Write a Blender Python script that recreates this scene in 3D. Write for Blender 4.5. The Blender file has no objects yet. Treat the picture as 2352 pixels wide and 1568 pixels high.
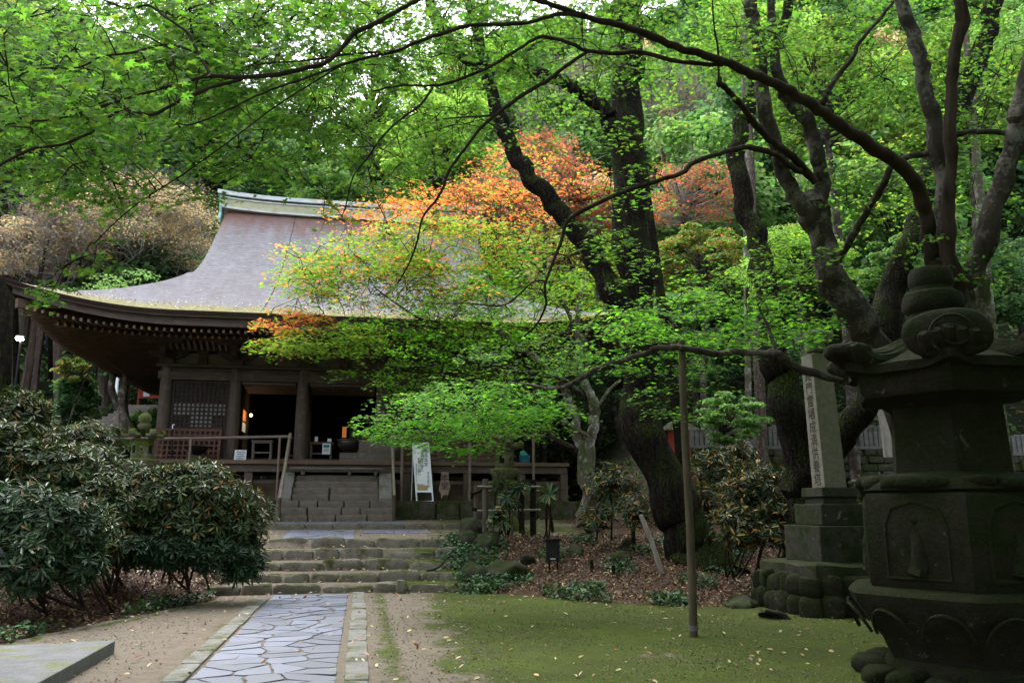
import bpy, math, random
import numpy as np
from mathutils import Vector, Matrix, noise as mnoise

# ------------------------------------------------------------------ camera, world, sun, exposure
SC = bpy.context.scene
COL = SC.collection
PITCH = math.radians(11.47)
FPX = 1882.0                      # focal length in units of a 2352-wide frame
CAMZ = 1.5
cd = bpy.data.cameras.new('camera')
cam = bpy.data.objects.new('camera', cd)
COL.objects.link(cam)
cam.location = (0, 0, CAMZ)
cam.rotation_euler = (math.pi / 2 + PITCH, 0, 0)
cd.sensor_width = 36.0
cd.lens = 36.0 * FPX / 2352.0
cd.clip_start = 0.05
cd.clip_end = 2000
SC.camera = cam

SUN_EL, SUN_AZ = math.radians(60), math.radians(-28)   # overcast: soft light from high over the hill
w = bpy.data.worlds.new('World')
SC.world = w
w.use_nodes = True
nt = w.node_tree
nt.nodes.clear()
sky = nt.nodes.new('ShaderNodeTexSky')
sky.sky_type = 'NISHITA'
sky.sun_disc = False
sky.sun_elevation = SUN_EL
sky.sun_rotation = SUN_AZ
sky.altitude = 300
sky.dust_density = 4.0
hsv = nt.nodes.new('ShaderNodeHueSaturation')
hsv.inputs['Saturation'].default_value = 0.34
hsv.inputs['Value'].default_value = 2.0
bg = nt.nodes.new('ShaderNodeBackground')
bg.inputs['Strength'].default_value = 0.15
wo = nt.nodes.new('ShaderNodeOutputWorld')
nt.links.new(sky.outputs[0], hsv.inputs['Color'])
nt.links.new(hsv.outputs[0], bg.inputs['Color'])
nt.links.new(bg.outputs[0], wo.inputs['Surface'])

sd = bpy.data.lights.new('sun', 'SUN')
sd.energy = 0.8
sd.angle = math.radians(60)
sd.color = (1.0, 0.97, 0.92)
sun = bpy.data.objects.new('sun', sd)
COL.objects.link(sun)
# sun direction: sky rotation 0 = +Y, clockwise seen from above
sdir = Vector((math.sin(SUN_AZ) * math.cos(SUN_EL), math.cos(SUN_AZ) * math.cos(SUN_EL), math.sin(SUN_EL)))
sun.rotation_euler = (-sdir).to_track_quat('-Z', 'Y').to_euler()

SC.view_settings.view_transform = 'Standard'
SC.view_settings.look = 'None'
SC.view_settings.exposure = 1.5
SC.view_settings.gamma = 1.0
SC.render.engine = 'CYCLES'
cy = SC.cycles
cy.max_bounces = 7
cy.diffuse_bounces = 3
cy.glossy_bounces = 2
cy.transmission_bounces = 4
cy.transparent_max_bounces = 4
cy.use_denoising = True
cy.use_adaptive_sampling = True
cy.adaptive_threshold = 0.02
cy.caustics_reflective = False
cy.caustics_refractive = False

# ------------------------------------------------------------------ helpers
RNG = np.random.default_rng(7)
random.seed(7)
YAW = math.radians(10.2)
RC, RS = math.cos(YAW), math.sin(YAW)


def at(u, v, Y):
    """world point at forward distance Y seen at (u, v) of the 2352x1568 photograph"""
    x = (u - 1176) / FPX
    yy = (784 - v) / FPX
    dy = math.cos(PITCH) - yy * math.sin(PITCH)
    dz = math.sin(PITCH) + yy * math.cos(PITCH)
    return Vector((x / dy * Y, Y, CAMZ + dz / dy * Y))


def H(a, b, z=0.0):
    """path / hall frame -> world"""
    return Vector((a * RC - b * RS, a * RS + b * RC, z))


def toab(x, y):
    return x * RC + y * RS, -x * RS + y * RC


def ss(t):
    t = np.clip(t, 0, 1)
    return t * t * (3 - 2 * t)


def tag(o, label=None, cat=None, group=None, kind=None):
    if label: o['label'] = label
    if cat: o['category'] = cat
    if group: o['group'] = group
    if kind: o['kind'] = kind
    return o


ROOTM = {}


def thing(name, loc, label, cat, group=None, rz=0.0):
    o = bpy.data.objects.new(name, None)
    COL.objects.link(o)
    o.location = loc
    o.rotation_euler = (0, 0, rz)
    o.empty_display_size = 0.2
    ROOTM[o.name] = Matrix.Translation(Vector(loc)) @ Matrix.Rotation(rz, 4, 'Z')
    return tag(o, label, cat, group)


def par(o, root):
    """parent, keeping world coordinates of the mesh"""
    if root is None:
        return o
    o.parent = root
    top = root
    while top.parent is not None:
        top = top.parent
    if root is top:
        if root.name in ROOTM:
            o.matrix_parent_inverse = ROOTM[root.name].inverted()
    return o


def copy_tree(o, parent=None):
    c = o.copy()
    COL.objects.link(c)
    if parent is not None:
        c.parent = parent
        c.matrix_parent_inverse = o.matrix_parent_inverse.copy()
    if o.name in ROOTM:
        ROOTM[c.name] = ROOTM[o.name]
    for ch in list(o.children):
        copy_tree(ch, c)
    return c


class MB:
    """collects geometry, builds ONE mesh object"""
    def __init__(s):
        s.V, s.L, s.S, s.C, s.n = [], [], [], [], 0
        s.hascol = False

    def raw(s, V, faces, col=None):
        V = np.asarray(V, dtype=np.float32).reshape(-1, 3)
        for f in faces:
            s.L.append(np.asarray(f, dtype=np.int32) + s.n)
            s.S.append(np.array([len(f)], dtype=np.int32))
        s.V.append(V)
        s._c(len(V), col)
        s.n += len(V)

    def _c(s, k, col):
        if col is None:
            s.C.append(np.full((k, 4), 0.5, dtype=np.float32))
        else:
            s.hascol = True
            c = np.asarray(col, dtype=np.float32)
            if c.ndim == 1:
                c = np.tile(c, (k, 1))
            if c.shape[1] == 3:
                c = np.concatenate([c, np.ones((k, 1), np.float32)], 1)
            s.C.append(c)

    def batch(s, V, L, sizes, col=None):
        V = np.asarray(V, dtype=np.float32)
        s.V.append(V)
        s.L.append(np.asarray(L, dtype=np.int32) + s.n)
        s.S.append(np.asarray(sizes, dtype=np.int32))
        s._c(len(V), col)
        s.n += len(V)

    def box(s, c, size, M=None, hall=False, rot=None, taper=1.0):
        """box centred at c; hall=True reads c and size in the hall frame"""
        hx, hy, hz = size[0] / 2, size[1] / 2, size[2] / 2
        P = []
        for z in (-1, 1):
            k = taper if z > 0 else 1.0
            for x, y in ((-1, -1), (1, -1), (1, 1), (-1, 1)):
                P.append(Vector((x * hx * k, y * hy * k, z * hz)))
        if rot is not None:
            P = [rot @ p for p in P]
        P = [p + Vector(c) for p in P]
        if hall:
            P = [H(*p) for p in P]
        if M is not None:
            P = [M @ p for p in P]
        s.raw([p[:] for p in P], [(0, 3, 2, 1), (4, 5, 6, 7), (0, 1, 5, 4), (1, 2, 6, 5), (2, 3, 7, 6), (3, 0, 4, 7)])
        return s

    def bar(s, p, q, w, h=None, up=Vector((0, 0, 1))):
        """rectangular bar between two points"""
        p, q = Vector(p), Vector(q)
        h = h or w
        d = (q - p)
        if d.length < 1e-6: return s
        d.normalize()
        x = d.cross(up)
        if x.length < 1e-4: x = d.cross(Vector((1, 0, 0)))
        x.normalize()
        y = x.cross(d)
        P = []
        for e in (p, q):
            for i, j in ((-1, -1), (1, -1), (1, 1), (-1, 1)):
                P.append((e + x * (i * w / 2) + y * (j * h / 2))[:])
        s.raw(P, [(0, 1, 2, 3), (7, 6, 5, 4), (0, 4, 5, 1), (1, 5, 6, 2), (2, 6, 7, 3), (3, 7, 4, 0)])
        return s

    def tube(s, pts, rad, sides=8, rough=0.0, seed=0, cap=True, smooth=True, nsub=4, freq=3.0, flute=0.0, kink=0.0):
        P = [Vector(p) for p in pts]
        R = list(rad) if hasattr(rad, '__len__') else [rad] * len(P)
        if smooth and len(P) > 2:
            Q, RR = [], []
            for i in range(len(P) - 1):
                p0, p1, p2, p3 = P[max(i - 1, 0)], P[i], P[i + 1], P[min(i + 2, len(P) - 1)]
                for k in range(nsub):
                    t = k / nsub
                    Q.append(0.5 * ((2 * p1) + (p2 - p0) * t + (2 * p0 - 5 * p1 + 4 * p2 - p3) * t * t + (3 * p1 - p0 - 3 * p2 + p3) * t ** 3))
                    RR.append(R[i] + (R[i + 1] - R[i]) * t)
            Q.append(P[-1]); RR.append(R[-1])
            P, R = Q, RR
            if kink:
                P = [p + Vector(mnoise.noise_vector(p * (.22 / max(r, .012)) + Vector((seed, 0, 0)))) * r * kink for p, r in zip(P, R)]
                R = [r * (1 + .22 * mnoise.noise(p * (.3 / max(r, .012)))) for p, r in zip(P, R)]
        n = len(P)
        A = np.array([p[:] for p in P])
        T = np.gradient(A, axis=0)
        T /= np.linalg.norm(T, axis=1)[:, None] + 1e-9
        x = np.cross(T[0], [0.13, 0.95, 0.2]); x /= np.linalg.norm(x)
        ang = np.arange(sides) * 2 * math.pi / sides
        V = np.zeros((n, sides, 3))
        off = seed * 3.17
        for i in range(n):
            x = x - T[i] * np.dot(x, T[i]); x /= np.linalg.norm(x) + 1e-9
            y = np.cross(T[i], x)
            r = np.full(sides, R[i])
            if rough or flute:
                for j in range(sides):
                    a = ang[j]
                    if rough:
                        r[j] *= 1 + rough * mnoise.noise(Vector((math.cos(a) * 1.3 + off, math.sin(a) * 1.3, i * 0.35 * freq / 3)))
                    if flute:
                        r[j] *= 1 + flute * math.sin(a * 5 + off) * (1 - i / n) ** 3
            V[i] = A[i] + np.outer(np.cos(ang) * r, x) + np.outer(np.sin(ang) * r, y)
        V = V.reshape(-1, 3)
        i, j = np.meshgrid(np.arange(n - 1), np.arange(sides), indexing='ij')
        a = i * sides + j; b = i * sides + (j + 1) % sides
        L = np.stack([a, b, b + sides, a + sides], -1).reshape(-1)
        S = [4] * ((n - 1) * sides)
        if cap:
            L = np.concatenate([L, np.arange(sides)[::-1], (n - 1) * sides + np.arange(sides)])
            S += [sides, sides]
        s.batch(V, L, S)
        return s

    def lathe(s, c, prof, sides=24, hexk=0.0, k=6, phase=0.0, tilt=None, wob=0.0):
        """profile [(r, z)] turned about the vertical through c; hexk>0 squares it toward a k-gon"""
        V = []
        c = Vector(c)
        for (r, z) in prof:
            for j in range(sides):
                a = 2 * math.pi * j / sides + phase
                rr = r
                if hexk:
                    m = (a - phase) % (2 * math.pi / k) - math.pi / k
                    rr = r * ((1 - hexk) + hexk * math.cos(math.pi / k) / math.cos(m))
                if wob:
                    rr *= 1 + wob * mnoise.noise(Vector((math.cos(a) * 2 + c.x, math.sin(a) * 2, z * 3)))
                p = Vector((math.cos(a) * rr, math.sin(a) * rr, z))
                if tilt is not None: p = tilt @ p
                V.append((c + p)[:])
        F = []
        n = len(prof)
        for i in range(n - 1):
            for j in range(sides):
                a = i * sides + j; b = i * sides + (j + 1) % sides
                F.append((a, b, b + sides, a + sides))
        F.append(tuple(range(sides))[::-1])
        F.append(tuple((n - 1) * sides + j for j in range(sides)))
        s.raw(V, F)
        return s

    def build(s, name, mat, parent=None, smooth=False, bevel=0.0, autos=None):
        me = bpy.data.meshes.new(name)
        V = np.concatenate(s.V).astype(np.float32)
        L = np.concatenate(s.L).astype(np.int32)
        S = np.concatenate(s.S).astype(np.int32)
        me.vertices.add(len(V)); me.vertices.foreach_set('co', V.ravel())
        me.loops.add(len(L)); me.loops.foreach_set('vertex_index', L)
        st = np.concatenate([[0], np.cumsum(S)[:-1]]).astype(np.int32)
        me.polygons.add(len(S)); me.polygons.foreach_set('loop_start', st)
        me.polygons.foreach_set('loop_total', S)
        if s.hascol:
            at_ = me.color_attributes.new('col', 'FLOAT_COLOR', 'POINT')
            at_.data.foreach_set('color', np.concatenate(s.C).astype(np.float32).ravel())
        me.polygons.foreach_set('use_smooth', np.full(len(S), bool(smooth), dtype=bool))
        me.update(calc_edges=True)
        me.validate()
        if smooth and not s.hascol: me.set_sharp_from_angle(angle=math.radians(38))
        me.materials.append(mat)
        o = bpy.data.objects.new(name, me)
        COL.objects.link(o)
        if bevel:
            m = o.modifiers.new('bevel', 'BEVEL')
            m.width = bevel; m.segments = 2; m.limit_method = 'ANGLE'; m.angle_limit = math.radians(40)
        if parent is not None: par(o, parent)
        return o


# ------------------------------------------------------------------ leaf batches
def lobed(n, spread, lens, notch, droop=0.12):
    V = [(0, 0, 0)]
    F = []
    angs = [math.radians(-spread + 2 * spread * i / (n - 1)) for i in range(n)]
    step = angs[1] - angs[0]
    nidx = []
    for i in range(n + 1):
        a = angs[0] - step * .5 + step * i
        r = notch * (0.7 if i in (0, n) else 1)
        nidx.append(len(V)); V.append((math.cos(a) * r, math.sin(a) * r, -droop * .2))
    for i in range(n):
        t = len(V)
        V.append((math.cos(angs[i]) * lens[i], math.sin(angs[i]) * lens[i], -droop * lens[i]))
        F.append((0, nidx[i], t, nidx[i + 1]))
    return np.array(V), F


LEAF7 = lobed(7, 132, [.55, .85, 1.0, 1.08, 1.0, .85, .55], .43)
LEAF5 = lobed(5, 110, [.7, 1.0, 1.1, 1.0, .7], .44)
LEAF3 = lobed(3, 75, [.9, 1.05, .9], .5)
OVAL = (np.array([(0, 0, 0), (.35, .2, .05), (.75, .17, 0), (1, 0, -.06), (.75, -.17, 0), (.35, -.2, .05), (.5, 0, -.02)]),
        [(0, 6, 1), (1, 6, 2), (2, 6, 3), (3, 6, 4), (4, 6, 5), (5, 6, 0)])
QUAD = (np.array([(0, 0, 0), (.5, .33, .04), (1, 0, -.05), (.5, -.33, .04)]), [(0, 1, 2, 3)])
BLADE = (np.array([(0, 0, 0), (.3, .085, .03), (.72, .11, -.01), (1, 0, -.1), (.72, -.11, -.01), (.3, -.085, .03), (.5, 0, -.035)]),
         [(0, 6, 1), (1, 6, 2), (2, 6, 3), (3, 6, 4), (4, 6, 5), (5, 6, 0)])


def leaves(mb, tpl, pos, nrm, size, col, fwd=None):
    """pos (N,3), nrm (N,3) leaf normals, size (N,), col (N,3); fwd (N,3) optional leaf axis"""
    V0, F = tpl
    N = len(pos)
    if N == 0: return
    nrm = nrm / (np.linalg.norm(nrm, axis=1)[:, None] + 1e-9)
    if fwd is None:
        fwd = RNG.normal(size=(N, 3))
    t = fwd - nrm * np.sum(fwd * nrm, 1)[:, None]
    t /= np.linalg.norm(t, axis=1)[:, None] + 1e-9
    b = np.cross(nrm, t)
    k = len(V0)
    V = (pos[:, None, :] + size[:, None, None] * (V0[None, :, 0:1] * t[:, None, :] + V0[None, :, 1:2] * b[:, None, :] + V0[None, :, 2:3] * nrm[:, None, :]))
    fl = np.concatenate([np.array(f) for f in F])
    L = (fl[None, :] + (np.arange(N) * k)[:, None]).reshape(-1)
    S = np.tile(np.array([len(f) for f in F]), N)
    C = np.repeat(col, k, axis=0)
    mb.batch(V.reshape(-1, 3), L, S, C)


def rcol(base, N, var=.25, hue=.15):
    """per-leaf colours around a base, or a mix of bases [(col, weight), ...]"""
    if isinstance(base, list):
        w_ = np.array([b[1] for b in base], float); w_ /= w_.sum()
        idx = RNG.choice(len(base), size=N, p=w_)
        C = np.array([b[0] for b in base], float)[idx]
    else:
        C = np.tile(np.array(base, float), (N, 1))
    C = C * (1 + RNG.uniform(-var, var, (N, 1))) * (1 + RNG.uniform(-hue, hue, (N, 3)))
    return np.clip(C, 0.002, 1)
# ------------------------------------------------------------------ materials
class NB:
    def __init__(s, name):
        s.m = bpy.data.materials.new(name)
        s.m.use_nodes = True
        s.t = s.m.node_tree
        s.t.nodes.clear()
        s.out = s.t.nodes.new('ShaderNodeOutputMaterial')
        s.pos = s.n('ShaderNodeTexCoord').outputs['Object']

    def n(s, typ, **kw):
        nd = s.t.nodes.new(typ)
        for k, v in kw.items():
            setattr(nd, k, v)
        return nd

    def put(s, sock, v):
        if hasattr(v, 'is_linked') or isinstance(v, bpy.types.NodeSocket):
            s.t.links.new(v, sock)
        else:
            if isinstance(v, (tuple, list)) and len(v) == 3 and sock.type == 'RGBA': v = (*v, 1)
            sock.default_value = v

    def noise(s, scale=5, detail=4, rough=.55, vec=None, dist=0.0):
        nd = s.n('ShaderNodeTexNoise')
        s.put(nd.inputs['Vector'], vec if vec is not None else s.pos)
        nd.inputs['Scale'].default_value = scale
        nd.inputs['Detail'].default_value = detail
        nd.inputs['Roughness'].default_value = rough
        nd.inputs['Distortion'].default_value = dist
        return nd.outputs['Fac']

    def map(s, scale=(1, 1, 1), rot=(0, 0, 0), vec=None):
        nd = s.n('ShaderNodeMapping')
        s.put(nd.inputs['Vector'], vec if vec is not None else s.pos)
        nd.inputs['Scale'].default_value = scale
        nd.inputs['Rotation'].default_value = rot
        return nd.outputs[0]

    def voro(s, scale=5, vec=None, feature='F1', out='Distance', rand=1.0):
        nd = s.n('ShaderNodeTexVoronoi', feature=feature)
        s.put(nd.inputs['Vector'], vec if vec is not None else s.pos)
        nd.inputs['Scale'].default_value = scale
        if 'Randomness' in nd.inputs: nd.inputs['Randomness'].default_value = rand
        return nd.outputs[out]

    def ramp(s, fac, stops):
        nd = s.n('ShaderNodeValToRGB')
        s.put(nd.inputs[0], fac)
        el = nd.color_ramp.elements
        el[0].position, el[0].color = stops[0][0], (*stops[0][1], 1) if not isinstance(stops[0][1], (int, float)) else (stops[0][1],) * 3 + (1,)
        el[1].position, el[1].color = stops[-1][0], (*stops[-1][1], 1) if not isinstance(stops[-1][1], (int, float)) else (stops[-1][1],) * 3 + (1,)
        for p, c in stops[1:-1]:
            e = el.new(p)
            e.color = (*c, 1) if not isinstance(c, (int, float)) else (c, c, c, 1)
        return nd.outputs[0]

    def mix(s, fac, a, b, blend='MIX'):
        nd = s.n('ShaderNodeMix', data_type='RGBA', blend_type=blend)
        s.put(nd.inputs[0], fac)
        s.put(nd.inputs[6], a)
        s.put(nd.inputs[7], b)
        return nd.outputs[2]

    def math(s, op, a, b=0.0, clamp=False):
        nd = s.n('ShaderNodeMath', operation=op, use_clamp=clamp)
        s.put(nd.inputs[0], a); s.put(nd.inputs[1], b)
        return nd.outputs[0]

    def sep(s, v):
        nd = s.n('ShaderNodeSeparateXYZ'); s.put(nd.inputs[0], v)
        return nd.outputs

    def normz(s):
        g = s.n('ShaderNodeNewGeometry')
        return s.sep(g.outputs['Normal'])[2]

    def attr(s, name='col'):
        nd = s.n('ShaderNodeAttribute', attribute_name=name)
        return nd.outputs['Color']

    def bump(s, h, strength=.5, dist=.02, normal=None):
        nd = s.n('ShaderNodeBump')
        s.put(nd.inputs['Height'], h)
        nd.inputs['Strength'].default_value = strength
        nd.inputs['Distance'].default_value = dist
        if normal is not None: s.put(nd.inputs['Normal'], normal)
        return nd.outputs[0]

    def done(s, color, rough=.8, normal=None, spec=.3, metal=0.0, emis=None, estr=0.0):
        p = s.n('ShaderNodeBsdfPrincipled')
        s.put(p.inputs['Base Color'], color)
        s.put(p.inputs['Roughness'], rough)
        p.inputs['Specular IOR Level'].default_value = spec
        p.inputs['Metallic'].default_value = metal
        if normal is not None: s.put(p.inputs['Normal'], normal)
        if emis is not None:
            s.put(p.inputs['Emission Color'], emis); p.inputs['Emission Strength'].default_value = estr
        s.t.links.new(p.outputs[0], s.out.inputs['Surface'])
        return s.m


def leafmat(name, trans=.5, rough=.45, spec=.25, tboost=(1.25, 1.5, .7)):
    b = NB(name)
    c = b.attr()
    p = b.n('ShaderNodeBsdfPrincipled')
    b.put(p.inputs['Base Color'], c)
    p.inputs['Roughness'].default_value = rough
    p.inputs['Specular IOR Level'].default_value = spec
    tr = b.n('ShaderNodeBsdfTranslucent')
    b.put(tr.inputs['Color'], b.mix(1.0, c, tboost, 'MULTIPLY'))
    mx = b.n('ShaderNodeMixShader')
    mx.inputs[0].default_value = trans
    b.t.links.new(p.outputs[0], mx.inputs[1])
    b.t.links.new(tr.outputs[0], mx.inputs[2])
    b.t.links.new(mx.outputs[0], b.out.inputs['Surface'])
    return b.m


M = {}
M['leaf'] = leafmat('maple_leaf', .6, .6, .08, (1.75, 1.8, .8))
M['leaf_far'] = leafmat('far_leaf', .5, .6, .1, (1.6, 1.6, 1.2))
M['leaf_gloss'] = leafmat('rhododendron_leaf', .15, .42, .22, (1, 1.2, .5))
M['litter'] = leafmat('dry_leaf', .1, .5, .35, (1, 1, 1))


def bark(name, lo, hi, lichen=None, moss=None, stretch=6.0, scale=9.0, bstr=.7, bd=.02, cracks=False):
    b = NB(name)
    v = b.map((1, 1, 1 / stretch))
    n1 = b.noise(scale, 6, .65, v, .4)
    col = b.ramp(n1, [(.3, lo), (.72, hi)])
    if lichen:
        n2 = b.noise(3.3, 4, .6)
        n3 = b.noise(22, 3, .6)
        f = b.ramp(b.math('ADD', b.math('MULTIPLY', n2, .7), b.math('MULTIPLY', n3, .35)), [(.53, 0.0), (.62, 1.0)])
        col = b.mix(f, col, lichen)
    if moss:
        n4 = b.noise(2.0, 5, .7)
        f = b.ramp(b.math('ADD', n4, b.math('MULTIPLY', b.normz(), .25)), [(.5, 0.0), (.63, 1.0)])
        col = b.mix(f, col, moss)
    rid = b.noise(scale * 2.2, 5, .7, v, .6)
    if cracks:
        vw = b.n('ShaderNodeVectorMath', operation='ADD')
        nz3 = b.n('ShaderNodeTexNoise'); b.put(nz3.inputs['Vector'], b.pos); nz3.inputs['Scale'].default_value = 3.0
        sc3 = b.n('ShaderNodeVectorMath', operation='SCALE'); b.put(sc3.inputs[0], nz3.outputs['Color']); sc3.inputs['Scale'].default_value = .3
        b.put(vw.inputs[0], v); b.put(vw.inputs[1], sc3.outputs[0])
        ck = b.voro(scale * 2.2, vw.outputs[0], 'DISTANCE_TO_EDGE')
        ckr = b.ramp(ck, [(.02, 0.0), (.16, 1.0)])
        ckm = b.math('MULTIPLY', b.math('SUBTRACT', 1.0, ckr), b.ramp(b.noise(2.5, 4, .7), [(.4, .1), (.65, .7)]))
        col = b.mix(ckm, col, tuple(x * .5 for x in lo))
        rid = b.math('ADD', b.math('MULTIPLY', rid, .5), ckr)
    return b.done(col, .95, b.bump(rid, bstr, bd), .05)


M['bark_dark'] = bark('mossy_dark_bark', (.007, .006, .005), (.03, .025, .02), None, (.024, .033, .008), 9, 8, 1.0, .04, True)
M['bark_grey'] = bark('grey_maple_bark', (.02, .0165, .0135), (.065, .055, .048), (.12, .11, .098), None, 2.5, 7, .6, .015)
M['bark_lichen'] = bark('lichen_bark', (.06, .048, .04), (.17, .14, .125), (.34, .33, .31), (.07, .085, .03), 2.5, 8, .7, .02)
M['bark_brown'] = bark('brown_maple_bark', (.018, .013, .011), (.055, .04, .032), None, None, 4, 9, .5, .01)
M['bark_cedar'] = bark('cedar_bark', (.07, .05, .042), (.2, .16, .145), None, None, 22, 7, .9, .04, True)
M['bark_pale'] = bark('pale_twig_bark', (.16, .14, .125), (.34, .31, .29), None, None, 4, 8, .4, .01)


def wood(name, lo, hi, axis='z', scale=7, rough=.75, spots=True, spec=.25):
    b = NB(name)
    r = b.map((1, 1, 1), (0, 0, -YAW))
    sc = {'z': (1, 1, .06), 'x': (.06, 1, 1), 'y': (1, .06, 1)}[axis]
    v = b.map(sc, (0, 0, 0), r)
    n1 = b.noise(scale * 3, 5, .7, v, .3)
    n2 = b.noise(1.3, 3, .6)
    col = b.ramp(n1, [(.25, lo), (.75, hi)])
    col = b.mix(b.math('MULTIPLY', n2, .55), col, tuple(x * .45 for x in lo))
    if spots:
        wv = b.ramp(b.noise(3.1, 6, .75), [(.56, 0.0), (.7, .5)])
        col = b.mix(wv, col, tuple(min(1, x * 1.5 + .02) for x in hi))
    return b.done(col, rough, b.bump(n1, .35, .01), spec)


M['wood_v'] = wood('weathered_post_wood', (.05, .038, .03), (.145, .115, .096), 'z')
M['wood_h'] = wood('weathered_beam_wood', (.045, .033, .026), (.125, .098, .082), 'x')
M['wood_d'] = wood('weathered_rafter_wood', (.08, .052, .037), (.19, .125, .088), 'y')
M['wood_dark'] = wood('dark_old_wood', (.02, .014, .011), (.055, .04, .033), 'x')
M['wood_red'] = wood('reddish_wood', (.07, .03, .018), (.15, .075, .045), 'x')
M['wood_pale'] = wood('pale_sign_wood', (.16, .12, .10), (.3, .23, .195), 'z')
M['wood_step'] = wood('step_plank', (.08, .066, .056), (.2, .172, .15), 'x')


def thatch():
    b = NB('cypress_bark_thatch')
    r = b.map((1, 1, 1), (0, 0, -YAW))
    n1 = b.noise(4.2, 8, .8, b.map((1.0, 5, 9), (0, 0, 0), r), .3)
    n2 = b.noise(.35, 5, .65, r)
    n3 = b.noise(9, 4, .75, b.map((.25, 3, 5), (0, 0, 0), r))
    n4 = b.noise(1.1, 5, .7, b.map((2.2, .35, .35), (0, 0, 0), r))
    f = b.math('ADD', b.math('MULTIPLY', n1, .55), b.math('MULTIPLY', n3, .45))
    col = b.ramp(f, [(.34, (.042, .042, .05)), (.49, (.125, .124, .142)), (.62, (.275, .272, .295))])
    col = b.mix(b.ramp(n4, [(.42, 0.0), (.72, .45)]), col, (.06, .048, .046))
    col = b.mix(b.ramp(n2, [(.4, 0.0), (.7, .35)]), col, (.15, .13, .13))
    z = b.sep(b.pos)[2]
    zn = b.math('ADD', z, b.math('MULTIPLY', b.math('SUBTRACT', n4, .5), 2.2))
    top = b.ramp(b.math('MULTIPLY', b.math('SUBTRACT', zn, 11.9), .8), [(0, 0.0), (1, .8)])
    col = b.mix(top, col, (.16, .08, .055))
    e = b.sep(b.attr('col'))[0]
    me = b.math('ADD', e, b.math('MULTIPLY', b.math('SUBTRACT', b.noise(1.9, 6, .8), .5), 1.3))
    col = b.mix(b.ramp(me, [(.36, 0.0), (.72, .9)]), col, b.ramp(b.noise(8, 4, .7), [(.3, (.09, .085, .03)), (.7, (.24, .22, .07))]))
    dots = b.ramp(b.voro(3.2, b.map((1, 1, 1), (0, 0, 0), r)), [(.06, 1.0), (.10, 0.0)])
    dm = b.ramp(me, [(.1, 0.0), (.5, 1.0)])
    col = b.mix(b.math('MULTIPLY', dots, dm), col, (.5, .44, .32))
    return b.done(col, .9, b.bump(f, .8, .05), .15)


M['thatch'] = thatch()


def simple(name, lo, hi, scale=6, rough=.8, bstr=.3, bd=.01, spec=.3, metal=0.0, sc=(1, 1, 1)):
    b = NB(name)
    n1 = b.noise(scale, 6, .65, b.map(sc))
    return b.done(b.ramp(n1, [(.3, lo), (.7, hi)]), rough, b.bump(n1, bstr, bd), spec, metal)


M['thatch_edge'] = simple('layered_thatch_edge', (.018, .013, .01), (.06, .045, .035), 9, .95, .8, .03, .1, 0, (.3, .3, 9))
M['copper'] = simple('weathered_copper', (.3, .36, .36), (.55, .58, .55), 3, .6, .2, .01, .4, 0, (1, 1, 3))
M['copper_green'] = simple('green_copper', (.16, .3, .27), (.35, .5, .45), 6, .6, .2, .01, .4)
M['ridge_yel'] = simple('mossy_ridge_side', (.28, .28, .16), (.45, .44, .32), 3, .8, .3, .01)
M['plaster'] = simple('old_plaster', (.13, .118, .1), (.2, .185, .16), 4, .9, .15, .004)
M['paper'] = simple('paper', (.62, .66, .72), (.72, .75, .8), 3, .8, 0.02, .001)
M['white_paint'] = simple('white_painted_metal', (.68, .72, .8), (.78, .81, .87), 2, .5, .02, .001)
M['bulb'] = None
M['black'] = simple('black_metal', (.008, .008, .009), (.018, .018, .019), 8, .5, .1, .003, .15)
M['bronze'] = simple('dark_bronze', (.018, .017, .016), (.045, .042, .038), 6, .35, .1, .003, .6, .5)
M['inside'] = simple('near_black_interior', (.006, .005, .004), (.016, .013, .011), 4, .9, .1, .01, .1)  # near-black colour for the hall's inner shell and lantern windows
M['bamboo'] = simple('weathered_bamboo', (.1, .085, .06), (.24, .21, .16), 5, .5, .2, .003, .4, 0, (3, 3, 1))
M['bamboo_red'] = simple('brown_rail', (.1, .065, .05), (.2, .145, .12), 5, .55, .2, .003, .4, 0, (.3, 3, 3))
M['bamboo_dark'] = simple('dark_pole', (.03, .022, .014), (.085, .065, .04), 4, .6, .2, .004, .3, 0, (3, 3, .6))
M['ink'] = simple('ink', (.01, .01, .012), (.02, .02, .02), 5, .8, 0.0, .001, .1)
M['brown_ink'] = simple('brown_ink', (.03, .015, .01), (.05, .025, .018), 5, .8, 0.0, .001, .1)
M['blue'] = simple('blue_plastic', (.02, .12, .2), (.03, .2, .28), 5, .4, 0.0, .001)
M['tan_print'] = simple('tan_print', (.3, .22, .12), (.36, .27, .16), 5, .6, 0, .001)
M['red_cloth'] = simple('red_cloth', (.3, .02, .02), (.4, .04, .03), 5, .8, .1, .002)
M['pink_cloth'] = simple('pale_pink_cloth', (.5, .35, .35), (.6, .45, .45), 5, .8, .1, .002)
M['navy_cloth'] = simple('navy_cloth', (.01, .012, .05), (.02, .025, .08), 5, .8, .1, .002)
M['skin'] = simple('skin', (.4, .25, .18), (.45, .3, .22), 5, .6, .05, .002)
M['hair'] = simple('black_hair', (.01, .008, .007), (.02, .016, .014), 5, .5, .1, .002)
M['vermilion'] = simple('vermilion_paint', (.25, .03, .02), (.35, .05, .03), 4, .6, .1, .002)


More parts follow.
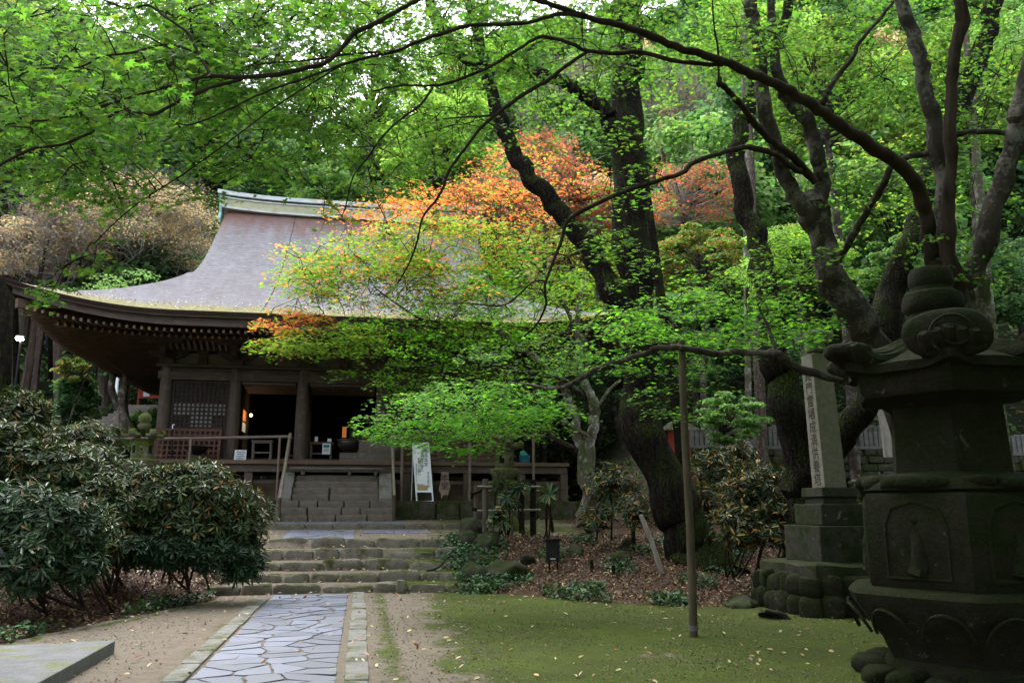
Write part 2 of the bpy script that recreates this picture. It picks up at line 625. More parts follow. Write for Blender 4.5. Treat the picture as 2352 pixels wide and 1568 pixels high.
def stone(name, lo, hi, moss=None, mossamt=.5, lichen=None, scale=7, bd=.015, side=0.0):
    b = NB(name)
    n1 = b.noise(scale, 8, .7)
    sp = b.noise(60, 3, .6)
    col = b.ramp(b.math('ADD', b.math('MULTIPLY', n1, .6), b.math('MULTIPLY', sp, .4)), [(.35, lo), (.65, hi)])
    if lichen:
        n5 = b.noise(9, 4, .55, None, .8)
        col = b.mix(b.ramp(n5, [(.66, 0.0), (.70, .6)]), col, lichen)
    if moss:
        n4 = b.noise(2.6, 6, .72)
        f = b.math('ADD', b.math('MULTIPLY', n4, 1.0), b.math('MULTIPLY', b.normz(), .16))
        f = b.math('ADD', f, side)
        t0 = .95 - mossamt
        fz = b.ramp(f, [(t0 - .06, 0.0), (t0 + .08, 1.0)])
        mcol = b.ramp(b.noise(30, 4, .7), [(.3, tuple(x * .5 for x in moss)), (.7, tuple(x * 1.35 for x in moss))])
        col = b.mix(fz, col, mcol)
    hb = b.math('ADD', b.math('MULTIPLY', n1, 1.0), b.math('MULTIPLY', b.noise(38, 4, .7), .35))
    return b.done(col, .92, b.bump(hb, .7, bd), .12)


M['stone_step'] = stone('stone_steps', (.085, .073, .058), (.22, .195, .165), (.05, .06, .016), .35, None, 5)
M['stone_stair'] = stone('granite_stairs', (.085, .07, .058), (.18, .155, .134), (.06, .06, .02), .28, None, 4, .008)
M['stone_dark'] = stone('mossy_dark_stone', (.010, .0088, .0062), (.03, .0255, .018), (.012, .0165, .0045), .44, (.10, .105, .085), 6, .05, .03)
M['stone_mon'] = stone('granite_pillar', (.12, .11, .096), (.22, .2, .176), None, 0, None, 12, .004)
M['stone_monb'] = stone('mossy_monument_base', (.022, .021, .017), (.055, .052, .042), (.018, .028, .008), .42, (.25, .25, .22), 7, .012)
M['stone_lan'] = stone('mossy_lantern_stone', (.09, .082, .06), (.2, .185, .145), (.06, .08, .014), .5, (.2, .2, .18), 8, .012)
M['stone_wall'] = stone('mossy_wall_stone', (.035, .032, .025), (.09, .08, .064), (.03, .04, .012), .46, None, 5, .03)
M['stone_fence'] = stone('grey_fence_stone', (.08, .078, .076), (.18, .175, .172), (.05, .06, .02), .35, None, 5, .01)
M['rock_moss'] = stone('mossy_rock', (.02, .018, .014), (.065, .058, .046), (.022, .03, .009), .42, None, 5, .03)
M['flag'] = NB('flagstone')
_b = M['flag']
_n = _b.noise(3, 6, .65); _n2 = _b.noise(40, 4, .6)
_c = _b.ramp(_b.math('ADD', _b.math('MULTIPLY', _n, .7), _b.math('MULTIPLY', _n2, .3)), [(.35, (.055, .064, .09)), (.65, (.115, .13, .17))])  # blue cast of the sky's reflection put into the stone colour
_c = _b.mix(.6, _c, _b.mix(1.0, _b.attr(), (.25, .285, .38), 'MULTIPLY'))
M['flag'] = _b.done(_c, .5, _b.bump(_n, .3, .01), .5)
M['slab'] = stone('concrete_slab', (.085, .088, .092), (.16, .162, .168), (.12, .13, .04), .22, None, 4, .006)
M['kerb'] = stone('kerb_stone', (.10, .098, .092), (.2, .195, .185), (.07, .08, .025), .24, None, 5, .006)


def ground():
    b = NB('ground')
    at_ = b.sep(b.attr())
    n1 = b.noise(1.1, 6, .7)
    n2 = b.noise(7, 6, .75)
    n3 = b.noise(70, 4, .7)
    nn = b.math('ADD', b.math('MULTIPLY', n1, .6), b.math('MULTIPLY', n2, .4))
    n0 = b.noise(.55, 6, .75)
    dirt = b.ramp(b.math('ADD', b.math('MULTIPLY', n2, .55), b.math('MULTIPLY', n3, .45)), [(.3, (.085, .072, .056)), (.55, (.155, .13, .102)), (.75, (.22, .19, .152))])
    moss = b.ramp(b.math('ADD', b.math('MULTIPLY', n2, .5), b.math('MULTIPLY', n3, .5)), [(.3, (.02, .025, .007)), (.5, (.043, .055, .012)), (.72, (.08, .095, .023))])
    moss = b.mix(b.ramp(n0, [(.4, 0.0), (.62, .75)]), moss, b.ramp(n3, [(.3, (.04, .055, .010)), (.7, (.085, .12, .02))]))
    moss = b.mix(b.ramp(b.noise(2.3, 6, .75), [(.52, 0.0), (.68, .7)]), moss, (.045, .038, .024))
    soil = b.ramp(n3, [(.3, (.028, .018, .012)), (.7, (.085, .052, .036))])
    mf = b.ramp(b.math('ADD', at_[0], b.math('MULTIPLY', b.math('SUBTRACT', nn, .5), 2.6)), [(.40, 0.0), (.60, 1.0)])
    lf = b.ramp(b.math('ADD', at_[1], b.math('MULTIPLY', b.math('SUBTRACT', nn, .5), .8)), [(.4, 0.0), (.6, 1.0)])
    col = b.mix(mf, dirt, moss)
    col = b.mix(lf, col, soil)
    gf = b.math('MULTIPLY', at_[2], 1.0)
    hill = b.ramp(b.noise(3, 6, .75), [(.35, (.008, .011, .005)), (.65, (.025, .03, .012))])
    col = b.mix(gf, col, hill)
    h = b.math('ADD', b.math('MULTIPLY', n2, .6), b.math('MULTIPLY', n3, .5))
    return b.done(col, .95, b.bump(h, .9, .03), .1)


M['ground'] = ground()


def emit(name, col, s):
    b = NB(name)
    return b.done(col, .5, None, .2, 0, col, s)


M['bulb'] = emit('lit_bulb', (1, .62, .25), 12)
M['lamp_white'] = emit('lit_lamp', (1, .98, .85), 25)
M['glow'] = emit('lit_interior', (1, .34, .09), 0.12)
M['glow_paper'] = emit('lit_paper', (.8, .75, .6), 0.12)
# ------------------------------------------------------------------ terrain
STEPS = [(15.59, .15), (16.30, .30), (17.17, .45), (18.12, .64), (19.25, .82)]   # (b of riser, top z)
TA = [-40, -10, -6, -3.95, -3.5, -2.9, -2.3, 2.0, 2.8, 4.5, 5.75, 7.0, 9, 14, 40]
TB = [8, 8, 9.5, 10.4, 11.9, 13.3, 14.9, 15.3, 14.5, 12.7, 12.3, 13.4, 14, 13, 12]
PA0, PA1, PB0 = -8.75, 7.0, 25.35      # stone platform under the hall


def hgt(x, y):
    x = np.asarray(x, float); y = np.asarray(y, float)
    a, b = toab(x, y)
    T = np.interp(b, [19.25, 22.5, 22.6, 24.2, 40], [.80, .93, 1.06, 1.14, 1.2])
    toe = np.interp(a, TA, TB)
    k = ss((b - toe) / (19.7 - toe)) * .75 + .25 * np.clip((b - toe) / (19.7 - toe), 0, 1)
    z = T * k
    z += .035 * np.sin(a * 1.9 + b) * np.clip(b - toe, 0, 1) * np.clip(20 - b, 0, 1)
    st = np.zeros_like(z)
    for (bb, zz) in STEPS:
        st = np.where(b > bb + .12, zz - .015, st)
    inc = (a > -2.65) & (a < 1.95) & (b < 19.6)
    z = np.where(inc, st, z)
    # platform of the hall
    pf = (a > PA0 + .1) & (a < PA1 - .1) & (b > PB0 + .1) & (b < 43)
    z = np.where(pf, 1.68, z)
    # ground climbs left, right and behind the hall
    z = z + 3.0 * ss((b - 22) / 13) * ss((-a - 8.9) / 5)
    z = z + 1.55 * ss((b - 24.2) / 1.2) * ss((a - 8.2) / 1.5)
    z = z + .42 * np.clip(b - 28, 0, 20) * ss((a - 8.5) / 4)
    bb = np.clip(b - 45, 0, 200)
    side = 1 - .26 * np.exp(-((a + 6) / 16.0) ** 2)
    z = z + bb * .86 * side * (1 - .0028 * bb)
    z = z + .35 * np.clip(np.abs(a + 1) - 26, 0, 80)
    z = z - .25 * np.clip(-2 - b, 0, 30) * 0
    z = z + 0.0
    return z


def gz(x, y):
    return float(hgt(x, y))


def axis(lo, hi, c0, c1, d):
    mid = np.arange(c0, c1 + d / 2, d)
    L_, R_ = [], []
    s_, p = d, c0
    while p > lo: s_ *= 1.22; p -= s_; L_.append(p)
    s_, p = d, c1
    while p < hi: s_ *= 1.22; p += s_; R_.append(p)
    return np.array(L_[::-1] + list(mid) + R_)


# grid in the path frame so that the step risers follow its rows
ga = axis(-160, 160, -9, 10, .14)
gb = axis(-60, 230, 5, 26.2, .12)
A_, B_ = np.meshgrid(ga, gb, indexing='ij')
X_ = A_ * RC - B_ * RS; Y_ = A_ * RS + B_ * RC
Z_ = hgt(X_, Y_)
fine = (np.abs(A_) < 12) & (B_ < 26) & (B_ > 3)
nz = np.zeros_like(Z_)
for i in range(Z_.shape[0]):
    for j in range(Z_.shape[1]):
        if fine[i, j]:
            nz[i, j] = .012 * mnoise.noise(Vector((X_[i, j] * 1.3, Y_[i, j] * 1.3, 0))) + .006 * mnoise.noise(Vector((X_[i, j] * 6, Y_[i, j] * 6, 3)))
        elif B_[i, j] > 30:
            nz[i, j] = .8 * mnoise.noise(Vector((X_[i, j] * .11, Y_[i, j] * .11, 0)))
nz = np.where((A_ > -2.0) & (A_ < .2) & (B_ < 15.6), -.004, nz)
Z_ = Z_ + nz
toeg = np.interp(A_, TA, TB)
mask = np.zeros(A_.shape + (3,))
# moss: right of the dirt strip, plus a rim along the left mound
ms = ss((A_ - .1 - .05 * (B_ - 8)) / 1.5) * (B_ < toeg + .2)
ms = np.maximum(ms, .62 * np.exp(-((A_ - .35) / .16) ** 2) * (B_ < 15.4))
ms = np.maximum(ms, .75 * np.exp(-((B_ - toeg + .45) / .22) ** 2) * (A_ < -2.2))
ms = np.maximum(ms, .5 * ((A_ > -2.4) & (A_ < 2) & (B_ > 15.6) & (B_ < 19.3)) * (.6 + .8 * ss((A_ - .2) / 1.5)))
ms = np.maximum(ms, .55 * ((B_ > 19.3) & (B_ < 25.3)) * ss((A_ - .5) / 2))
ms = np.maximum(ms, .45 * np.exp(-((A_ + 1.76) / .12) ** 2) * (B_ < 15.4))
mask[..., 0] = ms * (1 - .35 * np.exp(-((A_ - 3.2) / 1.0) ** 2 - ((B_ - 8.5) / .8) ** 2))
lit = ss((B_ - toeg + .15) / .5) * (B_ < 20.2) * ((A_ < -2.35) | (A_ > 2.0))
lit = np.maximum(lit, ((B_ > 19.5) & (B_ < 25.4)) * (ss((A_ - 5) / 1.5) + ss((-A_ - 5.2) / 1.2)))
mask[..., 1] = lit
mask[..., 2] = np.clip(ss((B_ - 28) / 6) + ss((np.abs(A_) - 11) / 4) * ss((B_ - 12) / 6), 0, 1)
na, nb = A_.shape
i, j = np.meshgrid(np.arange(na - 1), np.arange(nb - 1), indexing='ij')
q = i * nb + j
L = np.stack([q, q + nb, q + nb + 1, q + 1], -1).reshape(-1)
g = MB()
g.batch(np.stack([X_, Y_, Z_], -1).reshape(-1, 3), L, [4] * ((na - 1) * (nb - 1)), mask.reshape(-1, 3))
gr = g.build('ground', M['ground'], None, smooth=True)
tag(gr, 'sandy and mossy temple yard rising to wooded slopes', 'ground', kind='structure')


# ------------------------------------------------------------------ rounded blocks
def cubegrid(n):
    P, F, idx = [], [], {}
    def vid(p):
        k = tuple(round(c, 5) for c in p)
        if k not in idx:
            idx[k] = len(P); P.append(p)
        return idx[k]
    for ax in range(3):
        for sg in (-1, 1):
            for i in range(n):
                for j in range(n):
                    q = []
                    for (di, dj) in ((0, 0), (1, 0), (1, 1), (0, 1)):
                        u_, v_ = -1 + 2 * (i + di) / n, -1 + 2 * (j + dj) / n
                        p = [0, 0, 0]
                        p[ax] = sg; p[(ax + 1) % 3] = u_; p[(ax + 2) % 3] = v_
                        q.append(vid(tuple(p)))
                    F.append(q if sg > 0 else q[::-1])
    return np.array(P), F


CG5, CG8 = cubegrid(5), cubegrid(8)


def rblock(mb, c, size, k=9, amp=.03, rz=0.0, hall=False, seed=0, grid=None, sink=0.0):
    P, F = grid or CG5
    r = (np.abs(P) ** k).sum(1) ** (1 / k)
    Q = P / r[:, None]
    out = []
    c = Vector(c)
    ca, sa = math.cos(rz), math.sin(rz)
    for p in Q:
        v = Vector((p[0] * size[0] / 2, p[1] * size[1] / 2, p[2] * size[2] / 2))
        nn = mnoise.noise_vector(Vector((v.x * 2.2 + seed * 5.3, v.y * 2.2 + seed, v.z * 2.2 + 7)))
        n2 = mnoise.noise_vector(Vector((v.x * 7 + seed * 3.3, v.y * 7 - seed, v.z * 7 + 7)))
        v = v + nn * amp + n2 * (amp * .35)
        v = Vector((v.x * ca - v.y * sa, v.x * sa + v.y * ca, v.z)) + c
        out.append((H(*v) if hall else v)[:])
    mb.raw(out, F)


# ------------------------------------------------------------------ flagstone path
def voronoi_cells(x0, x1, y0, y1, pts, gap):
    cells = []
    for i, p in enumerate(pts):
        poly = [(x0, y0), (x1, y0), (x1, y1), (x0, y1)]
        for j, q in enumerate(pts):
            if i == j or abs(p[0] - q[0]) > 1.6 or abs(p[1] - q[1]) > 1.6: continue
            mx, my = (p[0] + q[0]) / 2, (p[1] + q[1]) / 2
            nx, ny = q[0] - p[0], q[1] - p[1]
            l = math.hypot(nx, ny); nx /= l; ny /= l
            mx -= nx * gap; my -= ny * gap
            new = []
            for k in range(len(poly)):
                s0, s1 = poly[k], poly[(k + 1) % len(poly)]
                d0 = (s0[0] - mx) * nx + (s0[1] - my) * ny
                d1 = (s1[0] - mx) * nx + (s1[1] - my) * ny
                if d0 <= 0: new.append(s0)
                if (d0 < 0) != (d1 < 0):
                    t = d0 / (d0 - d1)
                    new.append((s0[0] + (s1[0] - s0[0]) * t, s0[1] + (s1[1] - s0[1]) * t))
            poly = new
            if len(poly) < 3: break
        if len(poly) >= 3: cells.append(poly)
    return cells


def flags(name, a0, a1, b0, b1, nx, ny, seed, label):
    rg = np.random.default_rng(seed)
    pts = []
    dx, dy = (a1 - a0) / nx, (b1 - b0) / ny
    for j in range(ny):
        off = rg.uniform(-.5, .5) * dx
        for i in range(nx):
            pts.append((a0 + (i + .5) * dx + off * (.8) + rg.uniform(-.38, .38) * dx, b0 + (j + .5) * dy + rg.uniform(-.55, .55) * dy))
    mb = MB()
    for poly in voronoi_cells(a0, a1, b0, b1, pts, .013):
        # soften corners a little
        P = []
        m = len(poly)
        for k in range(m):
            p0, p1 = poly[k], poly[(k + 1) % m]
            d = math.hypot(p1[0] - p0[0], p1[1] - p0[1])
            if d < .06: continue
            for t in (.06, .35, .65, .94) if d > .25 else (.15, .85):
                x = p0[0] + (p1[0] - p0[0]) * t + rg.normal() * .006
                y = p0[1] + (p1[1] - p0[1]) * t + rg.normal() * .006
                P.append((x, y))
        if len(P) < 5: continue
        cx = sum(p[0] for p in P) / len(P); cy_ = sum(p[1] for p in P) / len(P)
        tone = rg.uniform(.17, .52)
        tx, ty = rg.normal() * .012, rg.normal() * .012
        hh = rg.uniform(-.001, .004) + (.012 if b0 > 16 else 0)
        V, n = [], len(P)
        for (s_, dz) in ((1.0, -.05), (1.0, -.004), (.985, .0)):
            for (x, y) in P:
                xx, yy = cx + (x - cx) * s_, cy_ + (y - cy_) * s_
                w_ = H(xx, yy)
                z = gz(w_.x, w_.y) if b0 > 16 else 0.0
                V.append((w_.x, w_.y, z + hh + .003 + dz + (xx - cx) * tx + (yy - cy_) * ty))
        F = [tuple(2 * n + k for k in range(n))]
        for r_ in (0, 1):
            for k in range(n):
                F.append((r_ * n + k, r_ * n + (k + 1) % n, (r_ + 1) * n + (k + 1) % n, (r_ + 1) * n + k))
        mb.raw(V, F, (tone, tone * rg.uniform(1.0, 1.06), tone * rg.uniform(1.05, 1.2)))
    o = mb.build(name, M['flag'])
    tag(o, label, 'path', kind='structure')


flags('path', -1.45, -.18, 1.0, 15.45, 3, 50, 3, 'bluish crazy paving path leading to the steps')
flags('path', -1.75, -.15, 19.5, 22.4, 3, 9, 5, 'upper bluish paving between the steps and the hall')
flags('path', .05, 1.75, 21.2, 22.4, 3, 3, 6, 'small paved patch right of the upper path')
flags('path', -2.2, 1.2, 22.75, 23.7, 6, 2, 8, 'paving strip before the hall stairs')
# kerb strips beside the path
for (nm, a0, a1, seed, zt) in (('left', -1.68, -1.48, 1, .02), ('right', -.1, .12, 2, .014)):
    mb = MB(); rg = np.random.default_rng(seed)
    b = 1.0
    while b < (14.6 if nm == 'left' else 15.4):
        l = rg.uniform(.7, 1.3)
        rblock(mb, ((a0 + a1) / 2 + rg.normal() * .006, b + l / 2, zt - .06), (a1 - a0, l - .018, .13), 14, .006, 0, True, seed=b)
        b += l
    o = mb.build('kerb', M['kerb'], smooth=True)
    tag(o, 'pale kerb strip along the %s edge of the paving' % nm, 'kerb', kind='structure')

# stone slab, bottom left: a corner of a raised pavement
mb = MB()
c_ = at(262, 1474, 9.9); c_.z = 0
def slabpt(u, v, z):
    yy = (784 - v) / FPX
    dy = math.cos(PITCH) - yy * math.sin(PITCH); dz = math.sin(PITCH) + yy * math.cos(PITCH)
    return at(u, v, (z - CAMZ) / (dz / dy))
ztop = .13
p0 = slabpt(265, 1470, ztop); p1 = slabpt(85, 1568, ztop)
d1 = (p1 - p0).normalized(); d0 = Vector((-d1.y, d1.x, 0)) * -1
if d0.x > 0: d0 = -d0
p2 = slabpt(0, 1478, ztop); dl = (p2 - p0).normalized()
def prism(mb, poly, z0, z1):
    n = len(poly)
    V = [(p[0], p[1], z0) for p in poly] + [(p[0], p[1], z1) for p in poly]
    area = sum(poly[k][0] * poly[(k + 1) % n][1] - poly[(k + 1) % n][0] * poly[k][1] for k in range(n))
    F = [tuple(range(n))[::-1], tuple(n + k for k in range(n))] + [(k, (k + 1) % n, n + (k + 1) % n, n + k) for k in range(n)]
    if area < 0: F = [f[::-1] for f in F]
    mb.raw(V, F)
kw = .30
prism(mb, [p0, p0 + d1 * 4.5, p0 + d1 * 4.5 + dl * kw * 1.4, p0 + dl * kw * 1.4], -.1, ztop)
q0 = p0 + dl * (kw * 1.4 + .012)
prism(mb, [q0, q0 + d1 * 4.5, q0 + d1 * 4.5 + dl * 3, q0 + dl * 3.0], -.1, ztop - .012)
o = mb.build('pavement', M['slab'], bevel=.008)
tag(o, 'grey raised stone pavement corner at the yard edge', 'pavement', kind='structure')

# ------------------------------------------------------------------ lower stone steps
st = thing('stone_steps', H(-.25, 15.6, 0), 'five broad mossy stone steps between the bush and the leafy mound', 'steps')
rg = np.random.default_rng(11)
pz = 0.0
for k, (bb, zz) in enumerate(STEPS):
    mb = MB()
    a = -2.8 + rg.uniform(-.1, .1)
    while a < 1.75:
        l = rg.uniform(.5, 1.15)
        h = zz - pz + .12
        dz = rg.normal() * .016
        bend = .10 * max(0, a - .5) - .05 * max(0, -1.2 - a) + .07 * math.sin(a * 1.7 + k * 2.1)
        zz_ = .025 * math.sin(a * 2.3 + k * 1.3)
        rblock(mb, (a + l / 2, bb + .13 - bend + rg.normal() * .02, zz - h / 2 + dz + zz_), (l - .015, .27 + rg.uniform(-.04, .05), h), 6, .042, rg.normal() * .03 - .05 * (a > .8), True, seed=a * 3 + k)
        a += l
    mb.build('step', M['stone_step'], st, smooth=True)
    pz = zz
st2 = thing('stone_step', H(-.3, 22.5, .93), 'single low row of kerb stones crossing the terrace above the lower steps', 'step')
mb = MB(); a = -4.2
while a < 2.6:
    l = rg.uniform(.5, 1.2)
    rblock(mb, (a + l / 2, 22.6 + rg.normal() * .01, .97), (l - .015, .26, .24), 9, .014, 0, True, seed=a)
    a += l
mb.build('step_stone', M['stone_step'], st2, smooth=True)

# ------------------------------------------------------------------ the hall
CA = [-6.35, -4.2, -2.05, .55, 2.7, 4.85]
HB = 27.8
BK = 39.0
OV = 3.68
EA0, EA1, EB0, EB1 = CA[0] - OV, CA[5] + OV, HB - OV, BK + OV
AM = -.75
HZF = 3.05

hall = thing('temple_hall', H(AM, HB, 1.68), 'old dark timber temple hall with a sweeping bark thatch roof', 'temple hall')


def lift(p, q):
    return .74 * np.clip(1 - p / 4.6, 0, 1) ** 2 * np.clip(1 - q / 4.6, 0, 1) ** 2


def zp(d):
    return 7.05 + .40 * d + .031 * d * d


def edge_d(a, b):
    return min(a - EA0, EA1 - a), min(b - EB0, EB1 - b)


RIDGE = 33.4 - EB0
mb = MB()
GL, GR = -5.9, 4.4
def surf_front(back):
    nr, ncl = 46, 110
    V, C = [], []
    for i_ in range(nr + 1):
        df = RIDGE * (i_ / nr) ** 1.25
        k = .42
        aL = GL - k * math.log(1 + math.exp((4.13 - df) / k)); aR = GR + k * math.log(1 + math.exp((4.13 - df) / k))
        if i_ == 0: aL, aR = EA0, EA1
        for j_ in range(ncl + 1):
            t = j_ / ncl; t = .5 - .5 * math.cos(math.pi * t) * (.6 + .4 * abs(math.cos(math.pi * t)))
            a = aL + (aR - aL) * t
            b = EB0 + df
            z = zp(df) + lift(min(a - EA0, EA1 - a), df)
            bb = b if not back else 2 * 33.4 - b
            # soft roll of the verge
            vr = min(a - aL, aR - a)
            if df > 4.4: z -= .10 * max(0, 1 - vr / .35) ** 2
            V.append(H(a, bb, z)[:]); C.append((max(0, 1 - df / 1.9) * .95, 0, 0))
    F = []
    for i_ in range(nr):
        for j_ in range(ncl):
            q_ = i_ * (ncl + 1) + j_
            f = (q_, q_ + 1, q_ + ncl + 2, q_ + ncl + 1)
            F.append(f if not back else f[::-1])
    mb.raw(V, F, np.array(C))
surf_front(False); surf_front(True)
def surf_side(sg):
    nr, ncl = 16, 60
    V, C = [], []
    for i_ in range(nr + 1):
        d = 4.6 * i_ / nr
        for j_ in range(ncl + 1):
            t = j_ / ncl
            b = (EB0 + d) + (EB1 - EB0 - 2 * d) * t
            a = EA0 + d if sg < 0 else EA1 - d
            V.append(H(a, b, zp(d) + lift(d, min(b - EB0, EB1 - b)) - .01)[:]); C.append((max(0, 1 - d / 1.9) * .95, 0, 0))
    F = []
    for i_ in range(nr):
        for j_ in range(ncl):
            q_ = i_ * (ncl + 1) + j_
            f = (q_, q_ + 1, q_ + ncl + 2, q_ + ncl + 1)
            F.append(f[::-1] if sg < 0 else f)
    mb.raw(V, F, np.array(C))
surf_side(-1); surf_side(1)
roof = mb.build('roof', M['thatch'], hall, smooth=True)

# seam running down the thatch
mb = MB(); V = []
for k_ in range(40):
    df = .5 + (RIDGE - .7) * k_ / 39
    w_ = .010 + .005 * math.sin(k_ * 2.1) + .008 * (1 - k_ / 39)
    aa = -3.1 + .006 * math.sin(k_ * 1.3)
    for s_ in (-1, 1): V.append(H(aa + s_ * w_, EB0 + df, zp(df) + .012)[:])
mb.raw(V, [(2 * k_, 2 * k_ + 1, 2 * k_ + 3, 2 * k_ + 2) for k_ in range(39)])
mb.build('seam', M['thatch_edge'], roof)
# layered thatch edge: strips round the eaves
def ring(dd0, z0, dd1, z1, mbx, n=90):
    """strip round the whole eave from inset dd0 / drop z0 to inset dd1 / drop z1"""
    def loop(dd, dz):
        P = []
        a0, a1, b0, b1 = EA0 + dd, EA1 - dd, EB0 + dd, EB1 - dd
        segs = [((a0, b0), (a1, b0)), ((a1, b0), (a1, b1)), ((a1, b1), (a0, b1)), ((a0, b1), (a0, b0))]
        for (p, q) in segs:
            for t in range(n):
                s_ = .5 - .5 * math.cos(math.pi * t / n)
                a = p[0] + (q[0] - p[0]) * s_; b = p[1] + (q[1] - p[1]) * s_
                P.append(H(a, b, 7.05 - dz + lift(min(a - EA0, EA1 - a) - dd, min(b - EB0, EB1 - b) - dd))[:])
        return P
    A, B = loop(dd0, z0), loop(dd1, z1)
    m = len(A)
    mbx.raw(A + B, [(k, m + k, m + (k + 1) % m, (k + 1) % m) for k in range(m)])
mb = MB(); ring(0, 0, .02, .06, mb); ring(.02, .06, .06, .12, mb); ring(.06, .12, .05, .18, mb); ring(.05, .18, .22, .20, mb)
mb.build('thatch_edge', M['thatch_edge'], roof, smooth=False)
mb = MB(); ring(.20, .19, .20, .40, mb); ring(.20, .40, .34, .40, mb)
mb.build('eave_board', M['wood_h'], roof)
mb = MB(); ring(.17, .19, .17, .225, mb); ring(.17, .225, .21, .225, mb)
mb.build('eave_trim', M['wood_step'], roof)

# boards above the rafters (soffit)
mb = MB(); ring(.30, .385, 1.0, .30, mb); ring(1.0, .30, 4.6, -.72, mb)
mb.build('soffit', M['wood_d'], roof)

# rafters: two rows all round, fanned up by the corner lift
def rz_(a, b, dd, drop):
    return 7.05 - drop + float(lift(max(0, min(a - EA0, EA1 - a) - .0), max(0, min(b - EB0, EB1 - b))))
raf = []
def rafter_pts(side, s_, row):
    # side 0 front,1 left,2 right ; s_ position along eave
    if row == 0: d0, z0, d1, z1 = .42, .50, 1.75, .34     # flying rafter
    else: d0, z0, d1, z1 = 1.05, .56, 4.3, -.45            # base rafter
    P = []
    for (d, zz) in ((d0, z0), (d1, z1)):
        if side == 0: a, b = s_, EB0 + d
        elif side == 1: a, b = EA0 + d, s_
        else: a, b = EA1 - d, s_
        P.append(H(a, b, 7.05 - zz + float(lift(max(0, min(a - EA0, EA1 - a)), max(0, min(b - EB0, EB1 - b))))))
    return P
caps = MB()
ind = []
rest = MB()
cnt = 0
pos_f = np.arange(EA0 + .55, EA1 - .4, .205)
pos_s = np.arange(EB0 + .55, EB1 - .4, .205)
for row in (0, 1):
    for side, arr in ((0, pos_f), (1, pos_s), (2, pos_s)):
        for s_ in arr:
            lim = (s_ - EA0 if side == 0 else s_ - EB0); lim2 = (EA1 - s_ if side == 0 else EB1 - s_)
            P = rafter_pts(side, s_, row)
            # stop at the hip
            dmax = min(lim, lim2)
            d0, d1 = (.42, 1.75) if row == 0 else (1.05, 4.3)
            if dmax < d0 + .1: continue
            if dmax < d1:
                P[1] = P[0] + (P[1] - P[0]) * ((dmax - d0) / (d1 - d0))
            single = (side == 0 and s_ < 1.0 and row == 0) or (side == 0 and s_ < -4.5 and row == 1) or (side == 1 and row == 1 and s_ < 29.5)
            if single and cnt < 100:
                m2 = MB(); m2.bar(P[0], P[1], .075, .095); m2.build('rafter', M['wood_d'], hall); cnt += 1
            else:
                rest.bar(P[0], P[1], .075, .095)
            if side < 2:
                dn = (P[0] - P[1]).normalized()
                caps.bar(P[0] + dn * .001, P[0] + dn * .012, .068, .088)
o = rest.build('rafters', M['wood_d'], hall); tag(o, kind='stuff')
b_ = NB('ochre_rafter_end')
nn = b_.noise(1.7, 3, .7)
M['cap'] = b_.done(b_.ramp(nn, [(.42, (.08, .066, .05)), (.55, (.16, .13, .09)), (.64, (.32, .19, .04))]), .8)
tag(caps.build('rafter_ends', M['cap'], hall), kind='stuff')
# hip rafters
for (sa, ea) in ((1, EA0), (-1, EA1)):
    mb = MB()
    p = H(ea + sa * .3, EB0 + .3, 7.05 - .52 + .6); q_ = H(ea + sa * 4.2, EB0 + 4.2, 7.05 + .35)
    mb.bar(p, q_, .16, .26)
    mb.build('hip_rafter', M['wood_d'], hall)
# white square end board under the left corner
mb = MB(); mb.box((EA0 + 1.05, EB0 + .75, 7.22), (.34, .03, .22), hall=True); mb.build('corner_board', M['plaster'], hall)

# gable walls
for sg, ga_ in ((-1, -5.6), (1, 4.1)):
    mb = MB()
    V = []
    hb = 33.4
    n = 12
    for k in range(n + 1):
        df = 4.0 + (RIDGE - 4.0) * k / n
        V.append(H(ga_, EB0 + df, zp(df) - .15)[:])
    for k in range(n - 1, -1, -1):
        df = 4.0 + (RIDGE - 4.0) * k / n
        V.append(H(ga_, 2 * hb - (EB0 + df), zp(df) - .15)[:])
    V.append(H(ga_, 2 * hb - EB0 - 4.0, 8.0)[:]); V.append(H(ga_, EB0 + 4.0, 8.0)[:])
    mb.raw(V, [tuple(range(len(V)))])
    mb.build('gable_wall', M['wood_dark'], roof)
# ridge
def ridge_strip(z0, z1, w0, w1, mbx, a0=GL - .12, a1=GR + .12, dz=0):
    n = 24
    V = []
    for k in range(n + 1):
        a = a0 + (a1 - a0) * k / n
        up = .16 * ((a - AM) / 5.2) ** 4
        for (bb, z) in ((-w0, z0), (-w1, z1), (w1, z1), (w0, z0)):
            V.append(H(a, 33.4 + bb, z + up)[:])
    F = []
    for k in range(n):
        for e in range(4):
            F.append((k * 4 + e, k * 4 + (e + 1) % 4, (k + 1) * 4 + (e + 1) % 4, (k + 1) * 4 + e)[::-1])
    F += [(0, 1, 2, 3), tuple(n * 4 + e for e in (3, 2, 1, 0))]
    mbx.raw(V, F)
mb = MB(); ridge_strip(13.28, 13.36, .36, .36, mb); ridge_strip(13.70, 13.76, .34, .34, mb)
rb = mb.build('ridge_band', M['copper'], roof)
mb = MB(); ridge_strip(13.36, 13.70, .29, .29, mb); mb.build('ridge_side', M['ridge_yel'], roof)
mb = MB(); ridge_strip(13.76, 13.83, .25, .25, mb); mb.build('ridge_groove', M['black'], roof)
mb = MB(); ridge_strip(13.83, 14.0, .42, .40, mb, GL - .3, GR + .3); ridge_strip(14.0, 14.06, .40, .1, mb, GL - .3, GR + .3)
mb.build('ridge_cap', M['copper'], roof)
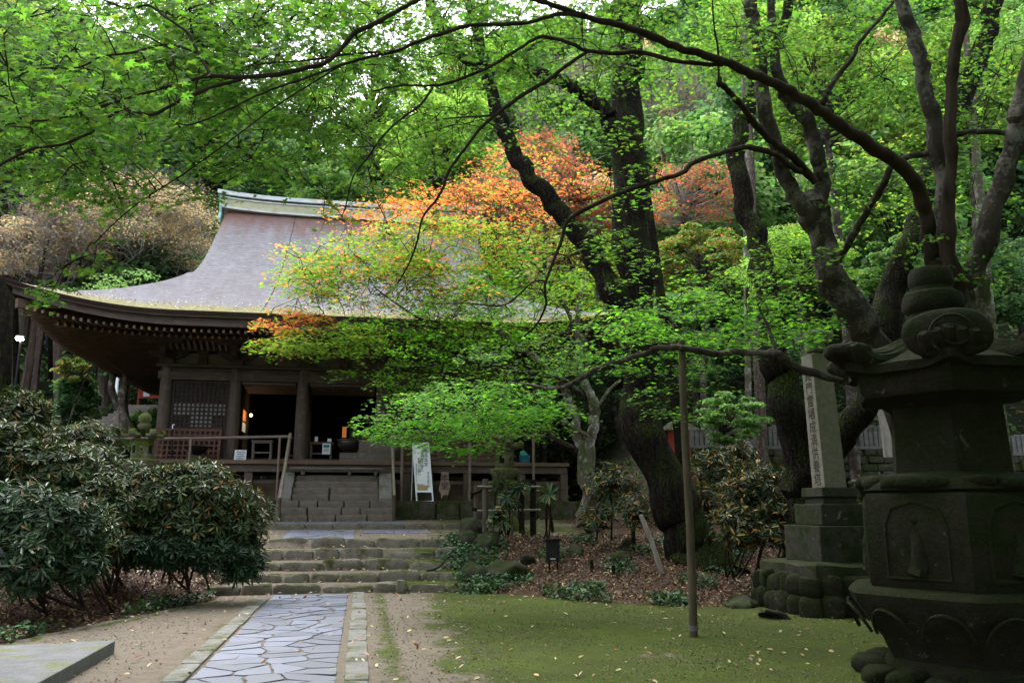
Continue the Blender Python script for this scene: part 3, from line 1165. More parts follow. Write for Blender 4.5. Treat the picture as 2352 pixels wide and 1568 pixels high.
for sg, aa in ((-1, GL - .16), (1, GR + .16)):
    mb = MB()
    V = []
    prof = [(-.34, 13.95), (-.36, 13.45), (-.30, 13.25), (-.46, 12.95), (-.42, 12.82), (-.2, 13.0), (0, 13.1)]
    prof = prof + [(-x, z) for (x, z) in prof[-2::-1]]
    n = len(prof)
    for da in (-.05, .05):
        for (bb, z) in prof: V.append(H(aa + da, 33.4 + bb, z)[:])
    F = [tuple(range(n)), tuple(range(2 * n - 1, n - 1, -1))] + [(k, n + k, n + (k + 1) % n, (k + 1) % n) for k in range(n)]
    mb.raw(V, F)
    mb.build('ridge_ornament', M['copper_green'], roof)

# columns
for row, bcol in ((0, HB), (1, HB + 2.2)):
    for k, a in enumerate(CA):
        if row == 1 and k in (0, 5): continue
        mb = MB()
        r = .205 if row == 0 else .19
        mb.tube([H(a, bcol, HZF), H(a, bcol, HZF + 1.3), H(a, bcol, 5.95)], [r * 1.03, r, r * .93], sides=18, smooth=False)
        mb.build('column', M['wood_v'], hall, smooth=True)
for a in (CA[0], CA[5]):
    for bb in (30, 32.25, 34.5, 36.8, 39):
        mb = MB(); mb.tube([H(a, bb, HZF), H(a, bb, 5.95)], [.2, .19], sides=14, smooth=False)
        mb.build('column', M['wood_v'], hall, smooth=True)
# head beams
mb = MB()
mb.box((AM, HB - .02, 5.70), (CA[5] - CA[0] + .5, .26, .28), hall=True)
mb.build('tie_beam', M['wood_h'], hall, bevel=.01)
mb = MB(); mb.box((AM, HB + .02, 5.90), (CA[5] - CA[0] + .34, .20, .10), hall=True)
mb.box((AM, HB - .03, 6.02), (CA[5] - CA[0] + .62, .36, .11), hall=True)
mb.build('plate_beam', M['wood_h'], hall, bevel=.01)
for a in (CA[0], CA[5]):
    mb = MB(); mb.box((a, (HB + BK) / 2 + .1, 5.70), (.24, BK - HB - .3, .28), hall=True)
    mb.box((a, (HB + BK) / 2 + .1, 6.02), (.34, BK - HB - .1, .11), hall=True)
    mb.build('side_beam', M['wood_d'], hall)
# plaster wall between brackets, struts
for k in range(5):
    a0, a1 = CA[k] + .2, CA[k + 1] - .2
    mb = MB(); mb.box(((a0 + a1) / 2, HB + .08, 6.27), (a1 - a0, .06, .39), hall=True)
    mb.build('plaster_panel', M['plaster'], hall)
    mb = MB(); mb.box(((a0 + a1) / 2, HB - .02, 6.25), (.3, .18, .345), hall=True, taper=.72)
    mb.box(((a0 + a1) / 2, HB - .02, 6.47), (.34, .3, .1), hall=True)
    mb.build('strut', M['wood_h'], hall, bevel=.008)
mb = MB(); mb.box((AM, HB, 6.60), (CA[5] - CA[0] + .8, .2, .16), hall=True)
mb.box((AM, HB, 6.97), (CA[5] - CA[0] + 1.2, .16, .18), hall=True)
mb.box((AM, HB + .05, 6.78), (CA[5] - CA[0] + .8, .05, .22), hall=True)
mb.build('bracket_beam', M['wood_h'], hall)
for a in (CA[0], CA[5]):
    mb = MB(); mb.box((a, (HB + BK) / 2 + .12, 6.4), (.1, BK - HB, .64), hall=True)
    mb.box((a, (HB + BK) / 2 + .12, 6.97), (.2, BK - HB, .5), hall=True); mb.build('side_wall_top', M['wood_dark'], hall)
# bracket sets on the columns
for k, a in enumerate(CA):
    mb = MB()
    V = []
    mb.box((a, HB - .03, 6.16), (.42, .42, .17), hall=True, taper=1.0)
    # boat arm along the wall with curved ends
    prof = [(-.62, 6.50), (.62, 6.50), (.62, 6.42), (.5, 6.33), (.33, 6.26), (.2, 6.245), (-.2, 6.245), (-.33, 6.26), (-.5, 6.33), (-.62, 6.42)]
    n = len(prof)
    for db in (-.12, .1):
        for (x, z) in prof: V.append(H(a + x, HB + db, z)[:])
    mb.raw(V, [tuple(range(n))[::-1], tuple(range(n, 2 * n))] + [(q_, (q_ + 1) % n, n + (q_ + 1) % n, n + q_) for q_ in range(n)])
    # arm reaching forward
    mb.box((a, HB - .48, 6.37), (.16, .8, .2), hall=True)
    mb.box((a, HB - .86, 6.54), (.26, .26, .14), hall=True)
    mb.box((a, HB - .86, 6.67), (1.15, .15, .12), hall=True)
    mb.build('bracket', M['wood_h'], hall, bevel=.012)
mb = MB(); mb.box((AM, HB - .86, 6.82), (CA[5] - CA[0] + 2.2, .19, .19), hall=True)
mb.build('eave_purlin', M['wood_h'], hall)
# slatted cove between wall and purlin
mb = MB()
a = CA[0] + .1
while a < CA[5]:
    mb.bar(H(a, HB - .16, 6.55), H(a, HB - .80, 6.86), .08, .03); a += .19
mb.build('cove_slats', M['plaster'], hall)

# floor, veranda
VA0, VA1, VB = -8.15, 6.55, 25.95
mb = MB()
mb.box((AM - .05, (VB + 27.55) / 2, 2.86), (VA1 - VA0, 27.55 - VB, .12), hall=True)
mb.box((VA0 + .85, 34.2, 2.86), (1.7, 13.3, .12), hall=True)
mb.box((VA1 - .8, 34.2, 2.86), (1.6, 13.3, .12), hall=True)
mb.build('veranda_floor', M['wood_d'], hall, bevel=.01)
mb = MB(); mb.box((AM - .05, VB + .16, 2.68), (VA1 - VA0 - .1, .18, .22), hall=True)
mb.box((AM - .05, VB + .22, 2.27), (VA1 - VA0 - .3, .07, .10), hall=True)
for aa in (VA0 + .16, VA1 - .16): mb.box((aa, 34.2, 2.68), (.18, 16.0, .22), hall=True)
mb.build('veranda_beam', M['wood_h'], hall, bevel=.008)
for a in (-8.0, -6.35, -4.9, -3.4, 1.35, 2.05, 3.25, 5.0, 6.4):
    mb = MB(); mb.box((a, VB + .22, 2.13), (.24, .24, .88), hall=True); mb.build('veranda_post', M['wood_v'], hall, bevel=.01)
mb = MB(); mb.box((AM - .05, VB + .8, 2.02), (VA1 - VA0 - .2, .06, .7), hall=True)
for aa in (VA0 + .3, VA1 - .3): mb.box((aa, 34.0, 2.02), (.06, 15, .7), hall=True)
b_ = NB('mud_wall'); n_ = b_.noise(2, 6, .7)
M['mud'] = b_.done(b_.ramp(n_, [(.3, (.11, .08, .055)), (.7, (.22, .165, .11))]), .95)
mb.build('foundation_wall', M['mud'], hall)
mb = MB(); mb.box((AM, HB - .12, 2.985), (CA[5] - CA[0] + .5, .34, .14), hall=True)
mb.box((AM, 33.3, 2.97), (CA[5] - CA[0] - .1, 10.6, .1), hall=True)
mb.build('floor_sill', M['wood_h'], hall, bevel=.01)
# inner shell (dark)
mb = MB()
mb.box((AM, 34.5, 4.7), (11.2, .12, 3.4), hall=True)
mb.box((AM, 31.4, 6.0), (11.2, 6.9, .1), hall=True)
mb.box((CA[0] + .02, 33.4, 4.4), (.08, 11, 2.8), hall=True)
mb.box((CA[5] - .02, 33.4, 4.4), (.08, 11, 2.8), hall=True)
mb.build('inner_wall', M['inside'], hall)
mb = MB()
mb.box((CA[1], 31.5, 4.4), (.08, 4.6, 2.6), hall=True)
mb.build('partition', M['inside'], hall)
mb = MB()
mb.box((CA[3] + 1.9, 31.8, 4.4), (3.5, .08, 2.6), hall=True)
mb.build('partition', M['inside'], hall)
# lintels over the open bays with raised shutters seen from below
for k in (1, 2, 3):
    a0, a1 = CA[k] + .22, CA[k + 1] - .22
    mb = MB(); mb.box(((a0 + a1) / 2, HB - .02, 5.50), (a1 - a0, .16, .08), hall=True)
    mb.build('lintel', M['wood_h'], hall)
    mb = MB(); mb.box(((a0 + a1) / 2, HB + .62, 5.40), (a1 - a0 - .04, 1.1, .04), hall=True, rot=Matrix.Rotation(-.10, 3, 'X'))
    mb.build('raised_shutter', M['wood_step'], hall)


def lattice(a0, a1, z0, z1, b, pitch, barw, name, mat, parent, back=True, pale=None, lean=0.0, depth=.035):
    mb = MB()
    nx = max(1, round((a1 - a0) / pitch)); nz_ = max(1, round((z1 - z0) / pitch))
    px, pzz = (a1 - a0) / nx, (z1 - z0) / nz_
    rot = Matrix.Rotation(lean, 4, 'X')
    T0 = Matrix.Translation(Vector((a0, b, z0)))
    def bx(c, s_, m=mb):
        P0 = MB(); P0.box(c, s_)
        V = [H(*(T0 @ rot @ Vector(p))) for p in P0.V[0]]
        m.raw([v[:] for v in V], [(0, 3, 2, 1), (4, 5, 6, 7), (0, 1, 5, 4), (1, 2, 6, 5), (2, 3, 7, 6), (3, 0, 4, 7)])
    W_, H_ = a1 - a0, z1 - z0
    for k in range(nx + 1):
        e = 1.6 if k in (0, nx) else 1
        bx((k * px, 0, H_ / 2), (barw * e, depth * e, H_))
    for k in range(nz_ + 1):
        e = 1.6 if k in (0, nz_) else 1
        bx((W_ / 2, .004, k * pzz), (W_ + barw, depth * .94 * e, barw * e))
    if back:
        bx((W_ / 2, .04, H_ / 2), (W_, .02, H_))
    o = mb.build(name, mat, parent)
    if pale:
        m3 = MB()
        for (i_, j_) in pale:
            if 0 <= i_ < nx and 0 <= j_ < nz_:
                bx(((i_ + .5) * px, .024, (j_ + .5) * pzz), ((px - barw) * .98, .006, (pzz - barw) * .98), m3)
        m3.build('paper_squares', M['paperdim'], o if parent is hall else parent)
    return o


M['paperdim'] = simple('aged_paper', (.17, .165, .16), (.27, .27, .28), 2, .8, .02, .001)
pale = [(i_, j_) for i_ in range(13) for j_ in (5, 4, 3)] + [(i_, j_) for i_ in (4, 5, 6, 7, 8) for j_ in (2, 1, 0)]
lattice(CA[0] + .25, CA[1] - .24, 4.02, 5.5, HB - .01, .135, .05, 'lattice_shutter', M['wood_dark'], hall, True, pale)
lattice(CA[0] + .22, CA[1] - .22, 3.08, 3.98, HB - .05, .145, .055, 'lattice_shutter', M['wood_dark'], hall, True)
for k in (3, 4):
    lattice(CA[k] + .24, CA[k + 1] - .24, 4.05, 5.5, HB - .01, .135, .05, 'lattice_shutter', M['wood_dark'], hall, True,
            [(i_, 1) for i_ in range(3, 12)] if k == 4 else None)
    lattice(CA[k] + .22, CA[k + 1] - .22, 3.12, 4.0, HB - .05, .145, .055, 'lattice_shutter', M['wood_d'], hall, True)
# loose lattice screen leaning in front of the left bay
sc_ = thing('lattice_screen', H(-5.4, HB - .6, 2.92), 'reddish brown lattice screen leaning before the left lattice bay', 'screen')
lattice(-6.5, -4.5, 2.94, 3.93, HB - .62, .155, .05, 'lattice', M['wood_red'], sc_, False, None, -.2)
# side walls under the left eave (plank wall)
mb = MB()
for sg, aa in ((-1, CA[0]), (1, CA[5])):
    mb.box((aa, 33.6, 4.35), (.06, 11, 2.5), hall=True)
mb.build('side_wall', M['wood_v'], hall)

# hall interior: lit office window and altar
mb = MB(); mb.box((CA[1] + .07, 29.6, 4.45), (.04, .95, .8), hall=True)
wf = mb.build('window', M['wood_red'], hall)
mb = MB(); mb.box((CA[1] + .10, 29.6, 4.62), (.02, .8, .35), hall=True); mb.build('pane', M['glow'], wf)
mb = MB(); mb.box((CA[1] + .10, 29.6, 4.22), (.02, .8, .3), hall=True); mb.build('pane', M['glow_paper'], wf)
mb = MB(); mb.box((-.78, 33.3, 4.45), (.16, .05, .42), hall=True); mb.build('lit_altar', M['glow'], hall)
mb = MB(); mb.box((-.50, 33.2, 4.42), (.15, .03, .7), hall=True); mb.build('hanging_scroll', M['paperdim'], hall)
mb = MB(); mb.box((.5, 31.0, 3.75), (1.5, .08, .95), hall=True)
mb.build('altar_rail', M['wood_red'], hall)
def plight(name, loc, e, col, r=.05):
    l = bpy.data.lights.new(name, 'POINT'); l.energy = e; l.color = col; l.shadow_soft_size = r
    o = bpy.data.objects.new(name, l); COL.objects.link(o); o.location = loc
    return o
bl = thing('hanging_bulb', H(-3.86, 29.3, 4.62), 'small glowing bulb inside the open left bay', 'lamp')
m_ = MB(); m_.lathe(H(-3.86, 29.3, 4.62), [(.005, -.045), (.03, -.035), (.042, 0), (.03, .035), (.015, .05)], 12); m_.build('glass', M['bulb'], bl, smooth=True)
m_ = MB(); m_.tube([H(-3.86, 29.3, 4.68), H(-3.86, 29.3, 5.95)], .006, 5, smooth=False); m_.build('cord', M['black'], bl)
plight('bulb_light', H(-3.80, 29.2, 4.58), 1.3, (1, .6, .3))
plight('altar_light', H(.3, 29.9, 4.6), .7, (1, .5, .2))

# hall stairs
sx0, sx1 = -2.12, .58
hs = thing('stone_stairs', H(AM, 24.1, 1.14), 'narrow stone stairs with sloped cheeks climbing to the hall veranda', 'stairs')
rg = np.random.default_rng(21)
NST, z0_, z1_ = 7, 1.12, 2.47
rise = (z1_ - z0_) / NST
for k in range(NST):
    mb = MB()
    zt = z0_ + rise * (k + 1)
    bb = 23.95 + k * .285
    lo, hi = (sx0 - .28, sx1 + .32) if k < 3 else (sx0 + .1, sx1 - .06)
    a = lo
    nn_ = {0: 4, 1: 4, 2: 5, 3: 2, 4: 2, 5: 1, 6: 1}[k]
    cuts = np.sort(np.concatenate([[lo, hi], lo + (hi - lo) * (np.arange(1, nn_) + rg.uniform(-.25, .25, nn_ - 1)) / nn_]))
    for p_, q_ in zip(cuts[:-1], cuts[1:]):
        rblock(mb, ((p_ + q_) / 2, bb + .22 + rg.normal() * .012, zt - rise / 2 - .03 + rg.normal() * .006), (q_ - p_ - .008, .46, rise + .06), 12, .014, 0, True, seed=p_ + k)
    mb.build('stair', M['stone_stair'], hs, smooth=True)
for aa in (sx0 - .08, sx1 + .1):
    mb = MB()
    pr = [(24.72, 1.62), (24.82, 1.62), (25.9, 2.45), (25.9, 2.55), (25.78, 2.55), (24.72, 1.78)]
    V = []
    for da in (-.19, .19):
        for (bb, z) in pr: V.append(H(aa + da, bb - .05, z)[:])
    n = len(pr)
    mb.raw(V, [tuple(range(n)), tuple(range(2 * n - 1, n - 1, -1))] + [(k, n + k, n + (k + 1) % n, (k + 1) % n) for k in range(n)])
    mb.build('stair_cheek', M['kerb'], hs, bevel=.015)
mb = MB(); mb.box((AM - .02, 25.62, 2.66), (sx1 - sx0 + .05, .36, .07), hall=True)
pk = thing('wooden_step', H(AM, 25.6, 2.47), 'long grey plank step on short legs at the head of the stairs', 'step')
mb.build('plank', M['wood_step'], pk, bevel=.008)
for aa in (sx0 + .35, AM + .35, sx1 - .2):
    mb = MB(); mb.box((aa, 25.64, 2.55), (.1, .2, .15), hall=True); mb.build('leg', M['wood_step'], pk)

# platform wall of rough stones
rw = thing('retaining_wall', H(AM, PB0, 1.14), 'low dark mossy stone retaining wall under the hall front', 'retaining wall')
for sg, (r0, r1) in ((0, (PA0, sx0 - .2)), (1, (sx1 + .3, PA1))):
    mb = MB()
    a = r0
    while a < r1:
        l = min(rg.uniform(.7, 1.4), r1 - a + .02)
        rblock(mb, (a + l / 2, PB0 + .12, 1.40), (l - .01, .34, .62), 9, .02, 0, True, seed=a)
        a += l
    mb.build('wall_stones', M['stone_wall'], rw, smooth=True)
mb = MB(); b = PB0 + .3
while b < 42:
    l = rg.uniform(.7, 1.4); rblock(mb, (PA1 - .1, b + l / 2, 1.40), (.34, l - .01, .62), 9, .02, 0, True, seed=b); rblock(mb, (PA0 + .1, b + l / 2, 1.40), (.34, l - .01, .62), 9, .02, 0, True, seed=b + 3); b += l
mb.build('wall_stones', M['stone_wall'], rw, smooth=True)
# ------------------------------------------------------------------ things
def ray_ground(u, v, y0=4.0, y1=90.0):
    """where the view of (u, v) meets the ground"""
    Y = y0
    while Y < y1:
        p = at(u, v, Y)
        if p.z <= gz(p.x, p.y):
            return Vector((p.x, p.y, gz(p.x, p.y)))
        Y += .05
    return at(u, v, y1)


def text(s_, loc, size, mat, parent, xdir, up=Vector((0, 0, 1)), space=1.0, name='lettering', thick=.002, shear=0, alx='CENTER'):
    cu = bpy.data.curves.new(name, 'FONT')
    cu.body = s_; cu.size = size; cu.align_x = alx; cu.align_y = 'TOP'
    cu.space_line = space; cu.extrude = thick
    cu.materials.append(mat)
    o = bpy.data.objects.new(name, cu); COL.objects.link(o)
    x = Vector(xdir).normalized(); y = (Vector(up) - x * x.dot(Vector(up))).normalized(); z = x.cross(y)
    m = Matrix((x, y, z)).transposed().to_4x4(); m.translation = Vector(loc)
    # bake into a plain mesh so that it is ordinary geometry
    dg = bpy.context.evaluated_depsgraph_get()
    me = bpy.data.meshes.new_from_object(o.evaluated_get(dg))
    bpy.data.objects.remove(o)
    me.transform(m)
    o2 = bpy.data.objects.new(name, me); COL.objects.link(o2)
    if not me.materials: me.materials.append(mat)
    if parent is not None: par(o2, parent)
    return o2


# ---- stone lanterns
def cap_mesh(mb, c, R, z0, h, k=6, phase=0.0, up=.12, n=72, thick=.12, curl=True, cs=1.0):
    c = Vector(c)
    V, F = [], []
    T = [0.0, .12, .25, .4, .55, .7, .82, .92, 1.0]
    rows = []
    for t in T:
        row = []
        for j in range(n):
            th = 2 * math.pi * j / n
            cw = max(0, math.cos(k * (th - phase) / 2) ** 2) ** 5
            r = t * R * (.84 + .16 * cw)
            z = z0 + h * (1 - t) ** 1.15 * .9 + (.10 * h) + cw * up * t ** 3
            nz_ = mnoise.noise(Vector((math.cos(th) * r * 4 + c.x, math.sin(th) * r * 4, z * 4))) * .02 * R
            row.append(len(V)); V.append((c.x + math.cos(th) * r, c.y + math.sin(th) * r, z + nz_))
        rows.append(row)
    for t, dz in ((1.0, -thick), (.86, -thick * 1.25), (.3, -thick * 1.1)):
        row = []
        for j in range(n):
            th = 2 * math.pi * j / n
            cw = max(0, math.cos(k * (th - phase) / 2) ** 2) ** 5
            r = t * R * (.84 + .16 * cw)
            row.append(len(V)); V.append((c.x + math.cos(th) * r, c.y + math.sin(th) * r, z0 + .1 * h + dz + cw * up * t ** 3))
        rows.append(row)
    for i in range(len(rows) - 1):
        for j in range(n):
            F.append((rows[i][j], rows[i + 1][j], rows[i + 1][(j + 1) % n], rows[i][(j + 1) % n]))
    F.append(tuple(rows[-1]))
    mb.raw(V, F)
    if curl:
        for q in range(k):
            th = phase + 2 * math.pi * q / k
            d = Vector((math.cos(th), math.sin(th), 0)); tn = Vector((-d.y, d.x, 0))
            base = c + Vector((0, 0, z0 + .1 * h + up))
            # thick ridge rising outward and rolling back in
            P = [base + d * R * .45 + Vector((0, 0, .10 * R * cs)), base + d * R * .72 + Vector((0, 0, .02)), base + d * R * .93 + Vector((0, 0, .05 * R * cs)),
                 base + d * R * 1.02 + Vector((0, 0, .17 * R * cs)), base + d * R * .95 + Vector((0, 0, .27 * R * cs)), base + d * R * .84 + Vector((0, 0, .23 * R * cs))]
            for off in (-.085, 0, .085):
                mb.tube([p + tn * off * R * cs for p in P], [R * .06, R * .09 * cs, R * .105 * cs, R * .10 * cs, R * .085 * cs, R * .04], 8, .1, q)


def lantern_parts(root, c, S=1.0, mat=None, seed=0):
    mat = mat or M['stone_lan']
    c = Vector(c)
    def lz(name, prof, hexk=0.0, ph=0.0, sm=True):
        m_ = MB(); m_.lathe(c, [(r * S, z * S) for r, z in prof], 36, hexk, 6, ph, None, .05); return m_.build(name, mat, root, smooth=sm)
    ph = .35 + seed
    lz('base', [(.50, -.15), (.50, .14), (.46, .17), (.44, .28), (.30, .40), (.22, .43)], .9, ph)
    lz('shaft', [(.17, .4), (.165, .85), (.19, .87), (.19, .93), (.165, .95), (.175, 1.38)])
    lz('platform', [(.2, 1.34), (.3, 1.42), (.42, 1.54), (.44, 1.64), (.40, 1.67), (.3, 1.69)], .9, ph)
    fb = lz('fire_box', [(.26, 1.66), (.27, 1.70), (.26, 2.10), (.25, 2.16)], 1.0, ph)
    m_ = MB(); m_.lathe(c, [(.22 * S, 2.12 * S), (.3 * S, 2.18 * S), (.3 * S, 2.2 * S), (.2 * S, 2.21 * S)], 24, .9, 6, ph)
    cap_mesh(m_, c, .50 * S, 2.2 * S, .27 * S, 6, ph, .03 * S, 60, .05 * S, True, 1.0)
    m_.build('cap', mat, root, smooth=True)
    lz('finial', [(.12, 2.45), (.17, 2.50), (.18, 2.55), (.13, 2.60), (.12, 2.62), (.16, 2.66), (.17, 2.72), (.15, 2.80), (.09, 2.87), (.03, 2.90)])
    # window openings: near-black plates stand in for the shade inside
    m_ = MB()
    for q in range(6):
        th = ph + math.pi / 6 + q * math.pi / 3
        d = Vector((math.cos(th), math.sin(th), 0)); r_ = .232 * S
        p = c + d * r_ + Vector((0, 0, 1.92 * S))
        rot = Matrix.Rotation(th, 3, 'Z')
        if q % 2: m_.box(p, (.012, .13 * S, .2 * S), rot=rot)
        else: m_.box(p, (.012, .05 * S, .05 * S), rot=rot)
    m_.build('painted_opening', M['inside'], fb)


p = at(310, 1225, 21.7)
lt1 = thing('stone_lantern', (p.x, p.y, gz(p.x, p.y)), 'bright moss capped stone lantern behind the rhododendron by the left rail', 'stone lantern', 'stone lanterns before the hall')
lantern_parts(lt1, (p.x, p.y, gz(p.x, p.y)), 1.0)
p = at(1158, 1205, 22.4)
lt2 = thing('stone_lantern', (p.x, p.y, gz(p.x, p.y)), 'dull mossy stone lantern inside the little bamboo fence', 'stone lantern', 'stone lanterns before the hall')
lantern_parts(lt2, (p.x, p.y, gz(p.x, p.y)), .97, M['stone_lan'], .4)

# ---- the large dark lantern at the right
LX, LY = 4.10, 7.75
big = thing('large_stone_lantern', (LX, LY, 0), 'huge dark mossy stone lantern with scrolled cap, very near the camera', 'stone lantern')
cdir = math.atan2(-LY, -LX)
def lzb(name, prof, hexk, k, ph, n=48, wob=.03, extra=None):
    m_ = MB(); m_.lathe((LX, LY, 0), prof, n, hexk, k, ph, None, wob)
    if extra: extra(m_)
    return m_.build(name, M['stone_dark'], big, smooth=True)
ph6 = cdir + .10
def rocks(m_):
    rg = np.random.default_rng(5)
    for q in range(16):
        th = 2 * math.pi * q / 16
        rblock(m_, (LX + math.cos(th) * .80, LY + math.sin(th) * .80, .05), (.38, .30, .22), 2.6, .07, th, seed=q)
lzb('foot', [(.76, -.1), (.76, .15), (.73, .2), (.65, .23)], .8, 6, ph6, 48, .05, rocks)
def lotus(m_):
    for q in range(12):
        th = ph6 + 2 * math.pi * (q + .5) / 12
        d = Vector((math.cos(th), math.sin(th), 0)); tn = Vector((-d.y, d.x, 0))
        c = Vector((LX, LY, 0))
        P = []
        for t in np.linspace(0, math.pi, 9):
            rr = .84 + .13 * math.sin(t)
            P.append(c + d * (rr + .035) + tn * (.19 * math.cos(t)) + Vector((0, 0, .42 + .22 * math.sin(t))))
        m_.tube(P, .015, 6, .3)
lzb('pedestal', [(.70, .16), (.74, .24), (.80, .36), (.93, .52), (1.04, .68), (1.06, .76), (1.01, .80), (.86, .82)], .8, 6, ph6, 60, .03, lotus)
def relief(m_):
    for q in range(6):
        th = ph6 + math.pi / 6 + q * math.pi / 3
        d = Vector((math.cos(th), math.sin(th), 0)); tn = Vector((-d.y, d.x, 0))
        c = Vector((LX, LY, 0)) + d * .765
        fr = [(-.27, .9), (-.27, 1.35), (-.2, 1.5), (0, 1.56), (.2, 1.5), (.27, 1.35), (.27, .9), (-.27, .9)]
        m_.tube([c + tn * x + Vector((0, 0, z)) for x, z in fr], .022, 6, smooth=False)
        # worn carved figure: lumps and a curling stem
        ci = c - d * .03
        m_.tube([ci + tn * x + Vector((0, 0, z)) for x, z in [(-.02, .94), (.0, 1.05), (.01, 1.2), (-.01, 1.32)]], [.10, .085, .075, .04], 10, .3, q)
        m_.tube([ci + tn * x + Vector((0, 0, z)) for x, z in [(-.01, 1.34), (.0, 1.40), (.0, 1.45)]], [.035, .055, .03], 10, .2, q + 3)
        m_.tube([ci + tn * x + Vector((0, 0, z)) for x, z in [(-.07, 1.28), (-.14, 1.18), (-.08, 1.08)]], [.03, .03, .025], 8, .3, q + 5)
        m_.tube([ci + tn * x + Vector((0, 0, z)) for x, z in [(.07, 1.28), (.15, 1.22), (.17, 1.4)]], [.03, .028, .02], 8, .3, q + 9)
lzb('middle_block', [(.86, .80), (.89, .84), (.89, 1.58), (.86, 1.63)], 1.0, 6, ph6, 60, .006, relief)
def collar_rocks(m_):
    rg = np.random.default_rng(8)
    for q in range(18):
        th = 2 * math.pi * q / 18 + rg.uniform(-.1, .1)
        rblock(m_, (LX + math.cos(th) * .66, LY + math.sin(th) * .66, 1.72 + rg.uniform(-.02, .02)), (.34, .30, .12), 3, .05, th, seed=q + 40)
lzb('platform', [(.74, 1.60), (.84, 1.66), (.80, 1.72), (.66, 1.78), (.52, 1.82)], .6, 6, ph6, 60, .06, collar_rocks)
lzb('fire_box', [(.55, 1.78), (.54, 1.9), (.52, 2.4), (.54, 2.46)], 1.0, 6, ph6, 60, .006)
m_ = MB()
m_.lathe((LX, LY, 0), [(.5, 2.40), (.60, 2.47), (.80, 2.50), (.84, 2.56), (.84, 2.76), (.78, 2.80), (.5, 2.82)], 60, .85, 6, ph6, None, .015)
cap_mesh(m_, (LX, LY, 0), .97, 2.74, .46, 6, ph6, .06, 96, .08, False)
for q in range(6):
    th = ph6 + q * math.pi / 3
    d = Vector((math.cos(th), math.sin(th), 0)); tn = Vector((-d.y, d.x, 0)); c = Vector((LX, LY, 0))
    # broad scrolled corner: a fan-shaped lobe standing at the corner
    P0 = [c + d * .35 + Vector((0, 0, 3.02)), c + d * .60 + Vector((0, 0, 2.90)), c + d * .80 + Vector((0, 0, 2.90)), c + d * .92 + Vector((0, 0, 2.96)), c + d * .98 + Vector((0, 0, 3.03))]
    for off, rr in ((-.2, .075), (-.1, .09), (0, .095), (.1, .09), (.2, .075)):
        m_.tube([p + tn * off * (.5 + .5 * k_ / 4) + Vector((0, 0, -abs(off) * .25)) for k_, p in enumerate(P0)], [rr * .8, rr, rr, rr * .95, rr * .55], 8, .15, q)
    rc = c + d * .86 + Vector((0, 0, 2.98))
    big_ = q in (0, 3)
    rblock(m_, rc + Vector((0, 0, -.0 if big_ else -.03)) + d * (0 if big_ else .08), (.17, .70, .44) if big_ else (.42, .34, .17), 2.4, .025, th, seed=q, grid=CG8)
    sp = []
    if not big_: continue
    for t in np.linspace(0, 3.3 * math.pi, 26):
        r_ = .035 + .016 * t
        sp.append(rc + d * .115 + tn * (math.cos(t) * r_ + .04) + Vector((0, 0, math.sin(t) * r_ * .95 - .01)))
    m_.tube(sp, .015, 5, nsub=2)
m_.build('cap', M['stone_dark'], big, smooth=True)
lzb('finial', [(.12, 3.02), (.25, 3.08), (.285, 3.16), (.28, 3.24), (.24, 3.31), (.225, 3.34), (.265, 3.38), (.275, 3.45), (.255, 3.53), (.2, 3.56), (.185, 3.60), (.20, 3.64), (.195, 3.74), (.17, 3.79), (.08, 3.81)], 0, 6, 0, 40, .05)

# ---- inscribed granite monument
mc = at(1905, 1118, 13.0)
MX, MY = mc.x, mc.y
ma, mbb = toab(MX, MY)
mon = thing('monument', (MX, MY, 0), 'tall inscribed granite pillar monument on a mossy stepped base', 'monument')
m_ = MB()
rg = np.random.default_rng(31)
for q in range(26):
    th = 2 * math.pi * q / 26
    k_ = 1 / max(abs(math.cos(th)), abs(math.sin(th)))
    for lv, (rr, zz) in enumerate(((.86, .12), (.80, .38))):
        rblock(m_, (ma + math.cos(th) * rr * min(k_, 1.28), mbb + math.sin(th) * rr * min(k_, 1.28), zz + rg.uniform(-.03, .03)), (.42, .36, .34), 4, .05, th + rg.uniform(-.3, .3), True, seed=q * 2 + lv)
m_.build('rock_base', M['stone_dark'], mon, smooth=True)
m_ = MB(); rblock(m_, (ma, mbb, .55), (1.74, 1.74, .34), 12, .04, 0, True, 3, CG8); m_.build('moss_slab', M['rock_moss'], mon, smooth=True)
for nm, w_, z0, z1 in (('lower_block', 1.06, .70, 1.24), ('upper_block', .80, 1.24, 1.56), ('neck', .56, 1.54, 1.66)):
    m_ = MB(); m_.box((ma, mbb, (z0 + z1) / 2), (w_, w_, z1 - z0), hall=True); m_.build(nm, M['stone_monb'], mon, bevel=.02)
m_ = MB(); m_.box((ma, mbb, 1.735), (.64, .64, .15), hall=True, taper=.96); m_.build('slab', M['stone_monb'], mon, bevel=.02)
lean = Matrix.Rotation(-.033, 3, 'Y')
m_ = MB()
V = []
def leanp(a, b, z):
    return H(ma + a - (z - 1.8) * .033, mbb + b, z)
for z, hw in ((1.80, .185), (3.9, .165)):
    for sx, sy in ((-1, -1), (1, -1), (1, 1), (-1, 1)): V.append(leanp(sx * hw, sy * hw, z)[:])
V.append(leanp(0, 0, 3.97)[:])
m_.raw(V, [(0, 3, 2, 1), (0, 1, 5, 4), (1, 2, 6, 5), (2, 3, 7, 6), (3, 0, 4, 7), (4, 5, 8), (5, 6, 8), (6, 7, 8), (7, 4, 8)])
m_.build('pillar', M['stone_mon'], mon, bevel=.006)
tp = leanp(0, 0, 3.93)
m_ = MB(); m_.lathe(tp, [(.09, 0), (.155, .04), (.175, .11), (.155, .18), (.08, .21)], 24); m_.build('ball', M['stone_mon'], mon, smooth=True)
m_ = MB()
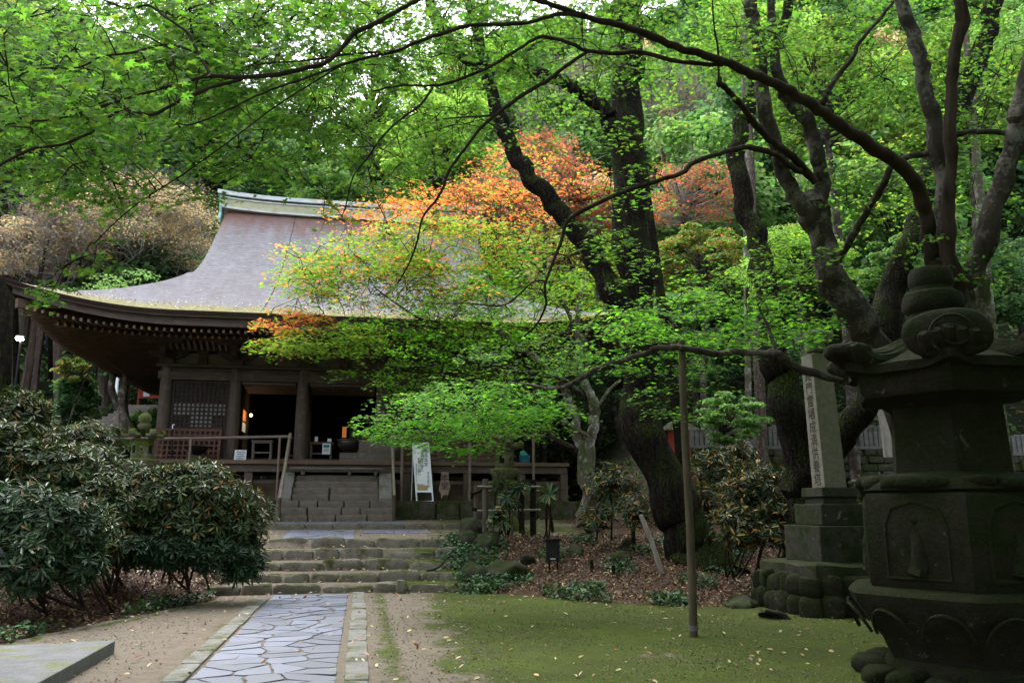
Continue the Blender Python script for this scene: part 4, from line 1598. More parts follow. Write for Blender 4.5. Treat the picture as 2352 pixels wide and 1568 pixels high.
tq = leanp(0, 0, 4.12)
V = []
for z, hw in ((0, .2), (.06, .23), (.10, .22), (.2, .08)):
    for sx, sy in ((-1, -1), (1, -1), (1, 1), (-1, 1)):
        w_ = H(sx * hw, sy * hw, 0); V.append((tq.x + w_.x, tq.y + w_.y, tq.z + z + (.035 if z in (.06, .10) else 0)))
F = [(0, 3, 2, 1), (12, 13, 14, 15)]
for r_ in range(3):
    for e in range(4): F.append((r_ * 4 + e, r_ * 4 + (e + 1) % 4, r_ * 4 + 4 + (e + 1) % 4, r_ * 4 + 4 + e))
m_.raw(V, F); m_.build('cap', M['stone_fence'], mon, bevel=.01)
ndir = Vector((-RS, RC, 0)); rdir = Vector((RC, RS, 0))
M['carve'] = simple('carved_shadow_stone', (.02, .018, .016), (.05, .045, .04), 9, .95, 0, .001, .05)
chars = '雑門霊場成満供養塔'
for k, ch in enumerate(chars):
    z = 3.66 - k * .205
    hw = .185 - .02 * (z - 1.8) / 2.1
    text(ch, leanp(-hw - .003, 0, z), .205, M['carve'], mon, -ndir, Vector((-.033, 0, 1)), name='lettering', thick=.001)

# ---- prop pole under the long bough
pb = ray_ground(1593, 1462)
pt = at(1566, 783, pb.y)
pole = thing('prop_pole', pb, 'thin upright mossy pole propping the long bough over the moss', 'pole')
m_ = MB(); m_.tube([pb + Vector((0, 0, -.1)), pb + (pt - pb) * .35 + Vector((.01, 0, 0)), pb + (pt - pb) * .7 + Vector((-.01, 0, 0)), pt], [.052, .050, .047, .043], 12, .05, 1)
m_.build('shaft', M['bamboo_dark'], pole, smooth=True)
m_ = MB(); m_.tube([pb + Vector((0, 0, .07)), pb + Vector((0, 0, .13))], .058, 12, smooth=False); m_.build('wire_band', M['stone_fence'], pole)

# ---- hand rails of the hall
rail = thing('hand_rail', H(-5, VB + .1, 1.68), 'brown bamboo hand rail along the veranda left of the stairs', 'hand rail', 'hand rails before the hall')
RZ = 3.66
def railpart(root, P, r, mat, name='rail'):
    m_ = MB(); m_.tube(P, r, 8, .03, smooth=False); return m_.build(name, mat, root, smooth=True)
bR = VB - .12
def atb(u, v, b):
    """point of the vertical plane b=const (hall frame) seen at (u, v)"""
    lo = at(u, v, 1.0) - Vector((0, 0, CAMZ))
    # direction d ; find t with -x*RS + y*RC = b
    d = Vector((lo.x, lo.y, lo.z))
    t = b / (-d.x * RS + d.y * RC)
    return Vector((d.x * t, d.y * t, CAMZ + d.z * t))
railpart(rail, [atb(222, 1007, bR), atb(450, 1006, bR), atb(671, 1002, bR)], .045, M['bamboo_red'])
for u in (232, 439, 643):
    t_ = atb(u, 1004, bR); railpart(rail, [t_, Vector((t_.x, t_.y, gz(t_.x, t_.y) if u != 643 else 1.15))], .04, M['bamboo_red'], 'post')
t_ = atb(667, 996, bR - .05); e_ = atb(643, 1147, 23.9)
railpart(rail, [t_, e_], .05, M['bamboo'], 'sloping_rail')
railpart(rail, [Vector((e_.x, e_.y, e_.z + .05)), Vector((e_.x, e_.y, gz(e_.x, e_.y)))], .045, M['bamboo_dark'], 'post')
rail2 = thing('hand_rail', H(3, VB + .1, 1.68), 'brown bamboo hand rail along the veranda right of the stairs', 'hand rail', 'hand rails before the hall')
railpart(rail2, [atb(905, 1003, bR), atb(1060, 1002, bR), atb(1276, 999, bR)], .045, M['bamboo_red'])
for u in (925, 1080, 1225):
    t_ = atb(u, 1001, bR); railpart(rail2, [t_, Vector((t_.x, t_.y, 1.68 if u > 925 else 1.68))], .045, M['bamboo_red'], 'post')
t_ = atb(900, 998, bR - .05); e_ = atb(906, 1145, 23.95)
railpart(rail2, [t_, e_], .045, M['bamboo'], 'sloping_rail')
railpart(rail2, [Vector((e_.x, e_.y, e_.z + .1)), Vector((e_.x, e_.y, gz(e_.x, e_.y)))], .055, M['bamboo_dark'], 'post')

# ---- white banner sign
bs = atb(977, 1147, 25.55); bs.z = 1.70
ban = thing('sign_board', bs, 'tall white banner sign with columns of Japanese writing', 'sign')
bw, bh = .50, 1.86
B0 = atb(976, 1147, 25.5); B0.z = 1.69
bt = atb(969, 1017, 25.85)
upv = (Vector((bt.x - .04, bt.y, bt.z)) - B0).normalized()
xv = rdir
hgt_b = (bt - B0).length
zn = xv.cross(upv)
def bp(x, y, off=0.0):
    return B0 + xv * x + upv * y + zn * off
hw = .245
fr = MB()
for (x0, y0, x1, y1) in ((-hw, 0, hw, 0), (-hw, .3, hw, .3), (-hw, hgt_b, hw, hgt_b), (-hw, 0, -hw, hgt_b), (hw, 0, hw, hgt_b)):
    fr.bar(bp(x0, y0), bp(x1, y1), .04, .04, zn)
for x in (-hw, hw): fr.bar(bp(x, hgt_b * .9), bp(x, hgt_b * .9) + Vector((0, 0, -hgt_b * .88)) + ndir * .35, .03, .03)
fr.build('frame', M['white_paint'], ban)
pn = MB(); pn.raw([bp(-hw, .31, .012)[:], bp(hw, .31, .012)[:], bp(hw, hgt_b - .02, .012)[:], bp(-hw, hgt_b - .02, .012)[:]], [(0, 1, 2, 3)])
pn.raw([bp(-hw, .31, -.012)[:], bp(hw, .31, -.012)[:], bp(hw, hgt_b - .02, -.012)[:], bp(-hw, hgt_b - .02, -.012)[:]], [(0, 3, 2, 1)])
pn.build('panel', M['white_paint'], ban)
def vcol(s_, x, ytop, size, mat=M['ink']):
    text('\n'.join(s_), bp(x, ytop, .015), size, mat, ban, xv, upv, .92, thick=.0006)
vcol('室生寺本堂', .165, hgt_b - .12, .135)
vcol('屋根葺き替え', .03, hgt_b - .27, .115)
vcol('勧募のお願い', -.07, hgt_b - .47, .105)
vcol('本堂の屋根を修理いたします', -.175, hgt_b - .65, .05)
vcol('宗大本山室生寺', .17, .92, .075)
text('━━━━', bp(-.1, .56, .015), .06, M['ink'], ban, xv, upv)
mp = MB(); mp.raw([bp(x, y, .016)[:] for x, y in [(-.20, .34), (.10, .34), (.12, .42), (.21, .47), (.1, .49), (-.04, .515), (-.20, .52)]], [tuple(range(7))])
mp.build('printed_picture', M['tan_print'], ban)

# ---- wooden sign
ws = atb(1021, 1147, 25.6); ws.z = 1.69
wsg = thing('wooden_sign', ws, 'small brown natural wood sign reading two characters', 'sign')
prof = [(-.13, 0), (.13, 0), (.15, .2), (.22, .42), (.16, .62), (.15, .92), (-.14, .93), (-.15, .62), (-.22, .40), (-.23, .28), (-.14, .17)]
m_ = MB(); V = []
n = len(prof)
for off in (0.0, .06):
    for x, z in prof: V.append((ws + rdir * x * .8 + Vector((0, 0, z * .88 + .08)) + ndir * off)[:])
m_.raw(V, [tuple(range(n)), tuple(range(2 * n - 1, n - 1, -1))] + [(k, n + k, n + (k + 1) % n, (k + 1) % n) for k in range(n)])
m_.build('board', M['wood_pale'], wsg, bevel=.015)
m_ = MB(); m_.lathe(ws + Vector((0, .1, 0)), [(.13, 0), (.14, .1), (.12, .2)], 14, wob=.1); m_.build('log_foot', M['bark_brown'], wsg, smooth=True)
text('本\n堂', ws - ndir * .006 + Vector((0, 0, .84)), .25, M['brown_ink'], wsg, rdir, Vector((0, 0, 1)), 1.05, thick=.002)

# ---- things on the veranda and in the doorway
def box_thing(root, name, a, b, z0, sx, sy, h, mat, bev=.006):
    m_ = MB(); m_.box((a, b, z0 + h / 2), (sx, sy, h), hall=True); return m_.build(name, mat, root, bevel=bev)
F0 = 3.06
tb = thing('offering_table', H(-1.42, 28.3, F0), 'low brown table beside the central column inside the doorway', 'table')
box_thing(tb, 'table_top', -1.40, 28.3, F0 + .50, .80, .5, .10, M['wood_red'])
for sa in (-.32, .32):
    for sb in (-.18, .18): box_thing(tb, 'leg', -1.40 + sa, 28.3 + sb, F0, .06, .06, .5, M['wood_step'])
box_thing(tb, 'stretcher', -1.4, 28.12, F0 + .18, .6, .04, .05, M['wood_step'])
cd1 = thing('paper_card', H(-1.5, 28.2, F0 + .6), 'tall small white card standing on the low table', 'card'); box_thing(cd1, 'card', -1.57, 28.2, F0 + .603, .10, .01, .17, M['paper'], 0)
cd2 = thing('paper_card', H(-1.2, 28.2, F0 + .6), 'squat small white card near the right end of the low table', 'card'); box_thing(cd2, 'card', -1.14, 28.2, F0 + .603, .13, .01, .11, M['paper'], 0)
nt_ = thing('notice', H(-1.22, 28.0, F0 + .2), 'pale blue printed notice hanging before the low table', 'notice')
m_ = MB(); m_.box((-1.22, 28.03, F0 + .36), (.26, .01, .36), hall=True); nn = m_.build('sheet', M['paper'], nt_)
m_ = MB(); m_.box((-1.22, 28.02, F0 + .45), (.2, .006, .1), hall=True); m_.build('picture', M['blue'], nn)
for k in range(3):
    m_ = MB(); m_.box((-1.22, 28.02, F0 + .36 - k * .045), (.18, .006, .012), hall=True); m_.build('print_line', M['ink'], nn)
ib = thing('incense_burner', H(-.45, 27.3, F0), 'round dark bronze incense bowl in front of the doorway', 'incense burner')
m_ = MB(); m_.lathe(H(-.45, 27.25, F0 + .22), [(.12, 0), (.2, .03), (.33, .12), (.38, .24), (.37, .34), (.41, .37), (.41, .40), (.34, .40), (.30, .3)], 32); m_.build('bowl', M['bronze'], ib, smooth=True)
box_thing(ib, 'stand', -.45, 27.05, 2.925, .60, .5, .30, M['wood_step'])
ofb = thing('offering_box', H(.35, 27.2, 2.92), 'long pinkish grey wooden offering box on the veranda', 'offering box')
box_thing(ofb, 'chest', .42, 27.0, 2.925, 1.15, .5, .66, M['wood_step'])
box_thing(ofb, 'lid_frame', .42, 27.0, 3.587, 1.22, .56, .05, M['wood_step'])
sc2 = thing('folding_rack', H(-3.2, 27.2, 2.92), 'weathered square wooden stool rack in the left doorway', 'rack')
for sa in (-.27, .27):
    for sb in (0, .3): box_thing(sc2, 'leg', -3.17 + sa, 27.0 + sb, 2.925, .05, .05, .62, M['wood_step'])
for zz in (3.18, 3.5): box_thing(sc2, 'rail', -3.17, 27.0, zz, .56, .04, .05, M['wood_step'])
box_thing(sc2, 'top', -3.17, 27.15, 3.55, .64, .4, .04, M['wood_step'])
ns = thing('paper_notice', H(-3.85, 27.1, 2.93), 'white paper notice leaning at the foot of a column', 'notice')
m_ = MB(); m_.box((-3.83, 27.2, 3.12), (.36, .012, .36), hall=True, rot=Matrix.Rotation(-.2, 3, 'X')); s_ = m_.build('sheet', M['paper'], ns)
for k in range(4):
    m_ = MB(); m_.box((-3.83, 27.19 + (3 - k) * -.0 + .0 + (k * -.012), 3.24 - k * .07), (.26 - .04 * (k % 2), .012, .014), hall=True); m_.build('print_line', M['stone_fence'], s_)
gb = thing('hanging_bowl', atb(452, 1026, 26.8), 'dark shiny bowl on the veranda before the leaning lattice', 'bowl')
c_ = atb(452, 1040, 26.6)
m_ = MB(); m_.lathe(c_, [(.06, -.06), (.22, 0), (.36, .16), (.37, .2), (.3, .22), (.1, .24)], 24); m_.build('bowl', M['black'], gb, smooth=True)
m_ = MB(); m_.lathe(Vector((c_.x, c_.y, 2.93)), [(.2, 0), (.14, .05), (.10, max(.1, c_.z - 2.99))], 16); m_.build('foot', M['wood_dark'], gb, smooth=True)
fp = thing('black_stand', atb(395, 1045, 27.0), 'thin black stand with a pale hook before the left lattice', 'stand')
p0_, p1_ = atb(395, 1040, 27.0), atb(396, 985, 27.0)
p0_.z = 2.93
m_ = MB(); m_.tube([p0_, p1_], .035, 8, smooth=False); m_.build('shaft', M['black'], fp, smooth=True)
m_ = MB(); m_.lathe(p0_, [(.16, 0), (.16, .02), (.04, .04)], 16); m_.build('foot', M['black'], fp)
m_ = MB(); m_.tube([p1_, p1_ + Vector((.0, 0, .12)), p1_ + Vector((.05, 0, .14))], .018, 6); m_.build('hook', M['white_paint'], fp)
wc = thing('small_cabinet', H(-1.0 - 1.3, 28.4, F0), 'small light wood cabinet glimpsed behind the sloping rail', 'cabinet')
box_thing(wc, 'post', -2.42, 28.35, F0, .04, .04, .75, M['wood_red']); box_thing(wc, 'post', -2.28, 28.35, F0, .04, .04, .75, M['wood_red']); box_thing(wc, 'shelf', -2.35, 28.35, F0 + .7, .25, .3, .04, M['wood_red']); box_thing(wc, 'shelf', -2.35, 28.35, F0 + .12, .25, .3, .04, M['wood_red'])
bb_ = thing('bucket', H(4.9, 27.2, 2.92), 'small blue bucket with a teal sheet at the veranda corner', 'bucket')
c_ = atb(1205, 1020, 27.0); c_.z = 2.93
m_ = MB(); m_.lathe(c_, [(.15, 0), (.19, .27), (.2, .28), (.17, .27), (.14, .05)], 20); m_.build('pail', M['blue'], bb_, smooth=True)
M['teal'] = simple('teal_sheet', (.03, .2, .2), (.06, .3, .28), 5, .6)
m_ = MB(); m_.raw([(c_ + Vector(v))[:] for v in ((-.16, .0, .27), (.14, -.02, .28), (-.02, .03, .46), (-.15, .05, .42))] , [(0, 1, 2, 3)]); m_.build('sheet', M['teal'], bb_)

# ---- low bamboo fence round the middle lantern
bf = thing('bamboo_fence', at(1160, 1205, 20.2), 'low rustic bamboo and log fence round the middle stone lantern', 'fence')
def fpost(u, v0, v1, Y, r, mat):
    g_ = at(u, v1, Y); t_ = at(u, v0, Y)
    z = gz(g_.x, g_.y)
    m_ = MB(); m_.tube([Vector((t_.x, t_.y, z - .1)), Vector((t_.x, t_.y, t_.z))], r, 10, .08, u, smooth=False); m_.build('post', mat, bf, smooth=True)
fpost(1115, 1099, 1175, 19.9, .07, M['wood_v']); fpost(1094, 1112, 1205, 21.2, .06, M['wood_v']); fpost(1198, 1122, 1205, 21.3, .07, M['bark_dark']); fpost(1224, 1101, 1210, 20.0, .075, M['bark_dark'])
fpost(1152, 1110, 1180, 23.3, .05, M['wood_v'])
def frail(u0, v0, Y0, u1, v1, Y1, r, mat, nm='rail'):
    m_ = MB(); a_, b_2 = at(u0, v0, Y0), at(u1, v1, Y1); m_.tube([a_, (a_ + b_2) / 2 + Vector((0, 0, -.01)), b_2], r, 8, .06, u0, nsub=6); m_.build(nm, mat, bf, smooth=True)
frail(1097, 1117, 19.8, 1243, 1117, 19.9, .028, M['bamboo']); frail(1083, 1134, 21.2, 1110, 1123, 20.2, .04, M['bark_dark']); frail(1120, 1128, 21.2, 1240, 1128, 21.2, .03, M['wood_v'])
frail(1084, 1168, 20.0, 1108, 1170, 20.0, .045, M['bark_dark']); frail(1096, 1172, 19.9, 1242, 1170, 19.9, .026, M['bamboo']); frail(1085, 1133, 19.9, 1083, 1142, 21, .03, M['bark_dark'])

# ---- small things on the mound and steps
def ground_pt(u, v): return ray_ground(u, v)
g_ = ground_pt(1270, 1312)
bx = thing('box_on_post', g_, 'black box on a short post standing in the leaf litter', 'box')
S1 = g_.y / FPX
m_ = MB(); m_.box(g_ + Vector((0, 0, 46 * S1)), (30 * S1, .16, 44 * S1), taper=1.0); bo = m_.build('case', M['black'], bx, bevel=.006)
m_ = MB(); m_.box(g_ + Vector((0, -.02, 70 * S1)), (38 * S1, .22, .02)); m_.build('lid', M['black'], bx)
for dx in (-.07, .09):
    m_ = MB(); m_.box(g_ + Vector((dx, .02, 10 * S1)), (.035, .035, 44 * S1)); m_.build('post', M['bark_dark'], bx)
m_ = MB(); m_.box(g_ + Vector((0, -.082, 28 * S1)), (.1, .006, .015)); m_.build('label_strip', M['paper'], bo)


def stake(u0, v0, u1, v1, r, mat, name, label, cat, group=None, Yb=None):
    b0 = ground_pt(u1, v1)
    t0 = at(u0, v0, b0.y)
    t_ = thing(name, b0, label, cat, group)
    m_ = MB(); m_.tube([b0 - Vector((0, 0, .08)), (b0 + t0) / 2 + Vector((.01, 0, 0)), t0], [r, r * .95, r * .8], 8, .12, u0); m_.build('shaft', mat, t_, smooth=True)
    return t_
stake(1472, 1182, 1522, 1316, .05, M['bark_pale'], 'leaning_stake', 'pale grey stake leaning against the leafy mound by the dark trunk', 'stake')
stake(1702, 1200, 1705, 1268, .035, M['black'], 'garden_post', 'short black post between the big trunk and the monument', 'post', 'short posts on the mound')
stake(1358, 1285, 1359, 1312, .04, M['bark_dark'], 'garden_post', 'short dark stub of a post right of the black box', 'post', 'short posts on the mound')
stake(1408, 1298, 1409, 1325, .035, M['bark_dark'], 'garden_post', 'thin dark stub of a post left of the leaning stake foot', 'post', 'short posts on the mound')
stake(1258, 1150, 1270, 1222, .045, M['bark_dark'], 'garden_post', 'dark leaning post topped with drooping leaves by the bamboo fence', 'post', 'short posts on the mound')
stake(1176, 1165, 1175, 1235, .03, M['wood_v'], 'garden_post', 'slender grey post before the bamboo fence', 'post', 'short posts on the mound')
g_ = ground_pt(919, 1362)
sp_ = thing('stone_marker', g_, 'small square stone marker post at the foot of the steps', 'marker')
m_ = MB(); rblock(m_, g_ + Vector((0, 0, .10)), (.13, .12, .27), 9, .006, .2, seed=3); m_.build('post', M['stone_step'], sp_, smooth=True)
m_ = MB(); rblock(m_, g_ + Vector((0.02, 0.02, .0)), (.3, .26, .07), 4, .02, .2, seed=5); m_.build('foot', M['rock_moss'], sp_, smooth=True)
h0 = [ground_pt(980, 1330), ground_pt(1005, 1317), ground_pt(1035, 1303), ground_pt(1062, 1300)]
m_ = MB(); m_.tube([h0[0] + Vector((0, 0, .03)), h0[1] + Vector((0, 0, .08)), h0[2] + Vector((0, 0, .1)), h0[3] + Vector((0, 0, .04))], .022, 7)
hz = m_.build('hose', M['black'], None, smooth=True)
tag(hz, 'piece of black hose lying across the mossy steps', 'hose')
# mossy rocks
RK = [(1085, 1230, .75, .6, .55), (1120, 1265, .55, .5, .6), (1105, 1300, .5, .5, .4), (1165, 1330, .95, .7, .42), (1090, 1335, .5, .5, .35), (1210, 1300, .38, .3, .2), (1325, 1275, .5, .35, .3),
      (1430, 1290, .62, .4, .22), (1715, 1395, .8, .6, .09), (1445, 1262, .35, .3, .18), (1075, 1255, .6, .5, .5), (1780, 1420, .5, .4, .06)]
RL = ['large mossy rock at the top right of the steps', 'tall mossy rock behind the step edge', 'mossy rock amid ivy right of the steps', 'broad low mossy boulder at the foot of the leafy mound', 'small mossy rock beside the lowest step',
      'small mossy stone left of the black box', 'rounded mossy stone right of the black box', 'flat grey and mossy stone before the leaning stake', 'flat bright mossy stone by the monument base', 'little mossy stone high on the leafy mound', 'mossy rock beside the second step', 'flat mossy patch stone on the open moss']
for (u, v, sx, sy, h), lb in zip(RK, RL):
    g_ = ground_pt(u, v)
    m_ = MB(); rblock(m_, g_ + Vector((0, sy * .3, h * .12)), (sx * .85, sy, h * 1.15), 3.2, .16, u * .7, seed=u, grid=CG8)
    o = m_.build('mossy_rock', M['rock_moss'], None, smooth=True); tag(o, lb, 'rock', 'mossy rocks on the mound and moss')

# ---- far right: stone fence on a wall
def wall_fence(u0, u1, v_top, v_bot, vw, Y0, Y1, label, wlabel, seed):
    rg = np.random.default_rng(seed)
    fe = thing('stone_fence', at((u0 + u1) / 2, v_bot, (Y0 + Y1) / 2), label, 'fence', 'stone picket fences at the right')
    n = int((u1 - u0) / 11)
    for k in range(n + 1):
        t = k / n
        u = u0 + (u1 - u0) * t; Y = Y0 + (Y1 - Y0) * t
        p0_ = at(u, v_bot, Y); p1_ = at(u, v_top + rg.uniform(-3, 3), Y); p1_.x = p0_.x
        m_ = MB(); m_.box((p0_ + p1_) / 2, (.13, .13, p1_.z - p0_.z), taper=.94); m_.build('picket', M['stone_fence'], fe, bevel=.01)
    m_ = MB(); m_.bar(at(u0, v_bot, Y0) + Vector((0, -.02, .03)), at(u1, v_bot, Y1) + Vector((0, -.02, .03)), .2, .1); m_.bar(at(u0, v_top + 12, Y0), at(u1, v_top + 12, Y1), .05, .07); m_.build('rail', M['stone_fence'], fe)
    wl = thing('stone_wall', at((u0 + u1) / 2, vw, (Y0 + Y1) / 2), wlabel, 'wall')
    m_ = MB()
    rows = 4
    for r_ in range(rows):
        t = 0.0
        while t < 1:
            dt = rg.uniform(.06, .13)
            u = u0 + (u1 - u0) * (t + dt / 2); Y = Y0 + (Y1 - Y0) * t
            va = v_bot + (vw - v_bot) * (r_ + .5) / rows
            p_ = at(u, va, Y)
            rblock(m_, p_ + Vector((0, .1, 0)), ((u1 - u0) * dt * Y / FPX * 1.02, .5, (vw - v_bot) / rows * Y / FPX * .98), 7, .05, 0, seed=t * 30 + r_)
            t += dt
    m_.build('wall_stones', M['stone_wall'], wl, smooth=True)
wall_fence(1590, 1745, 985, 1028, 1085, 29.5, 29.0, 'pale stone picket fence beyond the prop pole', 'mossy wall below the pale picket fence', 3)
wall_fence(1748, 2045, 978, 1030, 1100, 27.5, 27.0, 'grey stone picket fence behind the monument', 'mossy stone wall behind the monument', 4)
wall_fence(2240, 2420, 1000, 1045, 1120, 25.5, 25.0, 'stone picket fence right of the large lantern', 'mossy wall right of the large lantern', 6)
# pale posts
ps = thing('lichened_post', at(2030, 1045, 24), 'blue grey lichen streaked post right of the monument', 'post')
m_ = MB(); m_.tube([at(2040, 1050, 24), at(2033, 990, 24), at(2015, 900, 24)], [.13, .13, .12], 10, .1, 3); m_.build('shaft', M['bark_pale'], ps, smooth=True)
# little shrine behind big trunk
sh = thing('small_shrine', at(1558, 1045, 31), 'tiny vermilion shrine with a tiled roof beyond the big trunk', 'shrine')
c_ = at(1558, 1018, 31)
m_ = MB(); m_.box(c_, (.9, .8, .9)); m_.build('body', M['vermilion'], sh, bevel=.01)
m_ = MB(); m_.box(c_ + Vector((0, 0, .62)), (1.5, 1.4, .34), taper=.4); m_.build('roof', M['stone_fence'], sh, bevel=.01)
m_ = MB(); m_.box(c_ + Vector((0, 0, -1.2)), (1.2, 1.1, 1.5)); m_.build('plinth', M['stone_wall'], sh)

# ---- far left: steps, shrine gate, posts, lamp, people
s0 = at(244, 966, 36)
ls = thing('hillside_steps', s0, 'far flight of earth and log steps climbing left of the hall', 'steps')
for k in range(9):
    z = s0.z - .5 + k * .19
    m_ = MB(); m_.box((s0.x + .04 * k, s0.y + k * .45, z), (2.3, .5, .2)); m_.build('step', M['wood_step'], ls, bevel=.02)
sg2 = thing('red_fence', at(342, 905, 44), 'distant red board fence with a white notice left of the hall corner', 'fence')
c_ = at(345, 903, 44)
m_ = MB(); m_.box(c_, (1.3, .1, .55)); m_.build('boards', M['vermilion'], sg2)
for dx in (-.6, .6):
    m_ = MB(); m_.box(c_ + Vector((dx, .02, -.4)), (.1, .12, 1.3)); m_.build('post', M['vermilion'], sg2)
m_ = MB(); m_.box(at(339, 902, 44) + Vector((0, -.12, 0)), (.33, .03, .42)); m_.build('notice', M['white_paint'], sg2)
wp = thing('white_post', at(269, 895, 37), 'slim white marker post between the far left trunks', 'post')
m_ = MB(); m_.box(at(269, 880, 37), (.13, .13, 1.3), taper=.8); m_.build('shaft', M['white_paint'], wp, bevel=.02)
lp = thing('lamp_post', at(45, 900, 36), 'glowing white lamp on a thin post among the cedars', 'lamp')
c_ = at(45, 778, 36)
m_ = MB(); m_.lathe(c_, [(.03, -.09), (.13, -.06), (.17, 0), (.13, .06), (.03, .09)], 16); m_.build('globe', M['lamp_white'], lp, smooth=True)
m_ = MB(); m_.tube([c_ + Vector((.0, .1, .1)), Vector((c_.x, c_.y + .1, gz(c_.x, c_.y)))], .05, 8, smooth=False); m_.build('shaft', M['black'], lp, smooth=True)
m_ = MB(); m_.lathe(c_ + Vector((0, 0, .1)), [(.2, 0), (.14, .06), (.03, .1)], 16); m_.build('shade', M['black'], lp, smooth=True)


def person(loc, face, coat, legs, hairm, label, bagm=None):
    loc = Vector(loc)
    root = thing('person', loc, label, 'person', None, 0)
    me = bpy.data.meshes.new('body')
    J = {'pel': (0, 0, .95), 'wa': (0, 0, 1.1), 'ch': (0, .01, 1.3), 'nk': (0, 0, 1.44), 'hd': (0, -.02, 1.53), 'tp': (0, -.01, 1.64),
         'sl': (-.17, 0, 1.38), 'el': (-.24, .02, 1.12), 'wl': (-.23, -.12, .93), 'hl': (-.22, -.17, .86),
         'sr': (.17, 0, 1.38), 'er': (.24, .02, 1.12), 'wr': (.22, -.12, .93), 'hr': (.21, -.17, .86),
         'pl': (-.09, 0, .9), 'kl': (-.10, -.05, .5), 'al': (-.1, .05, .08), 'fl': (-.1, -.12, .03),
         'pr': (.09, 0, .9), 'kr': (.10, .0, .5), 'ar': (.1, .08, .08), 'fr': (.1, -.08, .03)}
    R_ = {'pel': .15, 'wa': .13, 'ch': .155, 'nk': .055, 'hd': .095, 'tp': .075, 'sl': .07, 'el': .05, 'wl': .035, 'hl': .04, 'sr': .07, 'er': .05, 'wr': .035, 'hr': .04,
          'pl': .09, 'kl': .06, 'al': .045, 'fl': .04, 'pr': .09, 'kr': .06, 'ar': .045, 'fr': .04}
    E = [('pel', 'wa'), ('wa', 'ch'), ('ch', 'nk'), ('nk', 'hd'), ('hd', 'tp'), ('ch', 'sl'), ('sl', 'el'), ('el', 'wl'), ('wl', 'hl'), ('ch', 'sr'), ('sr', 'er'), ('er', 'wr'), ('wr', 'hr'),
         ('pel', 'pl'), ('pl', 'kl'), ('kl', 'al'), ('al', 'fl'), ('pel', 'pr'), ('pr', 'kr'), ('kr', 'ar'), ('ar', 'fr')]
    keys = list(J)
    rm = Matrix.Rotation(face, 3, 'Z')
    me.from_pydata([(loc + rm @ Vector(J[k])) [:] for k in keys], [(keys.index(a), keys.index(b)) for a, b in E], [])
    o = bpy.data.objects.new('body', me); COL.objects.link(o)
    sk = o.modifiers.new('skin', 'SKIN')
    for k, vd in zip(keys, me.skin_vertices[0].data):
        vd.radius = (R_[k], R_[k] * .8); vd.use_root = (k == 'pel')
    su = o.modifiers.new('sub', 'SUBSURF'); su.levels = 2; su.render_levels = 2
    me.materials.append(coat)
    par(o, root)
    m_ = MB(); rblock(m_, loc + rm @ Vector((0, -.035, 1.56)), (.15, .18, .22), 2, .003, face); m_.build('face', M['skin'], root, smooth=True)
    m_ = MB(); rblock(m_, loc + rm @ Vector((0, .02, 1.60)), (.19, .2, .20), 2, .006, face); m_.build('hair', hairm, root, smooth=True)
    for sx in (-.09, .09):
        m_ = MB(); k_ = 'l' if sx < 0 else 'r'
        m_.tube([loc + rm @ Vector(J['p' + k_]), loc + rm @ Vector(J['k' + k_]), loc + rm @ Vector(J['a' + k_])], [.105, .08, .07], 10, 0, 0); m_.build('trousers', legs, root, smooth=True)
    return root
pp = at(77, 858, 50); pz_ = pp.z - 1.35
person((pp.x, pp.y, max(pz_, gz(pp.x, pp.y))), .4, M['pink_cloth'], M['navy_cloth'], M['hair'], 'distant person in a pale pink top among the cedars')
pp = at(103, 861, 50)
person((pp.x, pp.y, max(pp.z - 1.35, gz(pp.x, pp.y))), -.5, M['navy_cloth'], M['navy_cloth'], M['red_cloth'], 'distant person in navy with a red hat among the cedars')
# ------------------------------------------------------------------ trees
G_B = (.11, .235, .045); G_M = (.072, .165, .038); G_D = (.028, .085, .022); G_Y = (.14, .22, .045); YEL = (.36, .27, .08)
ORA = (.46, .165, .09); RED = (.43, .095, .065); TAN = (.52, .41, .27); OLI = (.10, .12, .035); BLG = (.03, .075, .04)
MIX = {
    'near': [(G_B, 6), (G_M, 4), (G_Y, 1)],
    'neard': [(G_B, 3), (G_M, 5), (G_D, 2)],
    'ygreen': [(G_B, 4), (G_Y, 6), (YEL, .5)],
    'autumn': [(G_Y, 5), (YEL, .8), (ORA, 2.0), (G_B, 5)],
    'orange': [(ORA, 5), (RED, 4), (YEL, .4), (G_Y, 3)],
    'lit_green': [((.12, .30, .035), 6), ((.09, .24, .03), 4), ((.15, .32, .05), 2)],  # greens painted brighter to make up for shade on the lower sprays
    'redd': [(ORA, 5), (RED, 4), (G_Y, 2.5)],
    'yell': [(YEL, 1.2), (G_Y, 4), (ORA, 1.2), (G_B, 5)],
    'tan': [(TAN, 6), (YEL, 1), ((.35, .30, .2), 2)],
    'ever': [((.06, .125, .065), 4), ((.065, .15, .05), 4), ((.11, .19, .07), 2)],
    'midg': [((.14, .27, .085), 5), ((.165, .26, .09), 4), ((.09, .21, .055), 2)],
    'light': [((.2, .38, .06), 5), ((.28, .42, .08), 4), (G_B, 2)],
    'cedar': [((.02, .05, .02), 5), ((.035, .07, .025), 4)],
}


